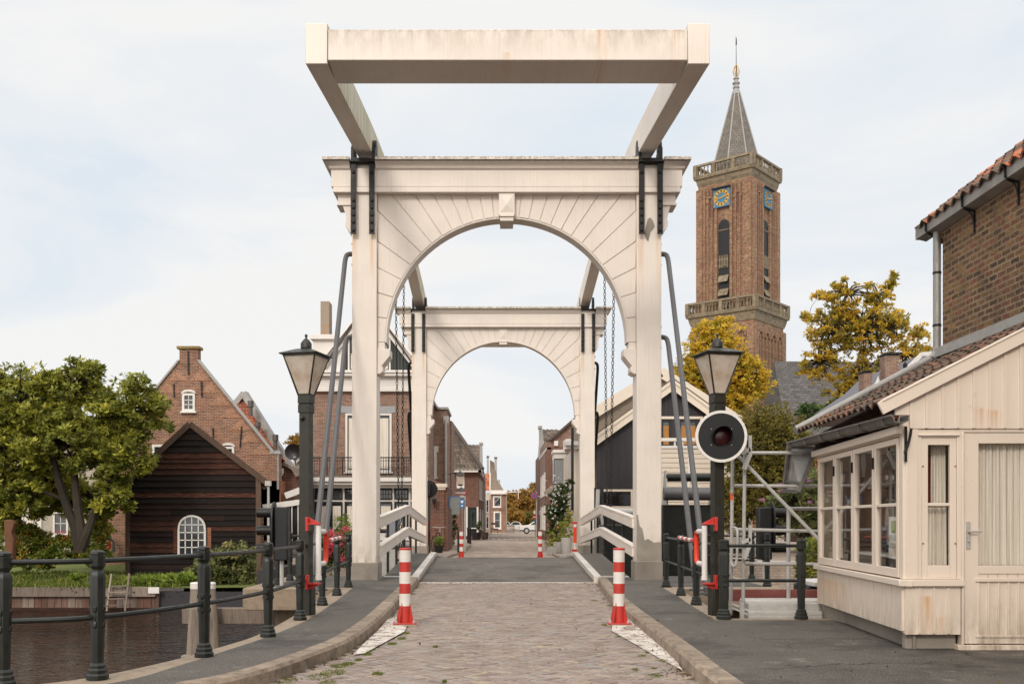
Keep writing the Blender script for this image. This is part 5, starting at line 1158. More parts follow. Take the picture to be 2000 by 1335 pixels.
# ================================================================ buildings behind
def win(parent, O, u, n, x, z, w_, h, frame='wht', bars=(1, 2), fw=.07, sill=True, glass='darkglass', lintel=None, arch=0, inner=None, curt=False):
    """window on a facade: O + u*x is its left foot, n points out of the wall"""
    O, u, n = Vector(O), Vector(u).normalized(), Vector(n).normalized(); U = Vector((0, 0, 1)); q = lambda a, c, o=0: O+u*(x+a)+U*(z+c)+n*o
    b = MB(); d = .07
    b.ob(q(0, 0, .0), u*fw, U*h, n*d); b.ob(q(w_-fw, 0), u*fw, U*h, n*d); b.ob(q(fw, h-fw), u*(w_-2*fw), U*fw, n*d); b.ob(q(fw, 0), u*(w_-2*fw), U*fw, n*d)
    if arch:
        for k in range(8):
            a0, a1 = math.pi*k/8, math.pi*(k+1)/8; p0 = q(w_/2-w_/2*math.cos(a0), h+arch*math.sin(a0)-.01); p1 = q(w_/2-w_/2*math.cos(a1), h+arch*math.sin(a1)-.01)
            b.bar(p0+n*d/2, p1+n*d/2, fw, d, up=n)
    if inner:
        b2 = MB(); t_ = .05
        b2.ob(q(fw, fw), u*t_, U*(h-2*fw), n*.05); b2.ob(q(w_-fw-t_, fw), u*t_, U*(h-2*fw), n*.05); b2.ob(q(fw+t_, fw), u*(w_-2*fw-2*t_), U*t_, n*.05); b2.ob(q(fw+t_, h-fw-t_), u*(w_-2*fw-2*t_), U*t_, n*.05)
    nx, ny = bars; bw = .03
    for i in range(1, nx): b.ob(q(fw+(w_-2*fw)*i/nx-bw/2, fw), u*bw, U*(h-2*fw), n*.045)
    for i in range(1, ny): b.ob(q(fw, fw+(h-2*fw)*i/ny-bw/2), u*(w_-2*fw), U*bw, n*.045)
    o = b.build('window', M[frame], parent)
    if inner: b2.build('sash', M[inner], o)
    b = MB(); b.ob(q(fw*.6, fw*.6, .003), u*(w_-1.2*fw), U*(h-1.2*fw+(arch*.55 if arch else 0)), n*.02); b.build('pane', M[glass], o)
    if curt: b = MB(); b.ob(q(fw+.02, fw+.03, .024), u*(w_-2*fw-.04), U*(h*(.94 if curt is True else curt)-2*fw), n*.004); b.build('curtain', M['curtain'], o)
    if sill: b = MB(); b.ob(q(-.06, -.07), u*(w_+.12), U*.07, n*.13); b.build('sill', M['wht'] if sill is True else M[sill], o)
    if lintel: b = MB(); b.ob(q(-.08, h), u*(w_+.16), U*.28, n*.02); b.build('lintel', M[lintel], o)
    return o
EX, NY_ = Vector((1, 0, 0)), Vector((0, -1, 0))
def winpx(parent, d, x0, y0, x1, y1, **k):
    return win(parent, (0, d, 0), EX, NY_, X(x0, d), Z(y1, d), X(x1, d)-X(x0, d), Z(y0, d)-Z(y1, d), **k)
def boxpx(mb, d, x0, y0, x1, y1, t, front=0, r=None): mb.box(X(x0, d), X(x1, d), d-front, d+t, Z(y1, d), Z(y0, d), r)

# --- tarred boathouse
d = 34.8; sh = thing('boat_shed', 'black tarred timber boat shed with steep gable and small arched window, left of the bridge', 'shed', (X(376, d), d, gz(-11, d)))
x0, x1, xa = X(247, d), X(507, d), X(372, d); ze0, ze1, za_ = Z(945, d), Z(932, d), Z(833, d); zb = Z(1128, d)
b = MB(); z = zb-.1
def shw(z):   # half extents of the gable at height z
    l = x0 if z < ze0 else x0+(xa-x0)*(z-ze0)/(za_-ze0); r_ = x1 if z < ze1 else x1+(xa-x1)*(z-ze1)/(za_-ze1); return l, r_
while z < za_-.05:
    hh = random.uniform(.17, .23); zt = min(z+hh, za_); l0, r0 = shw(z); l1, r1 = shw(zt)
    cuts = [0]+sorted(random.uniform(.2, .8) for _ in range(random.choice((0, 0, 1))))+[1]
    for a, c in zip(cuts[:-1], cuts[1:]):
        tt = random.uniform(-.008, .012)
        P_ = [(l0+(r0-l0)*a+.004, d-.045-tt, z-.01+random.uniform(-.012, .012)), (l0+(r0-l0)*c-.004, d-.045-tt, z-.01+random.uniform(-.012, .012)), (l1+(r1-l1)*c-.004, d-.0, zt+.01), (l1+(r1-l1)*a+.004, d, zt+.01)]
        b.prism(P_, (0, .03, 0), random.random()*.7)
    z = zt
b.build('gable_boards', M['tar'], sh)
b = MB(); b.prism([(x0+.02, d+.04, zb-.2), (x1-.02, d+.04, zb-.2), (x1-.02, d+.04, ze1-.04), (xa, d+.04, za_-.06), (x0+.02, d+.04, ze0-.04)], (-.9, 3.2, 0)); b.build('walls', M['tar'], sh)
b = MB(); b.box(x0-.02, x0+.14, d-.06, d, zb-.1, ze0); b.box(x1-.12, x1+.06, d-.06, d, zb-.1, ze1); b.build('corner_board', M['tarold'], sh)
b = MB()
for (xx, zz) in ((x0, ze0), (x1, ze1)):
    s = -1 if xx == x0 else 1; e = Vector((xx+s*.32, d-.08, zz-.30*(za_-zz)/abs(xx-xa)*1.0)); b.bar(Vector((xa, d-.08, za_+.10)), e, .05, .20, up=(0, -1, 0) if False else (0, 0, 1))
b.build('barge_board', M['tarold'], sh)
b = MB(); o1 = .36; k1 = (za_-ze1)/(x1-xa)
tiles(b, (x1+o1, d-.1, ze1-o1*k1+.08), (x1+o1-.9, d+3.2, ze1-o1*k1+.08), (xa-.9, d+3.2, za_+.10), (xa, d-.1, za_+.10), tw=.25, tl=.33, amp=.03)
tiles(b, (x0-o1-.9, d+3.2, ze0-o1*k1+.08), (x0-o1, d-.1, ze0-o1*k1+.08), (xa, d-.1, za_+.10), (xa-.9, d+3.2, za_+.10), tw=.25, tl=.33, amp=.03)
b.build('roof', M['oldtile'], sh, ang=60)
# arched window
cx, zl, zh, hw = X(376.5, d), Z(1082, d), Z(1035, d), X(402, d)-X(376.5, d)
b = MB(); dd = d-.10
def ptd(t): a = math.pi*t; return (cx-hw*math.cos(a), zh+(Z(1007, d)-zh)*math.sin(a)**.8)
pa = [(cx-hw, zl)]+[ptd(k/14) for k in range(15)]+[(cx+hw, zl)]
for p, q in zip(pa[:-1], pa[1:]): b.bar((p[0], dd, p[1]), (q[0], dd, q[1]), .07, .065)
b.box(cx-hw-.05, cx+hw+.05, dd-.05, d, zl-.09, zl)
for fx in (-.5, 0, .5): zt_ = zh+(Z(1007, d)-zh)*(1-fx*fx)**.4; b.box(cx+fx*hw-.016, cx+fx*hw+.016, dd-.02, dd+.02, zl, zt_)
for py in (1068, 1054, 1039, 1024):
    zz = Z(py, d); hx = hw if zz < zh else hw*math.sqrt(max(0, 1-((zz-zh)/(Z(1007, d)-zh))**2.4)); b.box(cx-hx, cx+hx, dd-.02, dd+.02, zz-.016, zz+.016)
wo = b.build('window', M['wht'], sh); b = MB(); b.prism([(p[0], dd+.015, p[1]) for p in pa], (0, .02, 0)); b.build('pane', M['darkglass'], wo, smooth=False)
b = MB(); b.box(cx-hw-.2, cx-hw-.07, d-.06, d-.02, zl+.05, zh+.1); b.box(cx+hw+.07, cx+hw+.2, d-.06, d-.02, zl+.05, zh+.1); b.build('shutter_stop', M['tar'], wo)
b = MB(); xg, zg = x1+.30, ze1-.22; b.tube([(xg, d-.1, zg), (xg-.9, d+3.2, zg-.02)], .07, 10); b.tube([(xg+.02, d-.05, zg), (xg+.02, d-.05, zb)], .045, 10); b.box(xg-.08, xg+.12, d-.15, d, zg-.07, zg+.1); b.build('gutter', M['galv'], sh)

# --- brick gable house behind the shed
d = 40.0; hs = thing('gable_house', 'tall red brick gable house with chimney-like top and three small white windows behind the shed', 'house', (X(375, d), d, -.3))
xl, xr, xm = X(200, d), X(546, d), X(368, d); zE = Z(884, d); zS = Z(705, d)
out_ = [(xl, -.6), (xr, -.6), (xr, zE), (X(532, d), zE), (X(386.5, d), zS), (X(386.5, d), Z(681, d)), (X(350.5, d), Z(681, d)), (X(350.5, d), zS), (X(205, d), zE), (xl, zE)]
b = MB(); b.prism([(x, d, z) for x, z in out_], (0, .4, 0)); b.build('gable_wall', M['brickB'], hs, smooth=False)
b = MB(); b.prism([(xl+.02, d+.4, -.6), (xr-.02, d+.4, -.6), (xr-.02, d+.4, zE-.05), (xl+.02, d+.4, zE-.05)], (-3.2, 9, 0)); b.build('side_walls', M['brickB'], hs)
b = MB(); zr_ = Z(694, d); tiles(b, (xr+.1, d+.42, zE-.3), (xr-3.1, d+9.4, zE-.3), (xm-3.2, d+9.4, zr_), (xm, d+.42, zr_), tw=.26, tl=.34, amp=.03); tiles(b, (xl-3.3, d+9.4, zE-.3), (xl-.1, d+.42, zE-.3), (xm, d+.42, zr_), (xm-3.2, d+9.4, zr_), tw=.26, tl=.34, amp=.03); b.build('roof', M['redtile'], hs, ang=60)
b = MB(); boxpx(b, d, 346, 676, 390.5, 681, .45, .08); b.build('chimney_cap', brickmat('mossy brick', ['#8e7440', '#a58a3c', '#7c6340'], '#a08f60'), hs)
b = MB()
for a, c in (((534, 884), (387.5, 704)), ((203, 884), (349.5, 704))): b.bar(P(a[0], a[1], d)+Vector((0, .1, .02)), P(c[0], c[1], d)+Vector((0, .1, .02)), .34, .07)
boxpx(b, d, 527, 880, 548, 886, .3, .05); b.build('coping', M['lead'], hs)
# braided brick wedges along the verge
b = MB()
for k in range(7):
    t_ = .06+k*.135; px, py = 386.5+(532-386.5)*t_, 705+(884-705)*t_
    for s in (-1, 1):
        cxp = px if s > 0 else 737-px; pts = [(cxp-s*3, py+3), (cxp-s*(34), py+9), (cxp-s*7, py+30)] if False else [(cxp-s*2.5, py+6), (cxp-s*27, py+27), (cxp+s*14.5, py+27)]
        b.prism([P(a, c, d-.012) for a, c in pts], (0, .02, 0))
vt = brickmat('braided brick', ['#8a523c', '#a56a4d', '#b47b5b', '#94604a'], '#bfa88e'); 
mpn = [n_ for n_ in vt.node_tree.nodes if n_.type == 'VECT_MATH' and n_.operation == 'ADD'][0]
rt = vt.node_tree.nodes.new('ShaderNodeMapping'); rt.inputs['Rotation'].default_value = (0, 0, R(39)); vt.node_tree.links.new(vt.node_tree.nodes['UV Map'].outputs[0], rt.inputs[0]); vt.node_tree.links.new(rt.outputs[0], mpn.inputs[0])
b.build('braided_brickwork', vt, hs, smooth=False)
b = MB()
for (px, y0, y1) in ((367.5, 685, 731), (339.5, 749, 774), (393.5, 745, 775), (416, 835, 860), (472, 832, 873)): b.bar(P(px, y0, d-.03), P(px+(-3 if px > 450 else .8), y1, d-.03), .05, .05, up=(0, 1, 0))
b.build('wall_anchor', M['iron'], hs)
winpx(hs, d, 356.5, 768, 381.5, 803, bars=(2, 3), fw=.09, arch=.12); winpx(hs, d, 434, 872, 458, 902, bars=(1, 2), fw=.09, arch=.12); winpx(hs, d, 298, 868, 320, 898, bars=(1, 2), fw=.09)
b = MB(); b.tube([P(543, 888, d-.1), P(543, 955, d-.1)], .05, 8); b.build('downpipe', M['zinc'], hs)
hr = thing('garden_hose', 'coiled green garden hose hung on the brick wall left of the shed', 'hose', tuple(P(212, 1066, 39.7)))
b = MB(); c = P(212, 1066, 39.7)
for k in range(5):
    rr_ = .24+.02*k; b.tube([c+Vector((rr_*math.cos(t)*.9, -.03*k, rr_*math.sin(t)*1.15)) for t in np.linspace(0, 6.28, 22)], .022, 6)
b.build('coil', plain('hose green', '#25453e', .5), hr)
b = MB(); b.box(c.x-.03, c.x+.03, c.y-.05, c.y+.16, c.z-.1, c.z+.25); b.build('reel_hook', M['orange'], hr)

# --- orange roof house
d = 54; oh = thing('tiled_house', 'house with bright orange pantiles and grey zinc verges between gable house and white house', 'house', (X(520, d), d, 0))
ap, lf, rt_ = P(478, 768, d), P(440, 815, d), P(592, 945, d)
b = MB(); T0 = Vector((ap.x, d, ap.z)); E0 = Vector((rt_.x, d, rt_.z))
tiles(b, (X(440, d), d-6, Z(965, d)), (X(592, d), d-.4, Z(950, d)), (T0.x+.35, d, T0.z-.35), (T0.x-.35, d, T0.z-.35), tw=.25, tl=.33, amp=.035)
b.build('roof', M['redtile'], oh, ang=60)
b = MB(); b.bar(T0+Vector((0, -.1, 0)), E0+Vector((0, -.5, 0)), .5, .32); b.bar(T0+Vector((0, -.1, 0)), lf+Vector((0, -.1, 0)), .4, .28); b.build('verge', M['zinc'], oh)
b = MB(); b.box(X(440, d), X(600, d), d-5.5, d+4, -.3, Z(966, d)); b.build('walls', M['brickA'], oh)
for px, py, h_ in ((489.5, 812, .8), (503.5, 846, .6), (538, 878, .8)): b = MB(); p = P(px, py, d-1.2); b.tube([p, p+Vector((0, 0, h_*.6))], .11, 10); b.tube([p+Vector((0, 0, h_*.6)), p+Vector((0, 0, h_))], .16, 10); b.build('flue_pipe', M['zincdark'], oh)
# --- low dark outbuildings, white fence
d = 41; ob_ = thing('outbuilding', 'low dark brick outbuilding with curved roof edge right of the shed', 'outbuilding', (X(560, d), d, 0))
b = MB(); pr = [(546, 1000), (546, 905), (556, 906), (570, 915), (578, 930), (580, 1000)]; b.prism([P(a, c, d) for a, c in pr], (0, 5, 0)); b.build('walls', M['brickC'], ob_)
b = MB(); pr = [(545, 908), (546, 902), (557, 903), (572, 911), (581, 928), (578, 931), (569, 916), (556, 909)]; b.prism([P(a, c, d-.3) for a, c in pr], (0, 5.4, 0)); b.build('roof_edge', M['oldwood'], ob_)
b = MB(); boxpx(b, d-1, 505, 938, 548, 1010, 3); b.build('annex', M['tar'], ob_)
b = MB(); b.tube([P(551, 914, d-.4), P(551, 924, d-.4), P(547, 930, d-.4), P(547, 960, d-.4)], .07, 8); b.build('downpipe', M['galv'], ob_)
b = MB(); b.bar(P(560, 968, d-.8), P(592, 956, d-.8), .6, .25); b.build('parapet', M['wht'], ob_)
fn = thing('veranda', 'dark veranda front with white posts and rail, left of the left lamp post', 'veranda', (X(552, 40), 40, 0)); d = 40
b = MB(); boxpx(b, d, 515, 985, 600, 1055, 1.5); b.build('wall', M['black'], fn)
b = MB(); b.bar(P(514, 990, d-.1), P(600, 978, d-.1), .12, .22)
for px in (543, 558, 570, 582, 592): boxpx(b, d-.1, px-1, 984, px+1, 1055, .06)
b.build('posts', M['wht'], fn)
dsh = thing('satellite_dish', 'black satellite dish above the outbuildings', 'satellite dish', tuple(P(572, 882, 43))); b = MB(); c = P(572, 882, 43); b.lathe([(.01, .08), (.2, .05), (.34, -.03), (.345, -.05), (.2, .03), (.01, .06)], tuple(c), 28, axis='y'); b.tube([c+Vector((0, .05, 0)), c+Vector((.1, .4, -.6))], .03, 6); b.build('dish', M['black'], dsh)
ac = thing('air_conditioner', 'grey air conditioning unit with scribbled marks below the satellite dish', 'air conditioner', tuple(P(578, 905, 43)))
b = MB(); boxpx(b, 43, 573, 891, 590, 917, .4); b.build('casing', M['galv'], ac, bevel=.01)
b = MB(); pts = [(577, 897), (577, 908), (581, 903), (584, 900), (583, 906), (578, 911), (582, 914), (586, 909)]; b.tube([P(a, c, 42.97) for a, c in pts], .018, 5); b.build('graffiti', M['black'], ac)
bb = MB(); boxpx(bb, 43.2, 560, 917, 592, 921, 1.5); boxpx(bb, 43.5, 572, 921, 592, 1000, 1.5); tag(bb.build('wall', M['creamboard']), 'rendered wall below the air conditioning unit', 'wall')

# --- white house with green gable, behind the left post
d = 45; wh = thing('white_gable_house', 'brick house with dark green gable, white cornices and shop front behind the left post', 'house', (X(722, d), d, 0))
xl, xr = X(609, d), X(838, d); xm = X(722, d)
b = MB(); b.box(xl, xr, d, d+9, Z(932, d), Z(762, d)); b.build('brick_wall', M['brickA'], wh)
b = MB(); b.prism([(X(628, d), d+.02, Z(728, d)), (X(818, d), d+.02, Z(728, d)), (xm, d+.02, Z(600, d))], (0, 8.8, 0)); b.build('gable', M['greenboard'], wh)
b = MB(); x = X(640, d)
while x < X(806, d):
    t_ = abs(x-xm)/(X(818, d)-xm); zt = Z(600, d)*(1-t_)+Z(728, d)*t_-.2; b.box(x, x+.09, d-.02, d+.02, Z(727, d), max(zt, Z(727, d)+.05)); x += .15
b.build('gable_boarding', M['greenboard'], wh)
b = MB()
for s in (-1, 1):
    e = Vector((xm+s*(X(826, d)-xm), d-.2, Z(732, d))); b.bar(Vector((xm, d-.2, Z(596, d))), e, .12, .36); b.bar(Vector((xm, d-.28, Z(591, d))), e+Vector((s*.1, -.08, .1)), .3, .07)
b.build('verge_board', M['wht'], wh)
b = MB(); b.prism([(X(622, d), d-.35, Z(733, d)), (xm, d-.35, Z(588, d)), (X(824, d), d-.35, Z(733, d)), (X(820, d), d-.35, Z(733, d)), (xm, d-.35, Z(593, d)), (X(626, d), d-.35, Z(733, d))], (0, 9.5, 0)); b.build('roof', M['greytile'], wh, smooth=False)
b = MB()
for y0, y1, o in ((725, 730, .45), (730, 736, .38), (736, 758, .12), (758, 765, .2)): boxpx(b, d, 607 if o < .3 else 603, y0, 840, y1, .3, o)
b.build('cornice', M['wht'], wh, bevel=.01)
b = MB(); boxpx(b, d, 612, 663, 672, 727, 3, .1); boxpx(b, d, 608, 655, 662, 664, 3.4, .3); b.build('dormer', M['wht'], wh, bevel=.01)
b = MB(); boxpx(b, d+2, 626, 588, 643, 664, .8); b.build('chimney', rampmat('lichened chimney', [(0, '#85786c'), (1, '#978a7c')], .9, .8, '#a8701c', 3, nz=.5), wh)
for (a, c) in ((680, 690), (742, 763)): winpx(wh, d, a if a > 690 else 680, 657, c if c > 700 else 705, 726, bars=(1, 2), inner='green', sill=False, glass='darkglass', curt=.5)
for (a, c) in ((675, 720), (734, 765)): winpx(wh, d, a, 807, c, 921, bars=(1, 1), fw=.09, inner='green', curt=True)
b = MB(); boxpx(b, d, 665, 793, 772, 806, .1, .03); b.build('lintel', M['blueish'], wh)
b = MB()
for y0, y1, o in ((932, 941, .75), (941, 947, .6), (947, 953, .3)): boxpx(b, d, 609, y0, 838, y1, .3, o)
b.build('shop_cornice', M['wht'], wh, bevel=.01)
b = MB(); boxpx(b, d, 611, 953, 838, 1055, 2, -.12); b.build('shop_wall', M['black'], wh)
b = MB()
for px in (612, 671, 706, 768, 800, 836): boxpx(b, d, px-2, 952, px+2, 1052, .2, .02)
boxpx(b, d, 610, 975, 838, 979, .2, .0); boxpx(b, d, 610, 1040, 838, 1056, .3, .02); b.build('shop_front_frame', M['wht'], wh)
for k, (a, c) in enumerate(((618, 646), (647, 669), (675, 704), (710, 740), (741, 766), (772, 797), (803, 834))):
    winpx(wh, d-.03, a, 955, c, 974, frame='black', bars=(4, 2), fw=.04, sill=False); winpx(wh, d-.03, a, 981, c, 1038, frame='black', bars=(1, 1), fw=.05, sill=False, curt=.9)
bl = MB()
bl.bar(P(609, 893, d-.7), P(838, 893, d-.7), .05, .05); bl.bar(P(609, 928, d-.7), P(838, 928, d-.7), .04, .04); bl.bar(P(609, 899, d-.7), P(838, 899, d-.7), .025, .025)
px = 609
while px < 838: bl.bar(P(px, 893, d-.7), P(px, 932, d-.7), .02 if round(px-609) % 30 else .05, .02); px += 5
bl.build('balcony_railing', M['iron'], wh)
b = MB(); b.box(xl, xr, d-.75, d, Z(933, d), Z(929, d)); b.build('balcony_floor', M['oldwood'], wh)

# --- street: left row
def facade(name, label, d, x0, ytop, x1, depth, mat, wins=(), roof=None, base=0, **kw):
    r_ = thing(name, label, kw.get('cat', 'house'), (X((x0+x1)/2, d), d, base))
    b = MB(); b.box(X(x0, d), X(x1, d), d, d+depth, base-.2, Z(ytop, d)); b.build('wall', M[mat], r_)
    for wq in wins: winpx(r_, d, *wq[:4], **(wq[4] if len(wq) > 4 else {}))
    return r_
d = 48.5; A1 = facade('brick_house', 'brown brick corner house with low gable and grey downpipe, first left of the street', d, 838, 800, 872.5, 3.4, 'brickA')
b = MB(); b.prism([P(838, 801, d), P(872.5, 801, d), P(858, 801, d), P(843, 783, d), P(838, 778, d)][:1]+[P(857, 801, d), P(843, 783, d), P(838, 778, d)], (0, 3.4, 0)); b.build('gable', M['brickA'], A1)
b = MB(); b.bar(P(838, 777, d-.1), P(857, 797, d-.1), .2, .08); boxpx(b, d, 856, 795, 875.5, 799.5, 3.4, .12); b.build('coping', M['lead'], A1)
b = MB(); b.tube([P(870.5, 818, d-.12), P(870.5, 945, d-.12)], .06, 8); boxpx(b, d-.1, 866, 812, 876, 826, .2); b.build('downpipe', M['galv'], A1)
winpx(A1, d, 843, 882, 853, 932, bars=(1, 1), fw=.12, glass='curtain', lintel='wht')
b = MB(); b.box(X(872.5, d), X(882, 52), d+3.3, d+7, 0, Z(822, 52)); b.build('side_wall', M['brickA'], A1)
d = 43.5; A2 = facade('brick_annex', 'low dark red brick annex with white capital at its corner, left of the street', d, 838, 946, 868, 4.6, 'brickC')
b = MB(); b.prism([P(838, 946, d), P(868, 946, d), P(850, 938, d), P(838, 928, d)], (0, 4.6, 0)); boxpx(b, d, 868, 950, 874, 1078, 4.6, -.1); b.build('gable', M['brickC'], A2)
b = MB(); boxpx(b, d, 851, 944, 873, 951, .6, .15); boxpx(b, d, 855, 951, 870, 956, .5, .08); b.build('capital', M['creamboard'], A2)
wl = thing('wall_lantern', 'small black lantern on the dark brick annex left of the street', 'lantern', tuple(P(848, 978, 43.3))); b = MB(); c = P(848, 978, 43.2); b.rings([(c.x-.05, c.x+.05, c.y-.05, c.y+.05, c.z-.14), (c.x-.09, c.x+.09, c.y-.09, c.y+.09, c.z+.06), (c.x-.11, c.x+.11, c.y-.11, c.y+.11, c.z+.07), (c.x-.02, c.x+.02, c.y-.02, c.y+.02, c.z+.2)]); b.bar(c+Vector((0, 0, -.14)), c+Vector((0, .3, -.25)), .03, .03); b.build('lantern_body', M['black'], wl)
d = 74; A3 = facade('hipped_house', 'dark red brick house with hipped grey-brown tile roof and recessed shop corner', d, 878, 920, 934, 12, 'brickC',
    wins=[(880.5, 923, 885.5, 953, dict(bars=(1, 1), fw=.14, sill=False)), (892, 922, 907, 953, dict(bars=(1, 1), fw=.16, sill=False))])
b = MB(); tiles(b, (X(880, d), d-.6, Z(918, d)), (X(943, d), d-.6, Z(918, d)), (X(881, d+4.5), d+4.5, Z(826, d+4.5)), (X(880, d+4.5), d+4.5, Z(826, d+4.5)), tw=.30, tl=.36, amp=.05)
tiles(b, (X(943, d), d-.6, Z(918, d)), (X(945, d+12), d+12, Z(926, d+12)), (X(881.5, d+4.5), d+12, Z(826, d+4.5)), (X(881, d+4.5), d+4.5, Z(826, d+4.5)), tw=.30, tl=.36, amp=.05); b.build('roof', M['greytile'], A3, ang=60)
b = MB(); b.tube([Vector((X(881, d+4.5), d+4.4, Z(825, d+4.5))), Vector((X(943, d), d-.6, Z(916, d)))], .14, 8); b.build('hip_tiles', M['greytile'], A3)
b = MB(); boxpx(b, d, 879, 917, 942, 922, .6, .6); b.box(X(942, d)-.3, X(942, d)-.05, d-.6, d+12, Z(922, d), Z(917, d)); b.build('cornice', M['wht'], A3)
b = MB(); b.prism([P(934, 922, d), P(934, 1043, d), Vector((X(948, 92), 92, 0)), Vector((X(948, 92), 92, Z(935, 92)))], (.02, 0, 0)); b.build('side_wall', M['brickC'], A3)
b = MB(); boxpx(b, d, 911, 990, 933, 1045, .05, .02); b.build('shop_recess', M['black'], A3); b = MB(); boxpx(b, d, 910, 989, 913.5, 1046, .1, .06); boxpx(b, d, 931, 989, 934.5, 1046, .1, .06); b.build('shop_post', M['wht'], A3)
winpx(A3, d-.06, 919, 997, 929, 1030, frame='green', bars=(1, 1), fw=.1)
for k, (yy, z0_, z1_) in enumerate(((76, 3.1, 4.6), (80, 3.1, 4.6), (85, 3.1, 4.6), (77, .8, 2.3), (83, .6, 2.3))):
    t_ = (yy-74)/18; ox = X(934, d)*(1-t_)+X(948, 92)*t_; ux = Vector((X(948, 92)-X(934, d), 18, 0)).normalized(); win(A3, (ox, yy, 0), ux, Vector((ux.y, -ux.x, 0)), 0, z0_, 1.2, z1_-z0_, bars=(2, 2))
b = MB(); b.tube([Vector((X(943.5, 80)+.1, 80, 0)), Vector((X(943.5, 80)+.1, 80, Z(925, 80)))], .07, 6); b.build('downpipe', M['zinc'], A3)
d = 92; A4 = facade('tiled_house', 'house with stepped white gable edge and brown tile roof behind the hipped house', d, 908, 935, 941, 8, 'brickA')
b = MB(); tiles(b, (X(912, d), d, Z(925, d)), (X(938, d), d, Z(925, d)), (X(938, d+5), d+5, Z(868, d+5)), (X(908, d+5), d+5, Z(868, d+5)), tw=.3, tl=.36, amp=.05); b.build('roof', M['greytile'], A4, ang=60)
b = MB(); b.prism([P(936.5, 930, d-.3), P(943, 924, d-.3), P(942, 866, d-.3), P(937, 868, d-.3)], (0, .8, 0)); boxpx(b, d, 936, 864, 943.5, 868, .9, .4); b.build('gable_edge', M['lead'], A4)
d = 104; A5 = facade('tiled_house', 'small house with orange tile slope and pale gable edge in the left row', d, 940, 962, 957, 9, 'brickA')
b = MB(); tiles(b, (X(944, d), d-.3, Z(958, d)), (X(957, d), d-.3, Z(958, d)), (X(957, d+3), d+3, Z(925, d+3)), (X(948, d+3), d+3, Z(923, d+3)), tw=.3, tl=.36, amp=.05); b.build('roof', M['redtile'], A5, ang=60)
b = MB(); b.prism([P(954.5, 975, d-.5), P(958.5, 975, d-.5), P(958.5, 922, d-.5), P(956, 924, d-.5)], (0, .5, 0)); b.build('gable_edge', M['wht'], A5)
b = MB(); b.prism([P(944, 960, d-1), P(956, 964, d-1), P(957, 1042, d-1), P(944, 1046, d-1)], (0, .6, 0)); b.build('front', M['creamboard'], A5); winpx(A5, d-1.05, 949, 975, 955, 1000, bars=(1, 2)); winpx(A5, d-1.05, 949, 1008, 955, 1032, bars=(1, 2))
d = 128; A6 = facade('end_house', 'brick house with white cornice closing the left row of the street, seen face on', d, 957.5, 964, 988.5, 14, 'brickB',
    wins=[(963, 968, 979, 990, dict(bars=(1, 2), fw=.16)), (964, 998, 979, 1032, dict(bars=(1, 2), fw=.18))])
b = MB(); boxpx(b, d, 957, 957, 990.5, 964.5, 15, .5); b.build('cornice', M['wht'], A6)
b = MB(); b.prism([P(957, 957, d), P(984, 957, d), P(969, 932, d+2), P(965, 902, d+4), P(957, 898, d+4)], (0, 10, 0)); b.build('roof', M['greytile'], A6, smooth=False)
b = MB(); boxpx(b, d+3, 966, 893, 970.5, 935, 1); boxpx(b, d+3, 965, 891, 971.5, 895, 1.2); boxpx(b, d+3, 951, 891, 954.5, 925, 1); boxpx(b, d+3, 950, 889, 955.5, 893, 1.2); boxpx(b, d+1, 973, 936, 977, 948, 2); b.build('chimney', M['lead'], A6)
b = MB(); b.box(X(988.6, d)-.01, X(988.6, d)+.09, d-.1, d, 0, Z(966, d)); b.build('downpipe', M['zinc'], A6)
# --- street: right row
d = 47; B1 = thing('side_house', 'rendered house whose narrow flank and white console cornice show beside the far right post', 'house', (3.8, d, 0))
b = MB(); b.box(X(1117, d), 5.2, d, d+6, 0, Z(880, d)); b.build('wall', M['creamboard'], B1)
b = MB(); boxpx(b, d, 1104, 862, 1128, 870, .8, .4); boxpx(b, d, 1108, 870, 1128, 876, .7, .2); b.build('cornice', M['wht'], B1)
b = MB(); b.bar(P(1118, 835, 46), P(1118, 995, 46), .12, .12, up=(0, 1, 0)); b.build('downpipe', M['black'], B1)
d = 56; B2 = thing('bay_house', 'brick house with white-topped grey bay window overhanging the right side of the street', 'house', (4, d, 0))
b = MB(); b.box(X(1103, d), 7, d, d+9, 0, Z(905, d)); b.build('wall', M['brickA'], B2)
b = MB(); boxpx(b, d-1.5, 1083, 895, 1110, 944, 1.6); b.build('bay', plain('grey bay panel', '#8f9190', .6), B2); b = MB(); boxpx(b, d-1.5, 1080, 878, 1110, 884, 1.7, .2); boxpx(b, d-1.5, 1082, 884, 1110, 895, 1.65, .08); b.build('bay_cornice', M['wht'], B2)
b = MB(); b.box(X(1083, d-1.5)-.03, X(1083, d-1.5), d-1.4, d-.2, Z(940, d), Z(898, d)); b.build('bay_window', M['darkglass'], B2)
b = MB(); boxpx(b, d-2.5, 1104, 857, 1116, 876, 1.6, .1); b.build('upper_dormer', M['wht'], B2)
b = MB(); b.prism([P(1062, 960, d+4), P(1100, 930, d-1), P(1110, 930, d-1), P(1110, 945, d-1), P(1066, 966, d+4)], (0, .8, 0)); b.build('awning_roof', M['creamboard'], B2)
winpx(B2, d-.02, 1104, 960, 1111, 1015, frame='wht', bars=(1, 2))
d = 72; B3 = thing('gable_house', 'red brick house with half gable and white wall box in the right row', 'house', (5, d, 0))
b = MB(); b.prism([P(1066, 1045, d), P(1130, 1045, d), P(1130, 815, d), P(1122, 818, d), P(1076, 858, d), P(1066, 858, d)], (0, 10, 0)); b.build('wall', M['brickA'], B3)
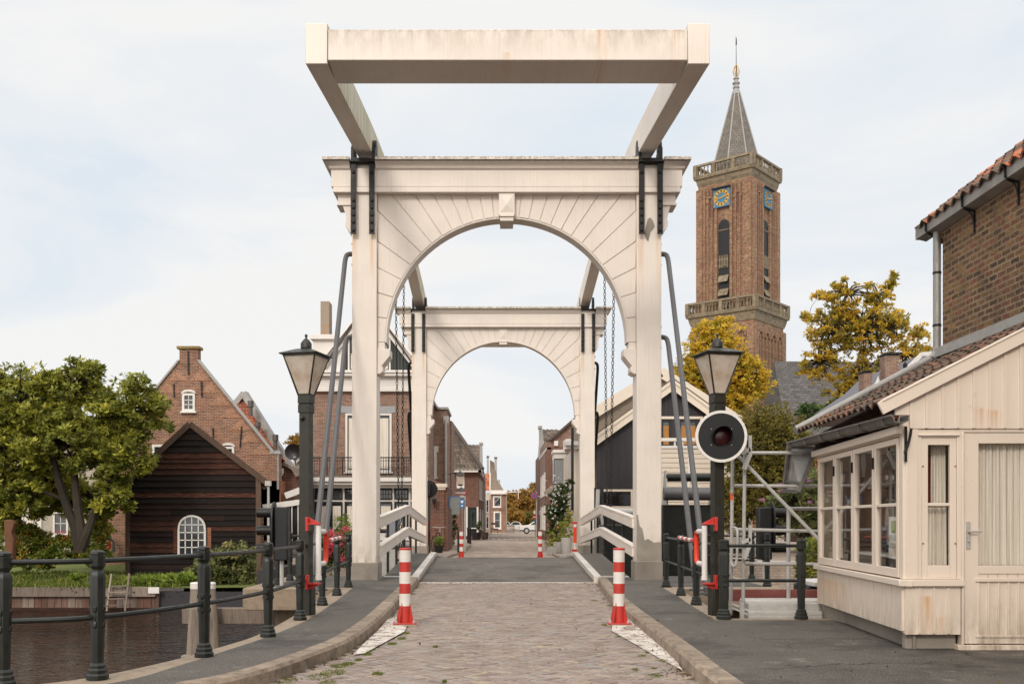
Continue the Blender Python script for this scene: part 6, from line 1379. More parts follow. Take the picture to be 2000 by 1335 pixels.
b = MB(); b.bar(P(1074, 859, d-.1), P(1126, 814, d-.1), .5, .15); boxpx(b, d, 1066, 856, 1082, 860, .5, .1); b.build('coping', M['greytile'], B3)
b = MB(); boxpx(b, d, 1082, 861, 1090, 871, .2, .25); b.build('wall_box', M['wht'], B3, bevel=.03)
winpx(B3, d-.02, 1072, 905, 1078, 935, bars=(1, 2))
d = 84; B4 = thing('corner_house', 'tile roofed brick house with pale stepped gable edge, farthest in the right row', 'house', (4.3, d, 0))
b = MB(); b.prism([Vector((X(1054.5, d), d, 0)), Vector((X(1068, 70), 70, 0)), Vector((X(1068, 70), 70, Z(873, 70))), Vector((X(1054.5, d), d, Z(892, d)))], (1, 0, 0)); b.box(X(1054.5, d), 7, d, d+10, 0, Z(885, d)); b.build('wall', M['brickC'], B4)
b = MB(); tiles(b, (X(1062, d), d-1, Z(876, d)), (X(1092, d), d-1, Z(876, d)), (X(1092, d+4), d+4, Z(838, d+4)), (X(1059, d+4), d+4, Z(838, d+4)), tw=.3, tl=.36, amp=.05); b.build('roof', M['greytile'], B4, ang=60)
b = MB(); b.prism([P(1051, 893, d-1), P(1062, 880, d-2), P(1061, 850, d-1), P(1058, 836, d-1), P(1053, 836, d-1), P(1053.5, 860, d-1)], (0, .8, 0)); boxpx(b, d-1, 1051.5, 831, 1059, 836, 1, .1); b.build('gable_edge', M['lead'], B4)
b = MB(); b.prism([P(1051.5, 893, d-1.2), P(1068, 873, 70), P(1068, 877, 70), P(1053, 899, d-1.2)], (.3, 0, 0)); b.build('eaves', M['wht'], B4)
for yy in (72, 75.5, 79): win(B4, (X(1068, 70)+(X(1054.5, d)-X(1068, 70))*(yy-70)/14-.02, yy+1, 0), (0, -1, 0), (-1, 0, 0), 0, 3.3, 1.1, 1.6, bars=(1, 2)); win(B4, (X(1068, 70)+(X(1054.5, d)-X(1068, 70))*(yy-70)/14-.02, yy+1, 0), (0, -1, 0), (-1, 0, 0), 0, .8, 1.1, 1.7, bars=(1, 2))
# --- black and cream house behind the right post
d = 46; ch_ = thing('boarded_house', 'black boarded house with broad cream verges and cream clapboard balcony behind the right post', 'house', (X(1312, d), d, 0))
xa, za_ = X(1312, d), Z(757, d); k_ = .72
b = MB(); b.prism([P(1166, 1075, d), P(1466, 1075, d), P(1466, 868, d), P(1312, 757, d), P(1166, 862, d)], (0, 9, 0)); b.build('walls', M['blackwood'], ch_)
b = MB(); px = 1168
while px < 1464: zt = 757+abs(px-1312)*k_+6; boxpx(b, d, px, zt, px+4.6, 955, .01, random.uniform(.015, .03)); px += 5.0
b.build('boarding', M['blackwood'], ch_)
b = MB()
for s in (-1, 1):
    for o, w_, t_ in ((.35, .42, .06), (.41, .12, .05)):
        a_ = Vector((xa, d-o, za_+.14+(.12 if w_ < .2 else -.04))); e = Vector((xa+s*3.85, d-o, za_+.14+(.12 if w_ < .2 else -.04)-3.85*k_)); b.bar(a_, e, t_, w_)
b.build('verge_board', M['creamboard'], ch_)
b = MB(); b.prism([(xa, d-.38, za_+.42), (xa+3.95, d-.38, za_+.42-3.95*k_), (xa+3.95, d-.38, za_+.34-3.95*k_), (xa, d-.38, za_+.34), (xa-3.95, d-.38, za_+.34-3.95*k_), (xa-3.95, d-.38, za_+.42-3.95*k_)], (0, 9.6, 0)); b.build('roof', M['greytile'], ch_, smooth=False)
b = MB(); boxpx(b, d, 1289, 813, 1372, 818, .1, .08); boxpx(b, d, 1367, 818, 1372, 872, .1, .08); b.build('window_surround', M['creamboard'], ch_)
for a, c in ((1291, 1310), (1326, 1362)):
    w_ = winpx(ch_, d-.03, a, 820, c, 872, frame='black', bars=(1, 1), fw=.09, sill=False); b = MB(); boxpx(b, d-.06, a+2, 831, c-2, 872, .0, .01); b.build('blind', plain('orange blind', '#a8743c', .8), w_)
dd = 43.4
b = MB(); py = 875.0
while py < 1000:
    boxpx(b, dd, 1291, py, 1345, py+8.4, .04, random.uniform(.0, .01)); boxpx(b, dd, 1346.5, py+1.5, 1464, py+9.9, .04, random.uniform(0, .01)); py += 9.6
b.build('clapboard', M['creamboard'], ch_)
b = MB(); boxpx(b, dd, 1290, 873, 1466, 1000, 2.4, -.05); b.build('balcony_box', M['creamboard'], ch_)
b = MB(); boxpx(b, dd, 1288, 870, 1467, 875, .3, .06); boxpx(b, dd, 1344, 875, 1347, 1003, .1, .04); boxpx(b, dd, 1463, 873, 1467, 1060, .1, .05); boxpx(b, dd, 1289, 855, 1400, 861, .15, .1); boxpx(b, dd, 1289, 1000, 1467, 1004, .2, .06)
for px in (1318, 1333, 1372, 1438): boxpx(b, dd, px-1.5, 861, px+1.5, 872, .1, .05)
b.build('balcony_trim', M['wht'], ch_)
winpx(ch_, d-.05, 1172, 955, 1236, 992, frame='creamboard', bars=(1, 1), fw=.1, sill=False)
b = MB(); boxpx(b, dd+.2, 1300, 1004, 1462, 1075, 1.6); b.build('ground_floor', M['black'], ch_); winpx(ch_, dd+.15, 1404, 1006, 1448, 1070, frame='wht', bars=(2, 1), fw=.08, sill=False, curt=.8)
d = 53; g3 = thing('render_gable_house', 'taller grey rendered house with cream verge rising behind the black boarded house', 'house', (X(1290, d), d, 0))
b = MB(); b.prism([P(1140, 1060, d), P(1440, 1060, d), P(1440, 815, d), P(1290, 722, d), P(1140, 812, d)], (0, 8, 0)); b.build('walls', plain('grey beige render', '#8d8172', .9), g3)
b = MB(); 
for s in (-1, 1): b.bar(P(1290, 726, d-.3), P(1290+s*156, 726+156*.62, d-.3), .08, .55)
b.build('verge_board', M['creamboard'], g3)

# --- chimneys and roofs behind the hut
d = 34; rf = thing('mansard_house', 'house with grey slate mansard, glazed roof light and two brick chimneys above the hut roof', 'house', (X(1760, d), d, 0))
b = MB(); b.prism([P(1690, 800, d), P(1900, 800, d), P(1900, 688, d+2), P(1800, 692, d+2), P(1765, 727, d+1), P(1700, 772, d)], (0, 6, 0)); b.build('roof', M['bluestone'], rf, smooth=False)
b = MB(); b.bar(P(1757, 735, d-.2), P(1800, 692, d-.2), .15, .12); b.bar(P(1798, 692, d-.2), P(1850, 690, d-.2), .2, .14); b.bar(P(1790, 735, d-.3), P(1812, 700, d-.3), .1, .08); b.bar(P(1790, 735, d-.3), P(1840, 732, d-.3), .1, .08); b.build('roof_light_frame', M['wht'], rf)
b = MB(); b.quad(P(1792, 734, d-.28), P(1842, 731, d-.28), P(1845, 702, d-.2), P(1812, 702, d-.2)); b.build('roof_light_pane', M['zinc'], rf)
for (a, t_, c, q) in ((1687.5, 728, 1703.5, 800), (1729.5, 694, 1757, 790)):
    b = MB(); boxpx(b, d-1, a, t_, c, q, .5); cm = b.build('chimney', M['brickA'], rf); b = MB(); boxpx(b, d-1, a-1.5, t_-5, c+2.5, t_-2, .6, .06); boxpx(b, d-1, a+1, t_-2, c-1, t_, .5, -.03); b.build('cowl', M['iron'], cm)
for px, py in ((1768, 722), (1801, 718)):
    b = MB(); c = P(px, py, d-.6); b.tube([c-Vector((0, 0, .3)), c+Vector((0, 0, .1))], .05, 8); b.lathe([(.075, .08), (.07, .2), (.01, .28)], tuple(c), 10); b.build('vent', M['iron'], rf)
b = MB(); c = P(1715, 757, d); b.lathe([(.30, -.35), (.28, -.1), (.2, .05), (.08, .2), (.04, .3), (.0, .42)], tuple(c), 8); b.build('turret_cap', M['wht'], rf)
d = 42; rr = thing('red_roof_house', 'red tiled roof glimpsed between hut and hedge', 'house', (X(1595, d), d, 0))
b = MB(); tiles(b, (X(1582, d), d, Z(938, d)), (X(1640, d), d, Z(942, d)), (X(1640, d+3), d+3, Z(872, d+3)), (X(1587, d+3), d+3, Z(880, d+3)), tw=.26, tl=.3, amp=.05); b.build('roof', M['redtile'], rr, ang=60); b = MB(); boxpx(b, d+.5, 1584, 938, 1640, 1060, 4); b.build('wall', M['brickA'], rr)
# --- pale house behind the garden tree
d = 50; ph = thing('pale_house', 'pale rendered house with white sash windows half hidden behind the big garden tree', 'house', (X(80, d), d, 0))
b = MB(); b.box(X(-140, d), X(198, d), d, d+9, -.5, Z(860, d)); b.build('wall', plain('pale render', '#b5aa9c', .9), ph)
b = MB(); b.prism([(X(-150, d), d-.3, Z(862, d)), (X(205, d), d-.3, Z(862, d)), (X(160, d), d+4, Z(800, d)), (X(-110, d), d+4, Z(800, d))], (0, 1.2, 0)); b.build('roof', M['greytile'], ph)
b = MB(); boxpx(b, d+2, 130, 738, 145, 830, .9); b.build('chimney', M['brickA'], ph); b = MB(); boxpx(b, d+2, 124, 730, 147, 732.5, 1, .2)
for px in (128, 133, 143): boxpx(b, d+2, px, 732, px+1, 740, .05)
b.build('chimney_cowl', M['zinc'], ph)
winpx(ph, d, 104, 998, 134, 1045, bars=(2, 2), fw=.1); winpx(ph, d, 42, 998, 82, 1045, bars=(2, 2), fw=.12, curt=.95); winpx(ph, d, -10, 940, 20, 990, bars=(2, 2), fw=.12)
d = 44; st = thing('carved_stump', 'tall reddish brown carved timber post in the garden at the left edge', 'post', tuple(P(14, 1090, 31.2))); b = MB(); d = 31.2
b.prism([P(7, 1100, d), P(24, 1100, d), P(26, 1050, d), P(22, 1040, d), P(28, 1020, d), P(20, 1014, d), P(7, 1015, d), P(9, 1060, d)], (0, .25, 0)); b.build('carving', plain('reddish timber', '#6e4830', .8, sc=3), st, bevel=.03)
fb = thing('flower_box', 'window box with red geraniums below the pale house window', 'planter', tuple(P(122, 1048, 40))); b = MB(); boxpx(b, 40, 112, 1044, 136, 1051, .3); b.build('box', M['redtile'], fb); leaves_mesh('flowers', M['petal_red'], np.array(P(120, 1040, 39.9))+rng.normal(size=(120, 3))*np.array([.22, .08, .06]), .06, fb, loc=tuple(P(122, 1048, 40)))

# ================================================================ church tower
phi = R(40); Lv = Vector((-math.cos(phi), math.sin(phi), 0)); Rv = Vector((math.sin(phi), math.cos(phi), 0)); CT = Vector((32.57, 135.7, 0))
tw_ = thing('church_tower', 'tall square brick church tower with two stone galleries, blue clock faces and slate spire', 'church tower', tuple(CT))
def frame_sq(a):   # nearest corner of a square of side a
    return CT-(Lv+Rv)*(a/2)
def sqp(a, z): c = frame_sq(a); return [c+Vector((0, 0, z)), c+Rv*a+Vector((0, 0, z)), c+Rv*a+Lv*a+Vector((0, 0, z)), c+Lv*a+Vector((0, 0, z))]
def sqbox(mb, a, z0, z1, a1=None): mb.add(sqp(a, z0)+sqp(a1 or a, z1), [(3, 2, 1, 0), (4, 5, 6, 7)]+[(i, (i+1) % 4, (i+1) % 4+4, i+4) for i in range(4)])
AU, AL = 7.75, 9.0
b = MB(); sqbox(b, AL, 0, 28.6); b.build('lower_stage', M['brickT'], tw_)
b = MB(); sqbox(b, AU+.25, 28.6, 47.3, AU); b.build('upper_stage', M['brickT'], tw_)
def on_face(f, a, u, z, o=0):
    """point on a visible face: f=0 left-facing (towards us), f=1 right-facing; u across the face from the near corner"""
    c = frame_sq(a); dirn = Lv if f == 0 else Rv; out = -Rv if f == 0 else -Lv
    return c+dirn*u+out*o+Vector((0, 0, z)), dirn, out
def fb_(mb, f, a, u0, u1, z0, z1, o0, o1):
    p, dn, ot = on_face(f, a, u0, z0, o0); mb.ob(p, dn*(u1-u0), (0, 0, z1-z0), ot*(o1-o0))
b = MB()
for f in (0, 1):
    for u0, u1, o in ((-.12, .75, .42), (.75, 1.15, .22), (2.6, 2.95, .36), (4.8, 5.15, .36), (6.6, 7.0, .22), (7.0, 7.87, .42)): fb_(b, f, AU, u0, u1, 28.6, 46.0, -.1, o)
    for u0, u1 in ((1.45, 1.6), (2.1, 2.25), (5.5, 5.65), (6.1, 6.25)): fb_(b, f, AU, u0, u1, 29, 46.0, -.1, .25)
    for k in range(9): fb_(b, f, AL, .35+k*1.02, .55+k*1.02, 14, 25.8, -.1, .22)
    for u0, u1 in ((-.15, .8), (8.2, 9.15)): fb_(b, f, AL, u0, u1, 0, 27, -.1, .35)
    for c0, rr_, zc_, A_ in ((1.85, .55, 44.1, AU), (5.85, .55, 44.1, AU), (1.7, .62, 25.6, AL), (3.7, .62, 25.6, AL), (5.7, .62, 25.6, AL), (7.5, .62, 25.6, AL)):
        for k in range(9):
            a0, a1 = math.pi*k/9, math.pi*(k+1)/9
            p0, dn, ot = on_face(f, A_, c0+rr_*math.cos(a0), zc_+rr_*1.25*math.sin(a0), .1); p1, _, _ = on_face(f, A_, c0+rr_*math.cos(a1), zc_+rr_*1.25*math.sin(a1), .1); b.bar(p0, p1, .28, .22)
b.build('pilaster', M['brickT'], tw_, smooth=False)
b = MB()
for f in (0, 1):
    for c0, A_, z0_, z1_ in ((1.85, AU, 40.5, 44.1), (5.85, AU, 40.5, 44.1), (1.7, AL, 20, 25.6), (3.7, AL, 20, 25.6), (5.7, AL, 20, 25.6), (7.5, AL, 20, 25.6)):
        p, dn, ot = on_face(f, A_, c0-.42, z0_, .015); b = MB(); b.ob(p, dn*.84, (0, 0, z1_-z0_+.35), ot*.02); b.build('niche_shade', M['brickC'], tw_)  # flat panel; the shade of a niche is put into darker brick
b = MB()
for k in range(16):
    for f in (0, 1):
        z_ = 8+k*1.15
        if z_ < 25: fb_(b, f, AL, 0, AL, z_, z_+.42, -.1, .012)
b.build('stone_band', M['stoneT'], tw_)
# belfry: flat black panel painted as the dark of an opening, with louvres
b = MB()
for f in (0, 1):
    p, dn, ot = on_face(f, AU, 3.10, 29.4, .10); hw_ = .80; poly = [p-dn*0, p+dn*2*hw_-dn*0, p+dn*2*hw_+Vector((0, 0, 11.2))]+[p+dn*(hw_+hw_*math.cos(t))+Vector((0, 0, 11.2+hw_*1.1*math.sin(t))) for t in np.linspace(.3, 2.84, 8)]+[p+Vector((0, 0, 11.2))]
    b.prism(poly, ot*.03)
b.build('belfry_dark_panel', M['black'], tw_, smooth=False)
b = MB()
for f in (0, 1):
    for z_ in (29.6, 31.3, 33.1): p, dn, ot = on_face(f, AU, 3.2, z_, .15); b.prism([p, p+dn*1.4, p+dn*1.4+Vector((0, 0, 1.0))-ot*.0+(-ot)*.0, p+Vector((0, 0, 1.0))], ot*.06) if False else b.ob(p+ot*.40, dn*1.4, Vector((0, 0, .95))-ot*.45, ot*.06)
b.build('louvre', M['stoneT'], tw_)
b = MB()
for f in (0, 1):
    for k in range(6): fb_(b, f, AU, 3.22+k*.23, 3.34+k*.23, 35.0, 36.7, .2, .27)
    fb_(b, f, AU, 3.2, 4.6, 35.3, 35.42, .18, .26); fb_(b, f, AU, 3.2, 4.6, 36.1, 36.22, .18, .26); fb_(b, f, AU, 3.12, 4.68, 40.0, 40.12, .15, .2)
b.build('belfry_fence', M['stoneT'], tw_)
# galleries
def gallery(a, z0, zr, n_posts, nm):
    b = MB(); sqbox(b, a-.9, z0-1.3, z0-.7, a-.5); sqbox(b, a-.5, z0-.7, z0-.15, a-.3); sqbox(b, a+.15, z0-.15, z0+.15); b.build('cornice', M['stoneT'], tw_)
    b = MB()
    for i in range(4):
        c = sqp(a-.05, 0); p, q = c[i], c[(i+1) % 4]; dn = (q-p).normalized(); L = (q-p).length; out = Vector((dn.y, -dn.x, 0))
        b.ob(p+Vector((0, 0, zr-.28))-out*.35, dn*L, (0, 0, .28), out*.42); b.ob(p+Vector((0, 0, z0+.15))-out*.28, dn*L, (0, 0, .22), out*.3)
        for k in range(n_posts+1): b.ob(p+dn*(L*k/n_posts-.22)+Vector((0, 0, z0+.15))-out*.36, dn*.44, (0, 0, zr-z0-.2), out*.40)
    b.build('parapet', M['stoneT'], tw_)
    b = MB()
    for i in (0, 3, 1, 2):
        c = sqp(a-.05, 0); p, q = c[i], c[(i+1) % 4]; dn = (q-p).normalized(); L = (q-p).length; out = Vector((dn.y, -dn.x, 0)); nb = 5
        for k in range(n_posts):
            for j in range(nb):
                e = p+dn*(L*(k+(j+.75)/(nb+.5))/n_posts)-out*.14; hh = zr-z0-.65
                b.lathe([(.10, 0), (.06, .06*hh), (.13, .3*hh), (.06, .62*hh), (.06, .7*hh), (.12, .8*hh), (.07, .9*hh), (.1, hh)], (e.x, e.y, z0+.37), 6)
    o = b.build('baluster', M['stoneT'], tw_); o['kind'] = 'stuff'
gallery(8.55, 47.6, 49.45, 3, 'upper'); gallery(10.1, 28.9, 30.75, 4, 'lower')
# clocks
for f, u0, zc_ in ((0, 4.05, 44.3), (1, 4.05, 44.3)):
    p, dn, ot = on_face(f, AU, u0, zc_, .50); s = 1.22; b = MB(); b.ob(p-dn*s-Vector((0, 0, s)), dn*2*s, (0, 0, 2*s), -ot*.3); ck = b.build('clock', M['clockblue'], tw_)
    b = MB(); b.ob(p-dn*(s+.15)+Vector((0, 0, s)), dn*(2*s+.3), (0, 0, .14), ot*.35); b.build('clock_hood', M['black'], ck)
    Uz = Vector((0, 0, 1)); rt2 = -dn if f == 0 else dn
    def ring_(r0, r1, o, mat, nm):
        b = MB(); vs = []; n = 40
        for k in range(n+1):
            t = 2*math.pi*k/n
            for rr_ in (r0, r1): vs.append(p+ot*o+(rt2*math.cos(t)+Uz*math.sin(t))*rr_)
        b.add(vs, [(2*k, 2*k+1, 2*k+3, 2*k+2) for k in range(n)]); b.build(nm, mat, ck, smooth=False)
    ring_(.66, 1.1, .02, M['gold'], 'chapter_ring')
    Mr = Matrix((rt2, Uz, ot)).transposed().to_euler()
    for k, s_ in enumerate(('XII', 'I', 'II', 'III', 'IIII', 'V', 'VI', 'VII', 'VIII', 'IX', 'X', 'XI')):
        t = math.pi/2-2*math.pi*k/12; q = p+ot*.03+(rt2*math.cos(t)+Uz*math.sin(t))*.88-CT
        b = MB(); dz = (rt2*math.cos(t)+Uz*math.sin(t)); dx = (rt2*-math.sin(t)+Uz*math.cos(t)); base = q+CT
        b.bar(base-dz*.15, base+dz*.15, .07, .02, up=ot); b.bar(base-dz*.12+dx*.1, base+dz*.12+dx*.1, .05, .02, up=ot); b.bar(base-dz*.14-dx*.1, base-dz*.14+dx*.1, .05, .02, up=ot); b.build('numeral', M['black'], ck)
    b = MB()
    for t, l, w_ in ((R(188), .98, .13), (R(18), .62, .18)): dz = rt2*math.cos(t)+Uz*math.sin(t); b.bar(p+ot*.06-dz*.25, p+ot*.06+dz*l, w_, .03, up=ot)
    b.build('hand', M['gold'], ck)
    for s_, sx, sz in (('J', -1, 1), ('8', 1, 1), ('5', -1, -1), ('5', 1, -1)): text_obj(s_, .42, M['gold'], ck, p+ot*.02+rt2*sx*.98+Uz*sz*.98-CT, Mr, name='numeral', ext=.01)
# spire
b = MB(); rot = R(12); b.lathe([(3.72, 47.7), (.46, 59.6)], (32.35, 135.7, 0), 8, rot=rot); b.build('spire', M['spire2'], tw_, smooth=False)
b = MB()
for k in range(8):
    a = rot+math.pi/4*k; c = lambda r_, z: Vector((32.35+r_*math.cos(a), 135.7+r_*math.sin(a), z)); b.tube([c(3.75, 47.7), c(.48, 59.65)], .10, 6)
b.lathe([(.58, 59.3), (.48, 59.8), (.36, 60.1), (.48, 60.2), (.48, 60.3), (.36, 60.4), (.34, 60.6), (.52, 60.8), (.52, 60.9), (.32, 61.0), (.27, 61.35), (.42, 61.45), (.38, 61.55), (.2, 61.7)], (32.35, 135.7, 0), 12)
b.build('spire_lead', M['lead'], tw_)
b = MB()
for k in range(6):
    a = math.pi/3*k; b.tube([Vector((32.35+r_*math.cos(a), 135.7+r_*math.sin(a), z)) for r_, z in ((.1, 61.6), (.36, 62.0), (.46, 62.5), (.26, 63.0), (.06, 63.4))], .045, 5)
b.build('finial_onion', M['gold'], tw_)
b = MB(); b.tube([(32.35, 135.7, 61.6), (32.35, 135.7, 67.0)], [.06, .025], 6); b.prism([(32.27, 135.7, 66.0), (32.45, 135.7, 66.1), (32.42, 135.7, 66.9), (32.3, 135.7, 67.3)], (0, .03, 0)); b.build('weather_vane', M['iron'], tw_)
nv_ = thing('church_nave', 'long steep grey slate roof of the church beside the tower, behind the yellow tree', 'church', (45, 125, 0)); d = 124
b = MB(); b.prism([(X(1500, d), 114, 8), (X(1512, d), 124, Z(705, d)), (X(1505, d), 134, 8)], (40, 2, 0)); b.build('roof', M['slate'], nv_, smooth=False)
b = MB(); b.box(X(1502, d), 75, 114.5, 133.5, 0, 8.1); b.build('walls', M['brickT'], nv_)

# ================================================================ street furniture and plants
lp = thing('street_lantern', 'green hanging lantern on a wall bracket at the left side of the street', 'street lamp', tuple(P(899, 930, 47))); c = P(899, 933, 47)
b = MB(); b.rings([(c.x-.13, c.x+.13, c.y-.13, c.y+.13, c.z-.30), (c.x-.19, c.x+.19, c.y-.19, c.y+.19, c.z+.1)]); b.build('lantern_glass', M['frost'], lp)
b = MB(); b.rings([(c.x-.24, c.x+.24, c.y-.24, c.y+.24, c.z+.1), (c.x-.1, c.x+.1, c.y-.1, c.y+.1, c.z+.24), (c.x-.03, c.x+.03, c.y-.03, c.y+.03, c.z+.34)]); b.box(c.x-.14, c.x+.14, c.y-.14, c.y+.14, c.z-.34, c.z-.3); b.bar(c+Vector((0, .1, .28)), P(874, 926, 48), .03, .03); b.build('lantern_roof', M['lampgreen'], lp)
def pole_sign(name, label, cat, px, ybase, ytop, d, r_=.03): 
    t = thing(name, label, cat, (X(px, d), d, 0)); b = MB(); b.tube([(X(px, d), d, 0), (X(px, d), d, Z(ytop, d))], r_, 8); b.build('pole', M['galv'], t); return t
blue = plain('sign blue', '#2a6fae', .4, var=.05, ga=0); sr = plain('sign red', '#b8242a', .4, var=.05, ga=0); sgrey = plain('sign back grey', '#7c7d7c', .5, .3)
t = pole_sign('sign_post', 'grey post carrying backs of road signs and a blue tourist sign, left of the street', 'road sign', 908, 1065, 968, 44)
d = 43.9; b = MB(); boxpx(b, d, 877, 970, 897.5, 992, .03); boxpx(b, d, 882, 992, 898, 1004, .03); b.build('sign_back', sgrey, t)
b = MB(); boxpx(b, d-.01, 876, 969, 898.5, 970.5, .03); boxpx(b, d-.01, 876, 970, 877.5, 992, .03); b.build('sign_rim', blue, t)
b = MB(); boxpx(b, d, 897.8, 973, 907, 991, .02); bs_ = b.build('blue_panel', blue, t); b = MB(); c = P(902.5, 979, d-.02); b.prism([c+Vector((-.07, 0, .05)), c+Vector((.07, 0, .05)), c+Vector((.05, 0, -.05)), c+Vector((0, 0, -.08)), c+Vector((-.05, 0, -.05))], (0, .01, 0)); c = P(902.5, 987, d-.02); b.prism([c+Vector((-.06, 0, 0)), c+Vector((0, 0, .05)), c+Vector((.06, 0, 0)), c+Vector((0, 0, -.05))], (0, .01, 0)); b.build('symbol', M['wht'], bs_)
t = pole_sign('sign_post', 'post with triangular and rectangular sign above the blue one, left of the street', 'road sign', 902, 1065, 950, 50)
d = 49.9; b = MB(); b.prism([P(891, 959, d), P(910, 959, d), P(905, 953, d), P(901, 951, d), P(896, 953, d)], (0, .03, 0)); b.build('sign_back', sgrey, t); b = MB(); boxpx(b, d-.01, 889, 959, 912.5, 964.5, .03); b.build('sign_plate', M['wht'], t); b = MB(); boxpx(b, d-.02, 889, 959, 913, 960, .02); boxpx(b, d-.02, 889, 963.6, 913, 964.6, .02); boxpx(b, d-.02, 909, 960, 912.5, 964, .02); b.build('sign_border', sr, t)
b = MB(); boxpx(b, d, 898, 967, 906, 971, .02); boxpx(b, d, 905, 973, 909.5, 982, .02); b.build('sign_plate', M['wht'], t)
t = pole_sign('no_stopping_sign', 'round red and blue no-stopping sign at the right side of the street', 'road sign', 1048, 1065, 960, 62)
c = P(1043, 967, 61.8); b = MB(); b.lathe([(.21, 0), (.21, -.02)], tuple(c), 28, axis='y'); b.build('red_disc', sr, t); b = MB(); b.lathe([(.165, 0), (.165, -.026)], tuple(c), 28, axis='y'); b.build('blue_disc', blue, t)
b = MB(); c2 = c+Vector((0, -.03, 0)); b.bar(c2+Vector((-.12, 0, -.12)), c2+Vector((.12, 0, .12)), .02, .04); b.bar(c2+Vector((-.12, 0, .12)), c2+Vector((.12, -.002, -.12)), .02, .04); b.build('red_cross', sr, t)
t = pole_sign('no_entry_sign', 'small round red no-entry sign with white bar beyond the right row', 'road sign', 1044.5, 1040, 995, 96); c = P(1044.5, 1009, 95.8); b = MB(); b.lathe([(.23, 0), (.23, -.02)], tuple(c), 24, axis='y'); b.build('red_disc', sr, t); b = MB(); b.box(c.x-.16, c.x+.16, c.y-.05, c.y-.02, c.z-.04, c.z+.04); b.build('white_bar', M['wht'], t); b = MB(); boxpx(b, 95.8, 1042, 997, 1047, 1003, .03); b.build('plate', M['wht'], t); b = MB(); boxpx(b, 95.8, 1042.5, 1014, 1047, 1018, .03); b.build('blue_plate', blue, t)
fl = thing('flagpole', 'white pole with a limp red white and blue pennant sticking out of the end house', 'flagpole', tuple(P(990, 960, 127))); b = MB(); b.tube([P(986, 961, 127.8), P(1016, 960, 122)], .07, 6); b.build('pole', M['wht'], fl)
b = MB(); boxpx(b, 122, 1010.6, 961, 1012, 977, .02); b.build('pennant', sr, fl); b = MB(); boxpx(b, 122, 1012.0, 961, 1013, 974, .02); b.build('pennant', M['wht'], fl)
fl = thing('flag', 'dark drooping flag hanging on the end house', 'flag', tuple(P(972, 975, 127))); b = MB(); b.tube([P(966, 984, 127.8), P(979, 967, 126)], .05, 6); b.build('staff', M['wht'], fl); b = MB(); b.prism([P(966, 983, 126.5), P(977, 970, 126), P(977, 984, 126), P(972, 980, 126), P(970, 986, 126)], (0, .05, 0)); b.build('cloth', M['black'], fl)
# white line of teeth across the street
b = MB(); d0 = 77
for k in range(11): x = X(926+k*11.4, d0); b.quad((x, d0-2.2, -.01+.004), (x+.25, d0-2.2, -.006), (x+.25, d0+1.4, -.006), (x, d0+1.4, -.006))
b.box(X(918, d0+1), X(1052, d0+1), d0+1.6, d0+2.3, -.012, -.004); struct(b, 'road_marking', M['whitepatch'])
# street kerbs and footways
b = MB(); 
for pl in ([(-1.95, 34.8), (-1.75, 40), (-1.5, 44), (-1.5, 55), (-2.1, 77), (-2.9, 98)], [(2.3, 34.8), (2.2, 40), (2.15, 44), (2.6, 55), (3.1, 68)]):
    s = -1 if pl[0][0] < 0 else 1
    for p, q in zip(pl[:-1], pl[1:]): b.prism([(p[0], p[1], .06), (q[0], q[1], .06), (q[0]+s*.15, q[1], .06), (p[0]+s*.15, p[1], .06)], (0, 0, -.1))
struct(b, 'kerb', M['concrete'])
b = MB(); b.add([(-2.1, 34.8, .05), (-1.9, 40, .05), (-1.65, 44, .05), (-1.65, 55, .05), (-2.25, 77, .05), (-3.05, 98, .05), (-12, 98, .05), (-7, 34.8, .05)], [tuple(range(8))]); b.add([(2.45, 34.8, .05), (2.35, 40, .05), (2.3, 44, .05), (2.75, 55, .05), (3.25, 68, .05), (12, 68, .05), (9, 34.8, .05)], [tuple(range(6, -1, -1))]); struct(b, 'pavement', M['street'])
# car at the end of the street
car = thing('parked_car', 'white compact SUV seen from its front quarter at the end of the street', 'car', (2.72+2.0, 112, -.02)); cx = X(1013.5, 112)
white = Mt('car paint', .25); white.b.inputs['Coat Weight'].default_value = .6; white = white.color(lin('#dcd9d4'))
b = MB(); sd_ = [(0, .38), (.02, .72), (.35, .90), (1.1, .98), (1.75, 1.42), (2.5, 1.52), (3.5, 1.47), (4.15, 1.05), (4.35, .95), (4.38, .4), (3.95, .3), (.5, .3)]
b.prism([(cx+x, 112, z) for x, z in sd_], (0, 1.75, 0)); b.build('body', white, car, bevel=.06)
b = MB(); b.prism([(cx+x, 111.985, z) for x, z in ((1.3, 1.0), (1.82, 1.38), (2.5, 1.44), (3.4, 1.4), (3.85, 1.05))], (0, .02, 0)); b.build('side_window', M['darkglass'], car)
b = MB(); b.box(cx+.05, cx+4.3, 111.97, 112.0, .28, .42); b.build('sill_trim', M['black'], car)
b = MB(); b.box(cx-.02, cx+.12, 111.98, 112.4, .66, .78); b.build('headlight', M['galv'], car)
b = MB(); b.box(cx-.03, cx, 112.5, 113.0, .42, .54); b.build('number_plate', plain('plate yellow', '#d8a41c', .5), car)
for wx in (.85, 3.5):
    b = MB(); b.lathe([(.33, -.02), (.35, 0), (.35, .22), (.33, .24)], (cx+wx, 111.96, .33), 24, axis='y'); wq = b.build('wheel', M['black'], car); b = MB(); b.lathe([(.2, -.03), (.2, -.01)], (cx+wx, 111.96, .33), 16, axis='y'); b.build('rim', M['galv'], wq)
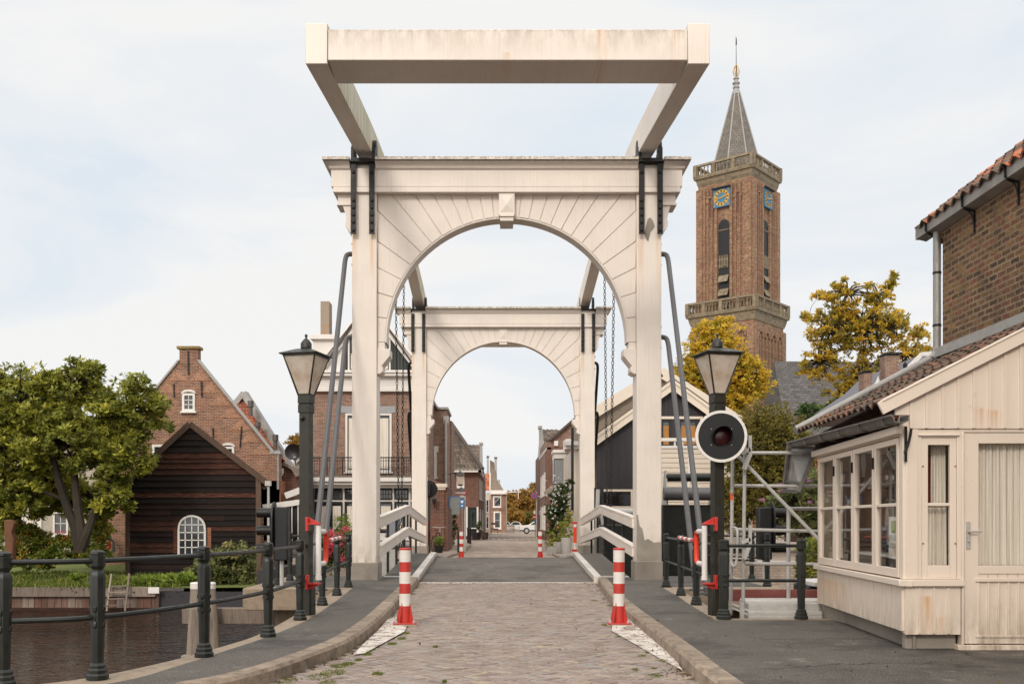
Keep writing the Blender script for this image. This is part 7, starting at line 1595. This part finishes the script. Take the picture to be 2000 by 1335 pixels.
for k, (px, d) in enumerate(((983, 150), (1003, 152))):
    cr_ = thing('parked_car', ['white car parked beyond the end house, left of the trees', 'white car parked beyond the street behind the grass verge'][k], 'car', (X(px, d), d, -.1)); b = MB(); x = X(px, d)
    b.prism([(x-1.1+q[0]*.55, d, q[1]-.15) for q in sd_], (0, 4, 0)); b.build('body', white, cr_, bevel=.06); b = MB(); b.prism([(x-1.1+q[0]*.55, d-.02, q[1]-.15) for q in ((1.3, 1.0), (1.82, 1.4), (2.5, 1.46), (3.4, 1.42), (3.85, 1.05))], (0, .02, 0)); b.build('window', M['darkglass'], cr_)
fn = thing('picket_fence', 'low grey picket fence at the end of the street beside the end house', 'fence', (X(998, 120), 120, 0)); b = MB(); px = 989
while px < 1004: boxpx(b, 120, px, 1023, px+1.2, 1041, .06); px += 2.1
boxpx(b, 120.1, 989, 1026, 1004, 1027.5, .05); b.build('pickets', M['oldwood'], fn)

# bicycle
bk_ = thing('bicycle', 'black upright bicycle leaning by the annex wall left of the street', 'bicycle', (X(853, 42), 42, .05)); c = Vector((X(853, 42), 42.4, .39)); b = MB()
def wheel(cc, u): 
    b = MB(); b.tube([cc+(u*math.cos(t)+Vector((0, 0, 1))*math.sin(t))*.33 for t in np.linspace(0, 6.2832, 24)], .02, 6); 
    for k in range(10): t = k*.628; b.tube([cc, cc+(u*math.cos(t)+Vector((0, 0, 1))*math.sin(t))*.33], .004, 3)
    return b.build('wheel', M['black'], bk_)
u = Vector((.35, -.94, 0)).normalized(); w1, w2 = c-u*.52, c+u*.52; wheel(w1, u); wheel(w2, u)
b = MB(); s_ = c-u*.15+Vector((0, 0, .48)); h_ = c+u*.38+Vector((0, 0, .5)); p_ = c-u*.05
for a, e in ((w1, s_), (w1, p_), (p_, s_), (p_, h_), (s_, h_), (h_, w2)): b.tube([a, e], .017, 6)
b.build('frame', M['black'], bk_); b = MB(); b.tube([h_, h_+Vector((0, 0, .2))], .014, 6); v_ = u.cross(Vector((0, 0, 1))); b.tube([h_+v_*.28+Vector((0, 0, .24))-u*.15, h_+v_*.1+Vector((0, 0, .22)), h_-v_*.1+Vector((0, 0, .22)), h_-v_*.28+Vector((0, 0, .24))-u*.15], .013, 6); b.build('handlebar', M['galv'], bk_); b = MB(); b.box(s_.x-.07, s_.x+.07, s_.y-.12, s_.y+.12, s_.z+.1, s_.z+.15); b.build('saddle', M['black'], bk_, bevel=.02)

def pot(name, label, px, py, d, r_, h_, mat, group=None):
    t = thing(name, label, 'plant pot', (X(px, d), d, .05), group); b = MB(); b.lathe([(r_*.75, 0), (r_*.8, .02), (r_, h_), (r_*1.06, h_), (r_*1.06, h_+.03), (r_*.9, h_+.03), (r_*.85, h_-.05)], (X(px, d), d, .05), 20); b.build('tub', mat, t); return t
pot('zinc_tub', 'tall zinc tub at the right kerb beyond the bridge', 1106, 1078, 40.5, .22, .62, M['galv']); pot('zinc_tub', 'wide low zinc tub beside the taller one', 1093, 1080, 41, .28, .42, M['galv'])
t = thing('zinc_tray', 'round zinc tray leaning against the tubs', 'tray', tuple(P(1077, 1082, 40.5))); c = P(1077, 1076, 40.5); b = MB(); b.lathe([(.20, 0), (.20, -.03), (.16, -.035), (.01, -.02)], tuple(c), 24, axis='y'); b.build('disc', M['zinc'], t)
pot('plant_pot', 'black flower pot with a yellow green bush in front of the annex', 857, 1070, 41.5, .19, .28, M['black'])
pot('plant_pot', 'dark pot with tall leafy plant by the shop in the left row', 930, 1040, 72, .35, .5, M['black']); pot('plant_pot', 'brown clay pot on the shop pavement in the left row', 947, 1035, 73, .28, .5, M['oldtile'])
for k, (px, py0, d, lb) in enumerate(((914, 1026, 60, 'thin black bollard nearest the shop, left of the street'), (918, 1030, 58, 'thin black bollard behind the striped one, left of the street'), (896, 1045, 42, 'short dark green bollard by the left kerb beyond the bridge'))):
    t = thing('street_bollard', lb, 'bollard', (X(px, d), d, .05)); b = MB(); b.lathe([(.07, 0), (.06, .08), (.055, .85), (.075, .88), (.05, .97), (.01, 1.0)], (X(px, d), d, .03), 12); b.build('shaft', M['black'] if k < 2 else M['rail'], t)
t = thing('bench', 'small wooden bench by the end house at the left side of the street', 'bench', (X(967, 110), 110, 0)); b = MB(); boxpx(b, 110, 959, 1031, 973, 1033, .5); b.build('seat', M['oldwood'], t)
for px in (960, 972): b = MB(); boxpx(b, 110, px-.8, 1033, px+.8, 1041, .5); b.build('leg', M['oldwood'], t)
b = MB(); boxpx(b, 110.5, 959, 1020, 973, 1024, .1); b.build('backrest', M['oldwood'], t)
# planter with red flowers behind the left railing
pl = thing('flower_planter', 'long planter of pink red hydrangeas behind the left railing', 'planter', (X(665, 29), 29, -.3)); d = 29
b = MB(); b.box(X(600, d), X(690, d), d, d+.7, -2.2, Z(1108, d)); b.build('box', M['oldwood'], pl)
C = np.array([P(random.uniform(608, 686), 1040+65*random.random(), d+random.uniform(-.1, .5)) for _ in range(60)]); C = np.repeat(C, 60, 0)+rng.normal(size=(3600, 3))*.13; leaves_mesh('foliage', M['leaf_dark'], C, .11, pl, loc=(X(665, 29), 29, -.3))
C = np.array([P(random.uniform(608, 686), 1032+66*random.random(), d-.1-random.random()*.25) for _ in range(34)]); C = np.repeat(C, 70, 0)+rng.normal(size=(34*70, 3))*.055; leaves_mesh('blossom', M['petal_red'], C, .05, pl, asp=.8, loc=(X(665, 29), 29, -.3))

BK = M['bark']
def blobs_px(d, lst): return [(P(x, y, d+(q[0] if q else 0)), (rx*d/F, rx*d/F*.8, ry*d/F)) for (x, y, rx, ry, *q) in lst]
tree('garden_tree', 'big spreading green magnolia tree with forked trunk in the canal garden', 'tree', (X(152, 32.5), 32.5, -.6), blobs_px(32.5, [(55, 790, 90, 85), (150, 748, 62, 58), (250, 800, 84, 72), (120, 860, 110, 80), (240, 885, 66, 66), (20, 890, 75, 75), (210, 955, 42, 48), (40, 965, 60, 42), (-20, 800, 50, 75), (180, 975, 45, 50, 1.5), (100, 940, 80, 50, 1.6), (-10, 980, 55, 45), (140, 985, 45, 34, 1.8), (75, 985, 65, 34, 2), (225, 985, 38, 35, 1), (0, 1000, 60, 35, 1.5)]), 66000, .20, M['leaf_mag'], BK, .17, clumps=230, fork=.36, seed=3, crot=.19, asp=.40, limbs=[[P(156, 1078, 32.5), P(146, 1030, 32.5), P(126, 975, 32.5), P(108, 915, 32.3), P(96, 868, 32.2)], [P(156, 1078, 32.5), P(158, 1035, 32.5), P(150, 975, 32.6), P(146, 915, 32.8), P(158, 850, 33)], [P(158, 1070, 32.5), P(170, 1040, 32.5), P(182, 1005, 32.7), P(200, 950, 33)]])
tree('yellow_tree', 'yellow leaved tree behind the right lamp post in front of the church tower', 'tree', (X(1400, 58), 58, 0), blobs_px(58, [(1400, 700, 72, 78), (1365, 740, 62, 55), (1450, 740, 60, 60), (1400, 645, 38, 38), (1330, 775, 45, 30), (1410, 780, 70, 45)]), 36000, .22, M['leaf_yel'], BK, .25, clumps=170, fork=.5, seed=5, crot=.17)
tree('golden_tree', 'large golden autumn tree beside the church roof above the hut', 'tree', (X(1664, 64), 64, 0), blobs_px(64, [(1690, 640, 80, 75), (1625, 640, 62, 55), (1655, 575, 60, 34), (1715, 575, 35, 30), (1600, 705, 52, 50), (1690, 735, 75, 50), (1770, 690, 42, 38), (1740, 640, 42, 45), (1650, 780, 60, 40)]), 20000, .25, M['leaf_gold'], BK, .30, clumps=130, fork=.42, seed=8, crot=.15)
tree('golden_tree', 'loose thin golden treetop reaching out right of the big golden tree', 'tree', (X(1800, 66), 66, 0), blobs_px(66, [(1745, 545, 12, 16), (1755, 625, 22, 20), (1795, 650, 22, 20), (1800, 690, 25, 25), (1730, 560, 15, 12), (1600, 580, 16, 12), (1580, 620, 18, 12)]), 1500, .34, M['leaf_gold'], BK, .12, clumps=30, fork=.5, seed=12, crot=.3)
tree('tall_hedge', 'dense olive green tree like hedge between the boarded house and the hut', 'hedge', (X(1510, 40), 40, 0), blobs_px(40, [(1500, 860, 70, 80), (1540, 900, 55, 85), (1480, 960, 60, 70), (1450, 880, 40, 60), (1540, 985, 60, 50), (1430, 985, 40, 60)]), 75000, .125, M['leaf_hedge'], BK, .1, clumps=300, trunk=False, seed=6, crot=.35)
tree('butterfly_bush', 'loose green butterfly bush with a few purple flowers behind the hut', 'bush', (X(1560, 26), 26, -.6), blobs_px(26, [(1550, 985, 55, 45), (1590, 950, 40, 40), (1520, 1020, 40, 35), (1590, 1020, 40, 40)]), 7000, .16, M['leaf_bramble'], BK, .04, clumps=70, fork=.4, seed=16, asp=.25)
C = np.concatenate([np.array(P(px, py, 24.9))+rng.normal(size=(60, 3))*np.array([.05, .03, .02]) for px, py in ((1527, 945), (1566, 936), (1581, 937), (1526, 958), (1582, 980), (1488, 975), (1565, 932))]); tag(leaves_mesh('buddleia_flowers', M['petal_pink'], C, .03), 'small purple flower heads on the bush behind the hut', 'flowers', kind='stuff')
tree('red_leaved_bush', 'low orange and green shrub between short railing and hut', 'bush', (X(1590, 22), 22, -.5), blobs_px(22, [(1585, 1085, 30, 42), (1570, 1110, 25, 30)]), 2600, .10, M['leaf_mix'], BK, .04, clumps=24, trunk=False, seed=17)
tree('bramble_bush', 'tangled bramble bush hanging over the quay in front of the shed', 'bush', (X(440, 31.5), 31.5, -.6), blobs_px(31.5, [(440, 1110, 65, 38), (420, 1145, 62, 38), (472, 1148, 48, 44), (455, 1082, 44, 24), (400, 1130, 40, 34), (392, 1170, 24, 20), (450, 1170, 40, 26)]), 20000, .14, M['leaf_bramble'], BK, .04, clumps=100, trunk=False, seed=18, asp=.6)
tree('garden_shrub', 'mixed green and orange shrubs in front of the pale house', 'bush', (X(90, 34), 34, -.5), blobs_px(34, [(45, 1055, 60, 30), (120, 1070, 55, 26), (70, 1090, 60, 24), (185, 1085, 45, 22), (10, 1085, 40, 26), (200, 1040, 22, 40), (30, 1030, 45, 18), (160, 1050, 20, 25)]), 32000, .10, M['leaf_mix'], BK, .04, clumps=120, trunk=False, seed=19, asp=.55)
tree('conifer_shrub', 'bright green conifer shrub behind the left railing', 'bush', (X(670, 40), 40, 0), blobs_px(40, [(668, 1020, 17, 20), (671, 1040, 22, 26)]), 4200, .07, M['leaf_light'], BK, .04, clumps=40, trunk=False, seed=20, asp=.35)
tree('garden_fern', 'fresh green ferns and weeds along the bank below the shed', 'plants', (X(320, 30.6), 30.6, -.6), blobs_px(30.6, [(290, 1133, 26, 9), (330, 1132, 26, 10), (365, 1130, 20, 11), (262, 1135, 16, 7), (150, 1125, 16, 7)]), 2400, .15, M['leaf_light'], BK, .03, clumps=40, trunk=False, seed=21, asp=.35)
tree('climbing_rose', 'dark green climbing rose with white blossoms on the right side of the street', 'climbing plant', (X(1092, 45), 45, 0), blobs_px(45, [(1095, 965, 24, 24), (1085, 1000, 22, 30), (1100, 1000, 18, 35), (1085, 1045, 20, 30), (1112, 940, 10, 12)]), 9000, .085, M['leaf_dark'], BK, .04, clumps=70, fork=.3, seed=22, asp=.6)
C = np.repeat(np.array([P(random.gauss(1084, 17), random.gauss(970, 22), 44.0-random.random()*.3) for _ in range(46)]), 5, 0)+rng.normal(size=(230, 3))*.03; tag(leaves_mesh('rose_blossoms', M['petal_white'], C, .06, asp=.9), 'white blossoms scattered on the climbing rose', 'flowers', kind='stuff')
tree('garden_shrub', 'tall loose shrub with yellowing leaves and pink flowers beside the zinc tubs', 'bush', (X(1100, 42), 42, 0), blobs_px(42, [(1105, 1035, 16, 30), (1085, 1055, 20, 20), (1112, 1010, 9, 20)]), 3600, .075, M['leaf_mix'], BK, .03, clumps=50, trunk=False, seed=23)
tree('potted_bush', 'yellow green potted bush in front of the brick annex', 'bush', (X(858, 41.5), 41.5, .3), blobs_px(41.5, [(858, 1055, 10, 11)]), 1200, .06, M['leaf_light'], BK, .03, clumps=16, trunk=False, seed=24)
tree('climbing_plant', 'green climber with a few red flowers by the sign post left of the street', 'climbing plant', (X(884, 52), 52, 0), blobs_px(52, [(884, 1030, 10, 18), (880, 1050, 8, 14), (886, 1010, 6, 10), (935, 1025, 6, 10)]), 2400, .09, M['leaf_dark'], BK, .03, clumps=30, trunk=False, seed=25)
for k, (px, py, rx, ry, dd, mt, lb) in enumerate(((1028, 990, 26, 40, 190, 'leaf_orange', 'brown gold tree crown rising highest at the end of the street'), (1050, 970, 24, 30, 200, 'leaf_orange', 'amber tree crown behind the no-stopping sign'), (1005, 985, 20, 30, 200, 'leaf_orange', 'golden brown tree at the end of the street next to the end house'), (1004, 1010, 18, 18, 165, 'leaf_orange', 'low orange tree beside the end house'), (1040, 1012, 20, 14, 170, 'leaf_hedge', 'dark olive tree above the white car'), (985, 978, 14, 22, 210, 'leaf_hedge', 'greenish tree peeping out behind the end house roof'))):
    tree('street_tree', lb, 'tree', (X(px, dd), dd, -.2), blobs_px(dd, [(px, py, rx, ry), (px-rx*.4, py+ry*.35, rx*.7, ry*.6), (px+rx*.35, py+ry*.3, rx*.7, ry*.6)]), 6500, .55, M[mt], BK, .25, clumps=60, fork=.4, seed=30+k, crot=.25, group='autumn trees at the end of the street')
tree('orange_tree', 'orange leaved treetop behind the satellite dish', 'tree', (X(572, 80), 80, 0), blobs_px(80, [(575, 862, 18, 14), (585, 880, 20, 16)]), 1500, .3, M['leaf_orange'], BK, .15, clumps=22, fork=.6, seed=40)
tree('hedge_tree', 'dark bush at the foot of the golden tree behind the hut roof', 'bush', (X(1590, 50), 50, 0), blobs_px(50, [(1590, 810, 45, 25), (1640, 800, 40, 22)]), 6000, .16, M['leaf_dark'], BK, .1, clumps=50, trunk=False, seed=41)
tree('hanging_shrub', 'weeping green shrub by the brick wall left of the shed', 'bush', (X(178, 38), 38, -.5), blobs_px(38, [(178, 1050, 18, 45), (190, 1075, 14, 24)]), 2600, .10, M['leaf_light'], BK, .03, clumps=30, trunk=False, seed=43)
# wooded horizon
def far_wood():
    C = []; RV = []
    for k in range(420):
        x = random.uniform(-420, 420)
        if -14 < x < 22: continue
        y = 420+random.uniform(-40, 60); h_ = random.uniform(5, 11); n_ = 60; g = rng.normal(size=(n_, 3)); g /= np.linalg.norm(g, axis=1)[:, None]; C.append(np.array((x, y, h_*.5))+g*np.array((6, 6, h_*.55))*rng.random((n_, 1))**.3); RV.append(np.clip(rng.random()*.5+rng.random(n_)*.5, 0, 1))
    tag(leaves_mesh('distant_wood', M['leaf_hedge'], np.concatenate(C), 2.2, rv=np.concatenate(RV)), 'far-off belt of trees along the horizon', 'wood', kind='stuff')
far_wood()
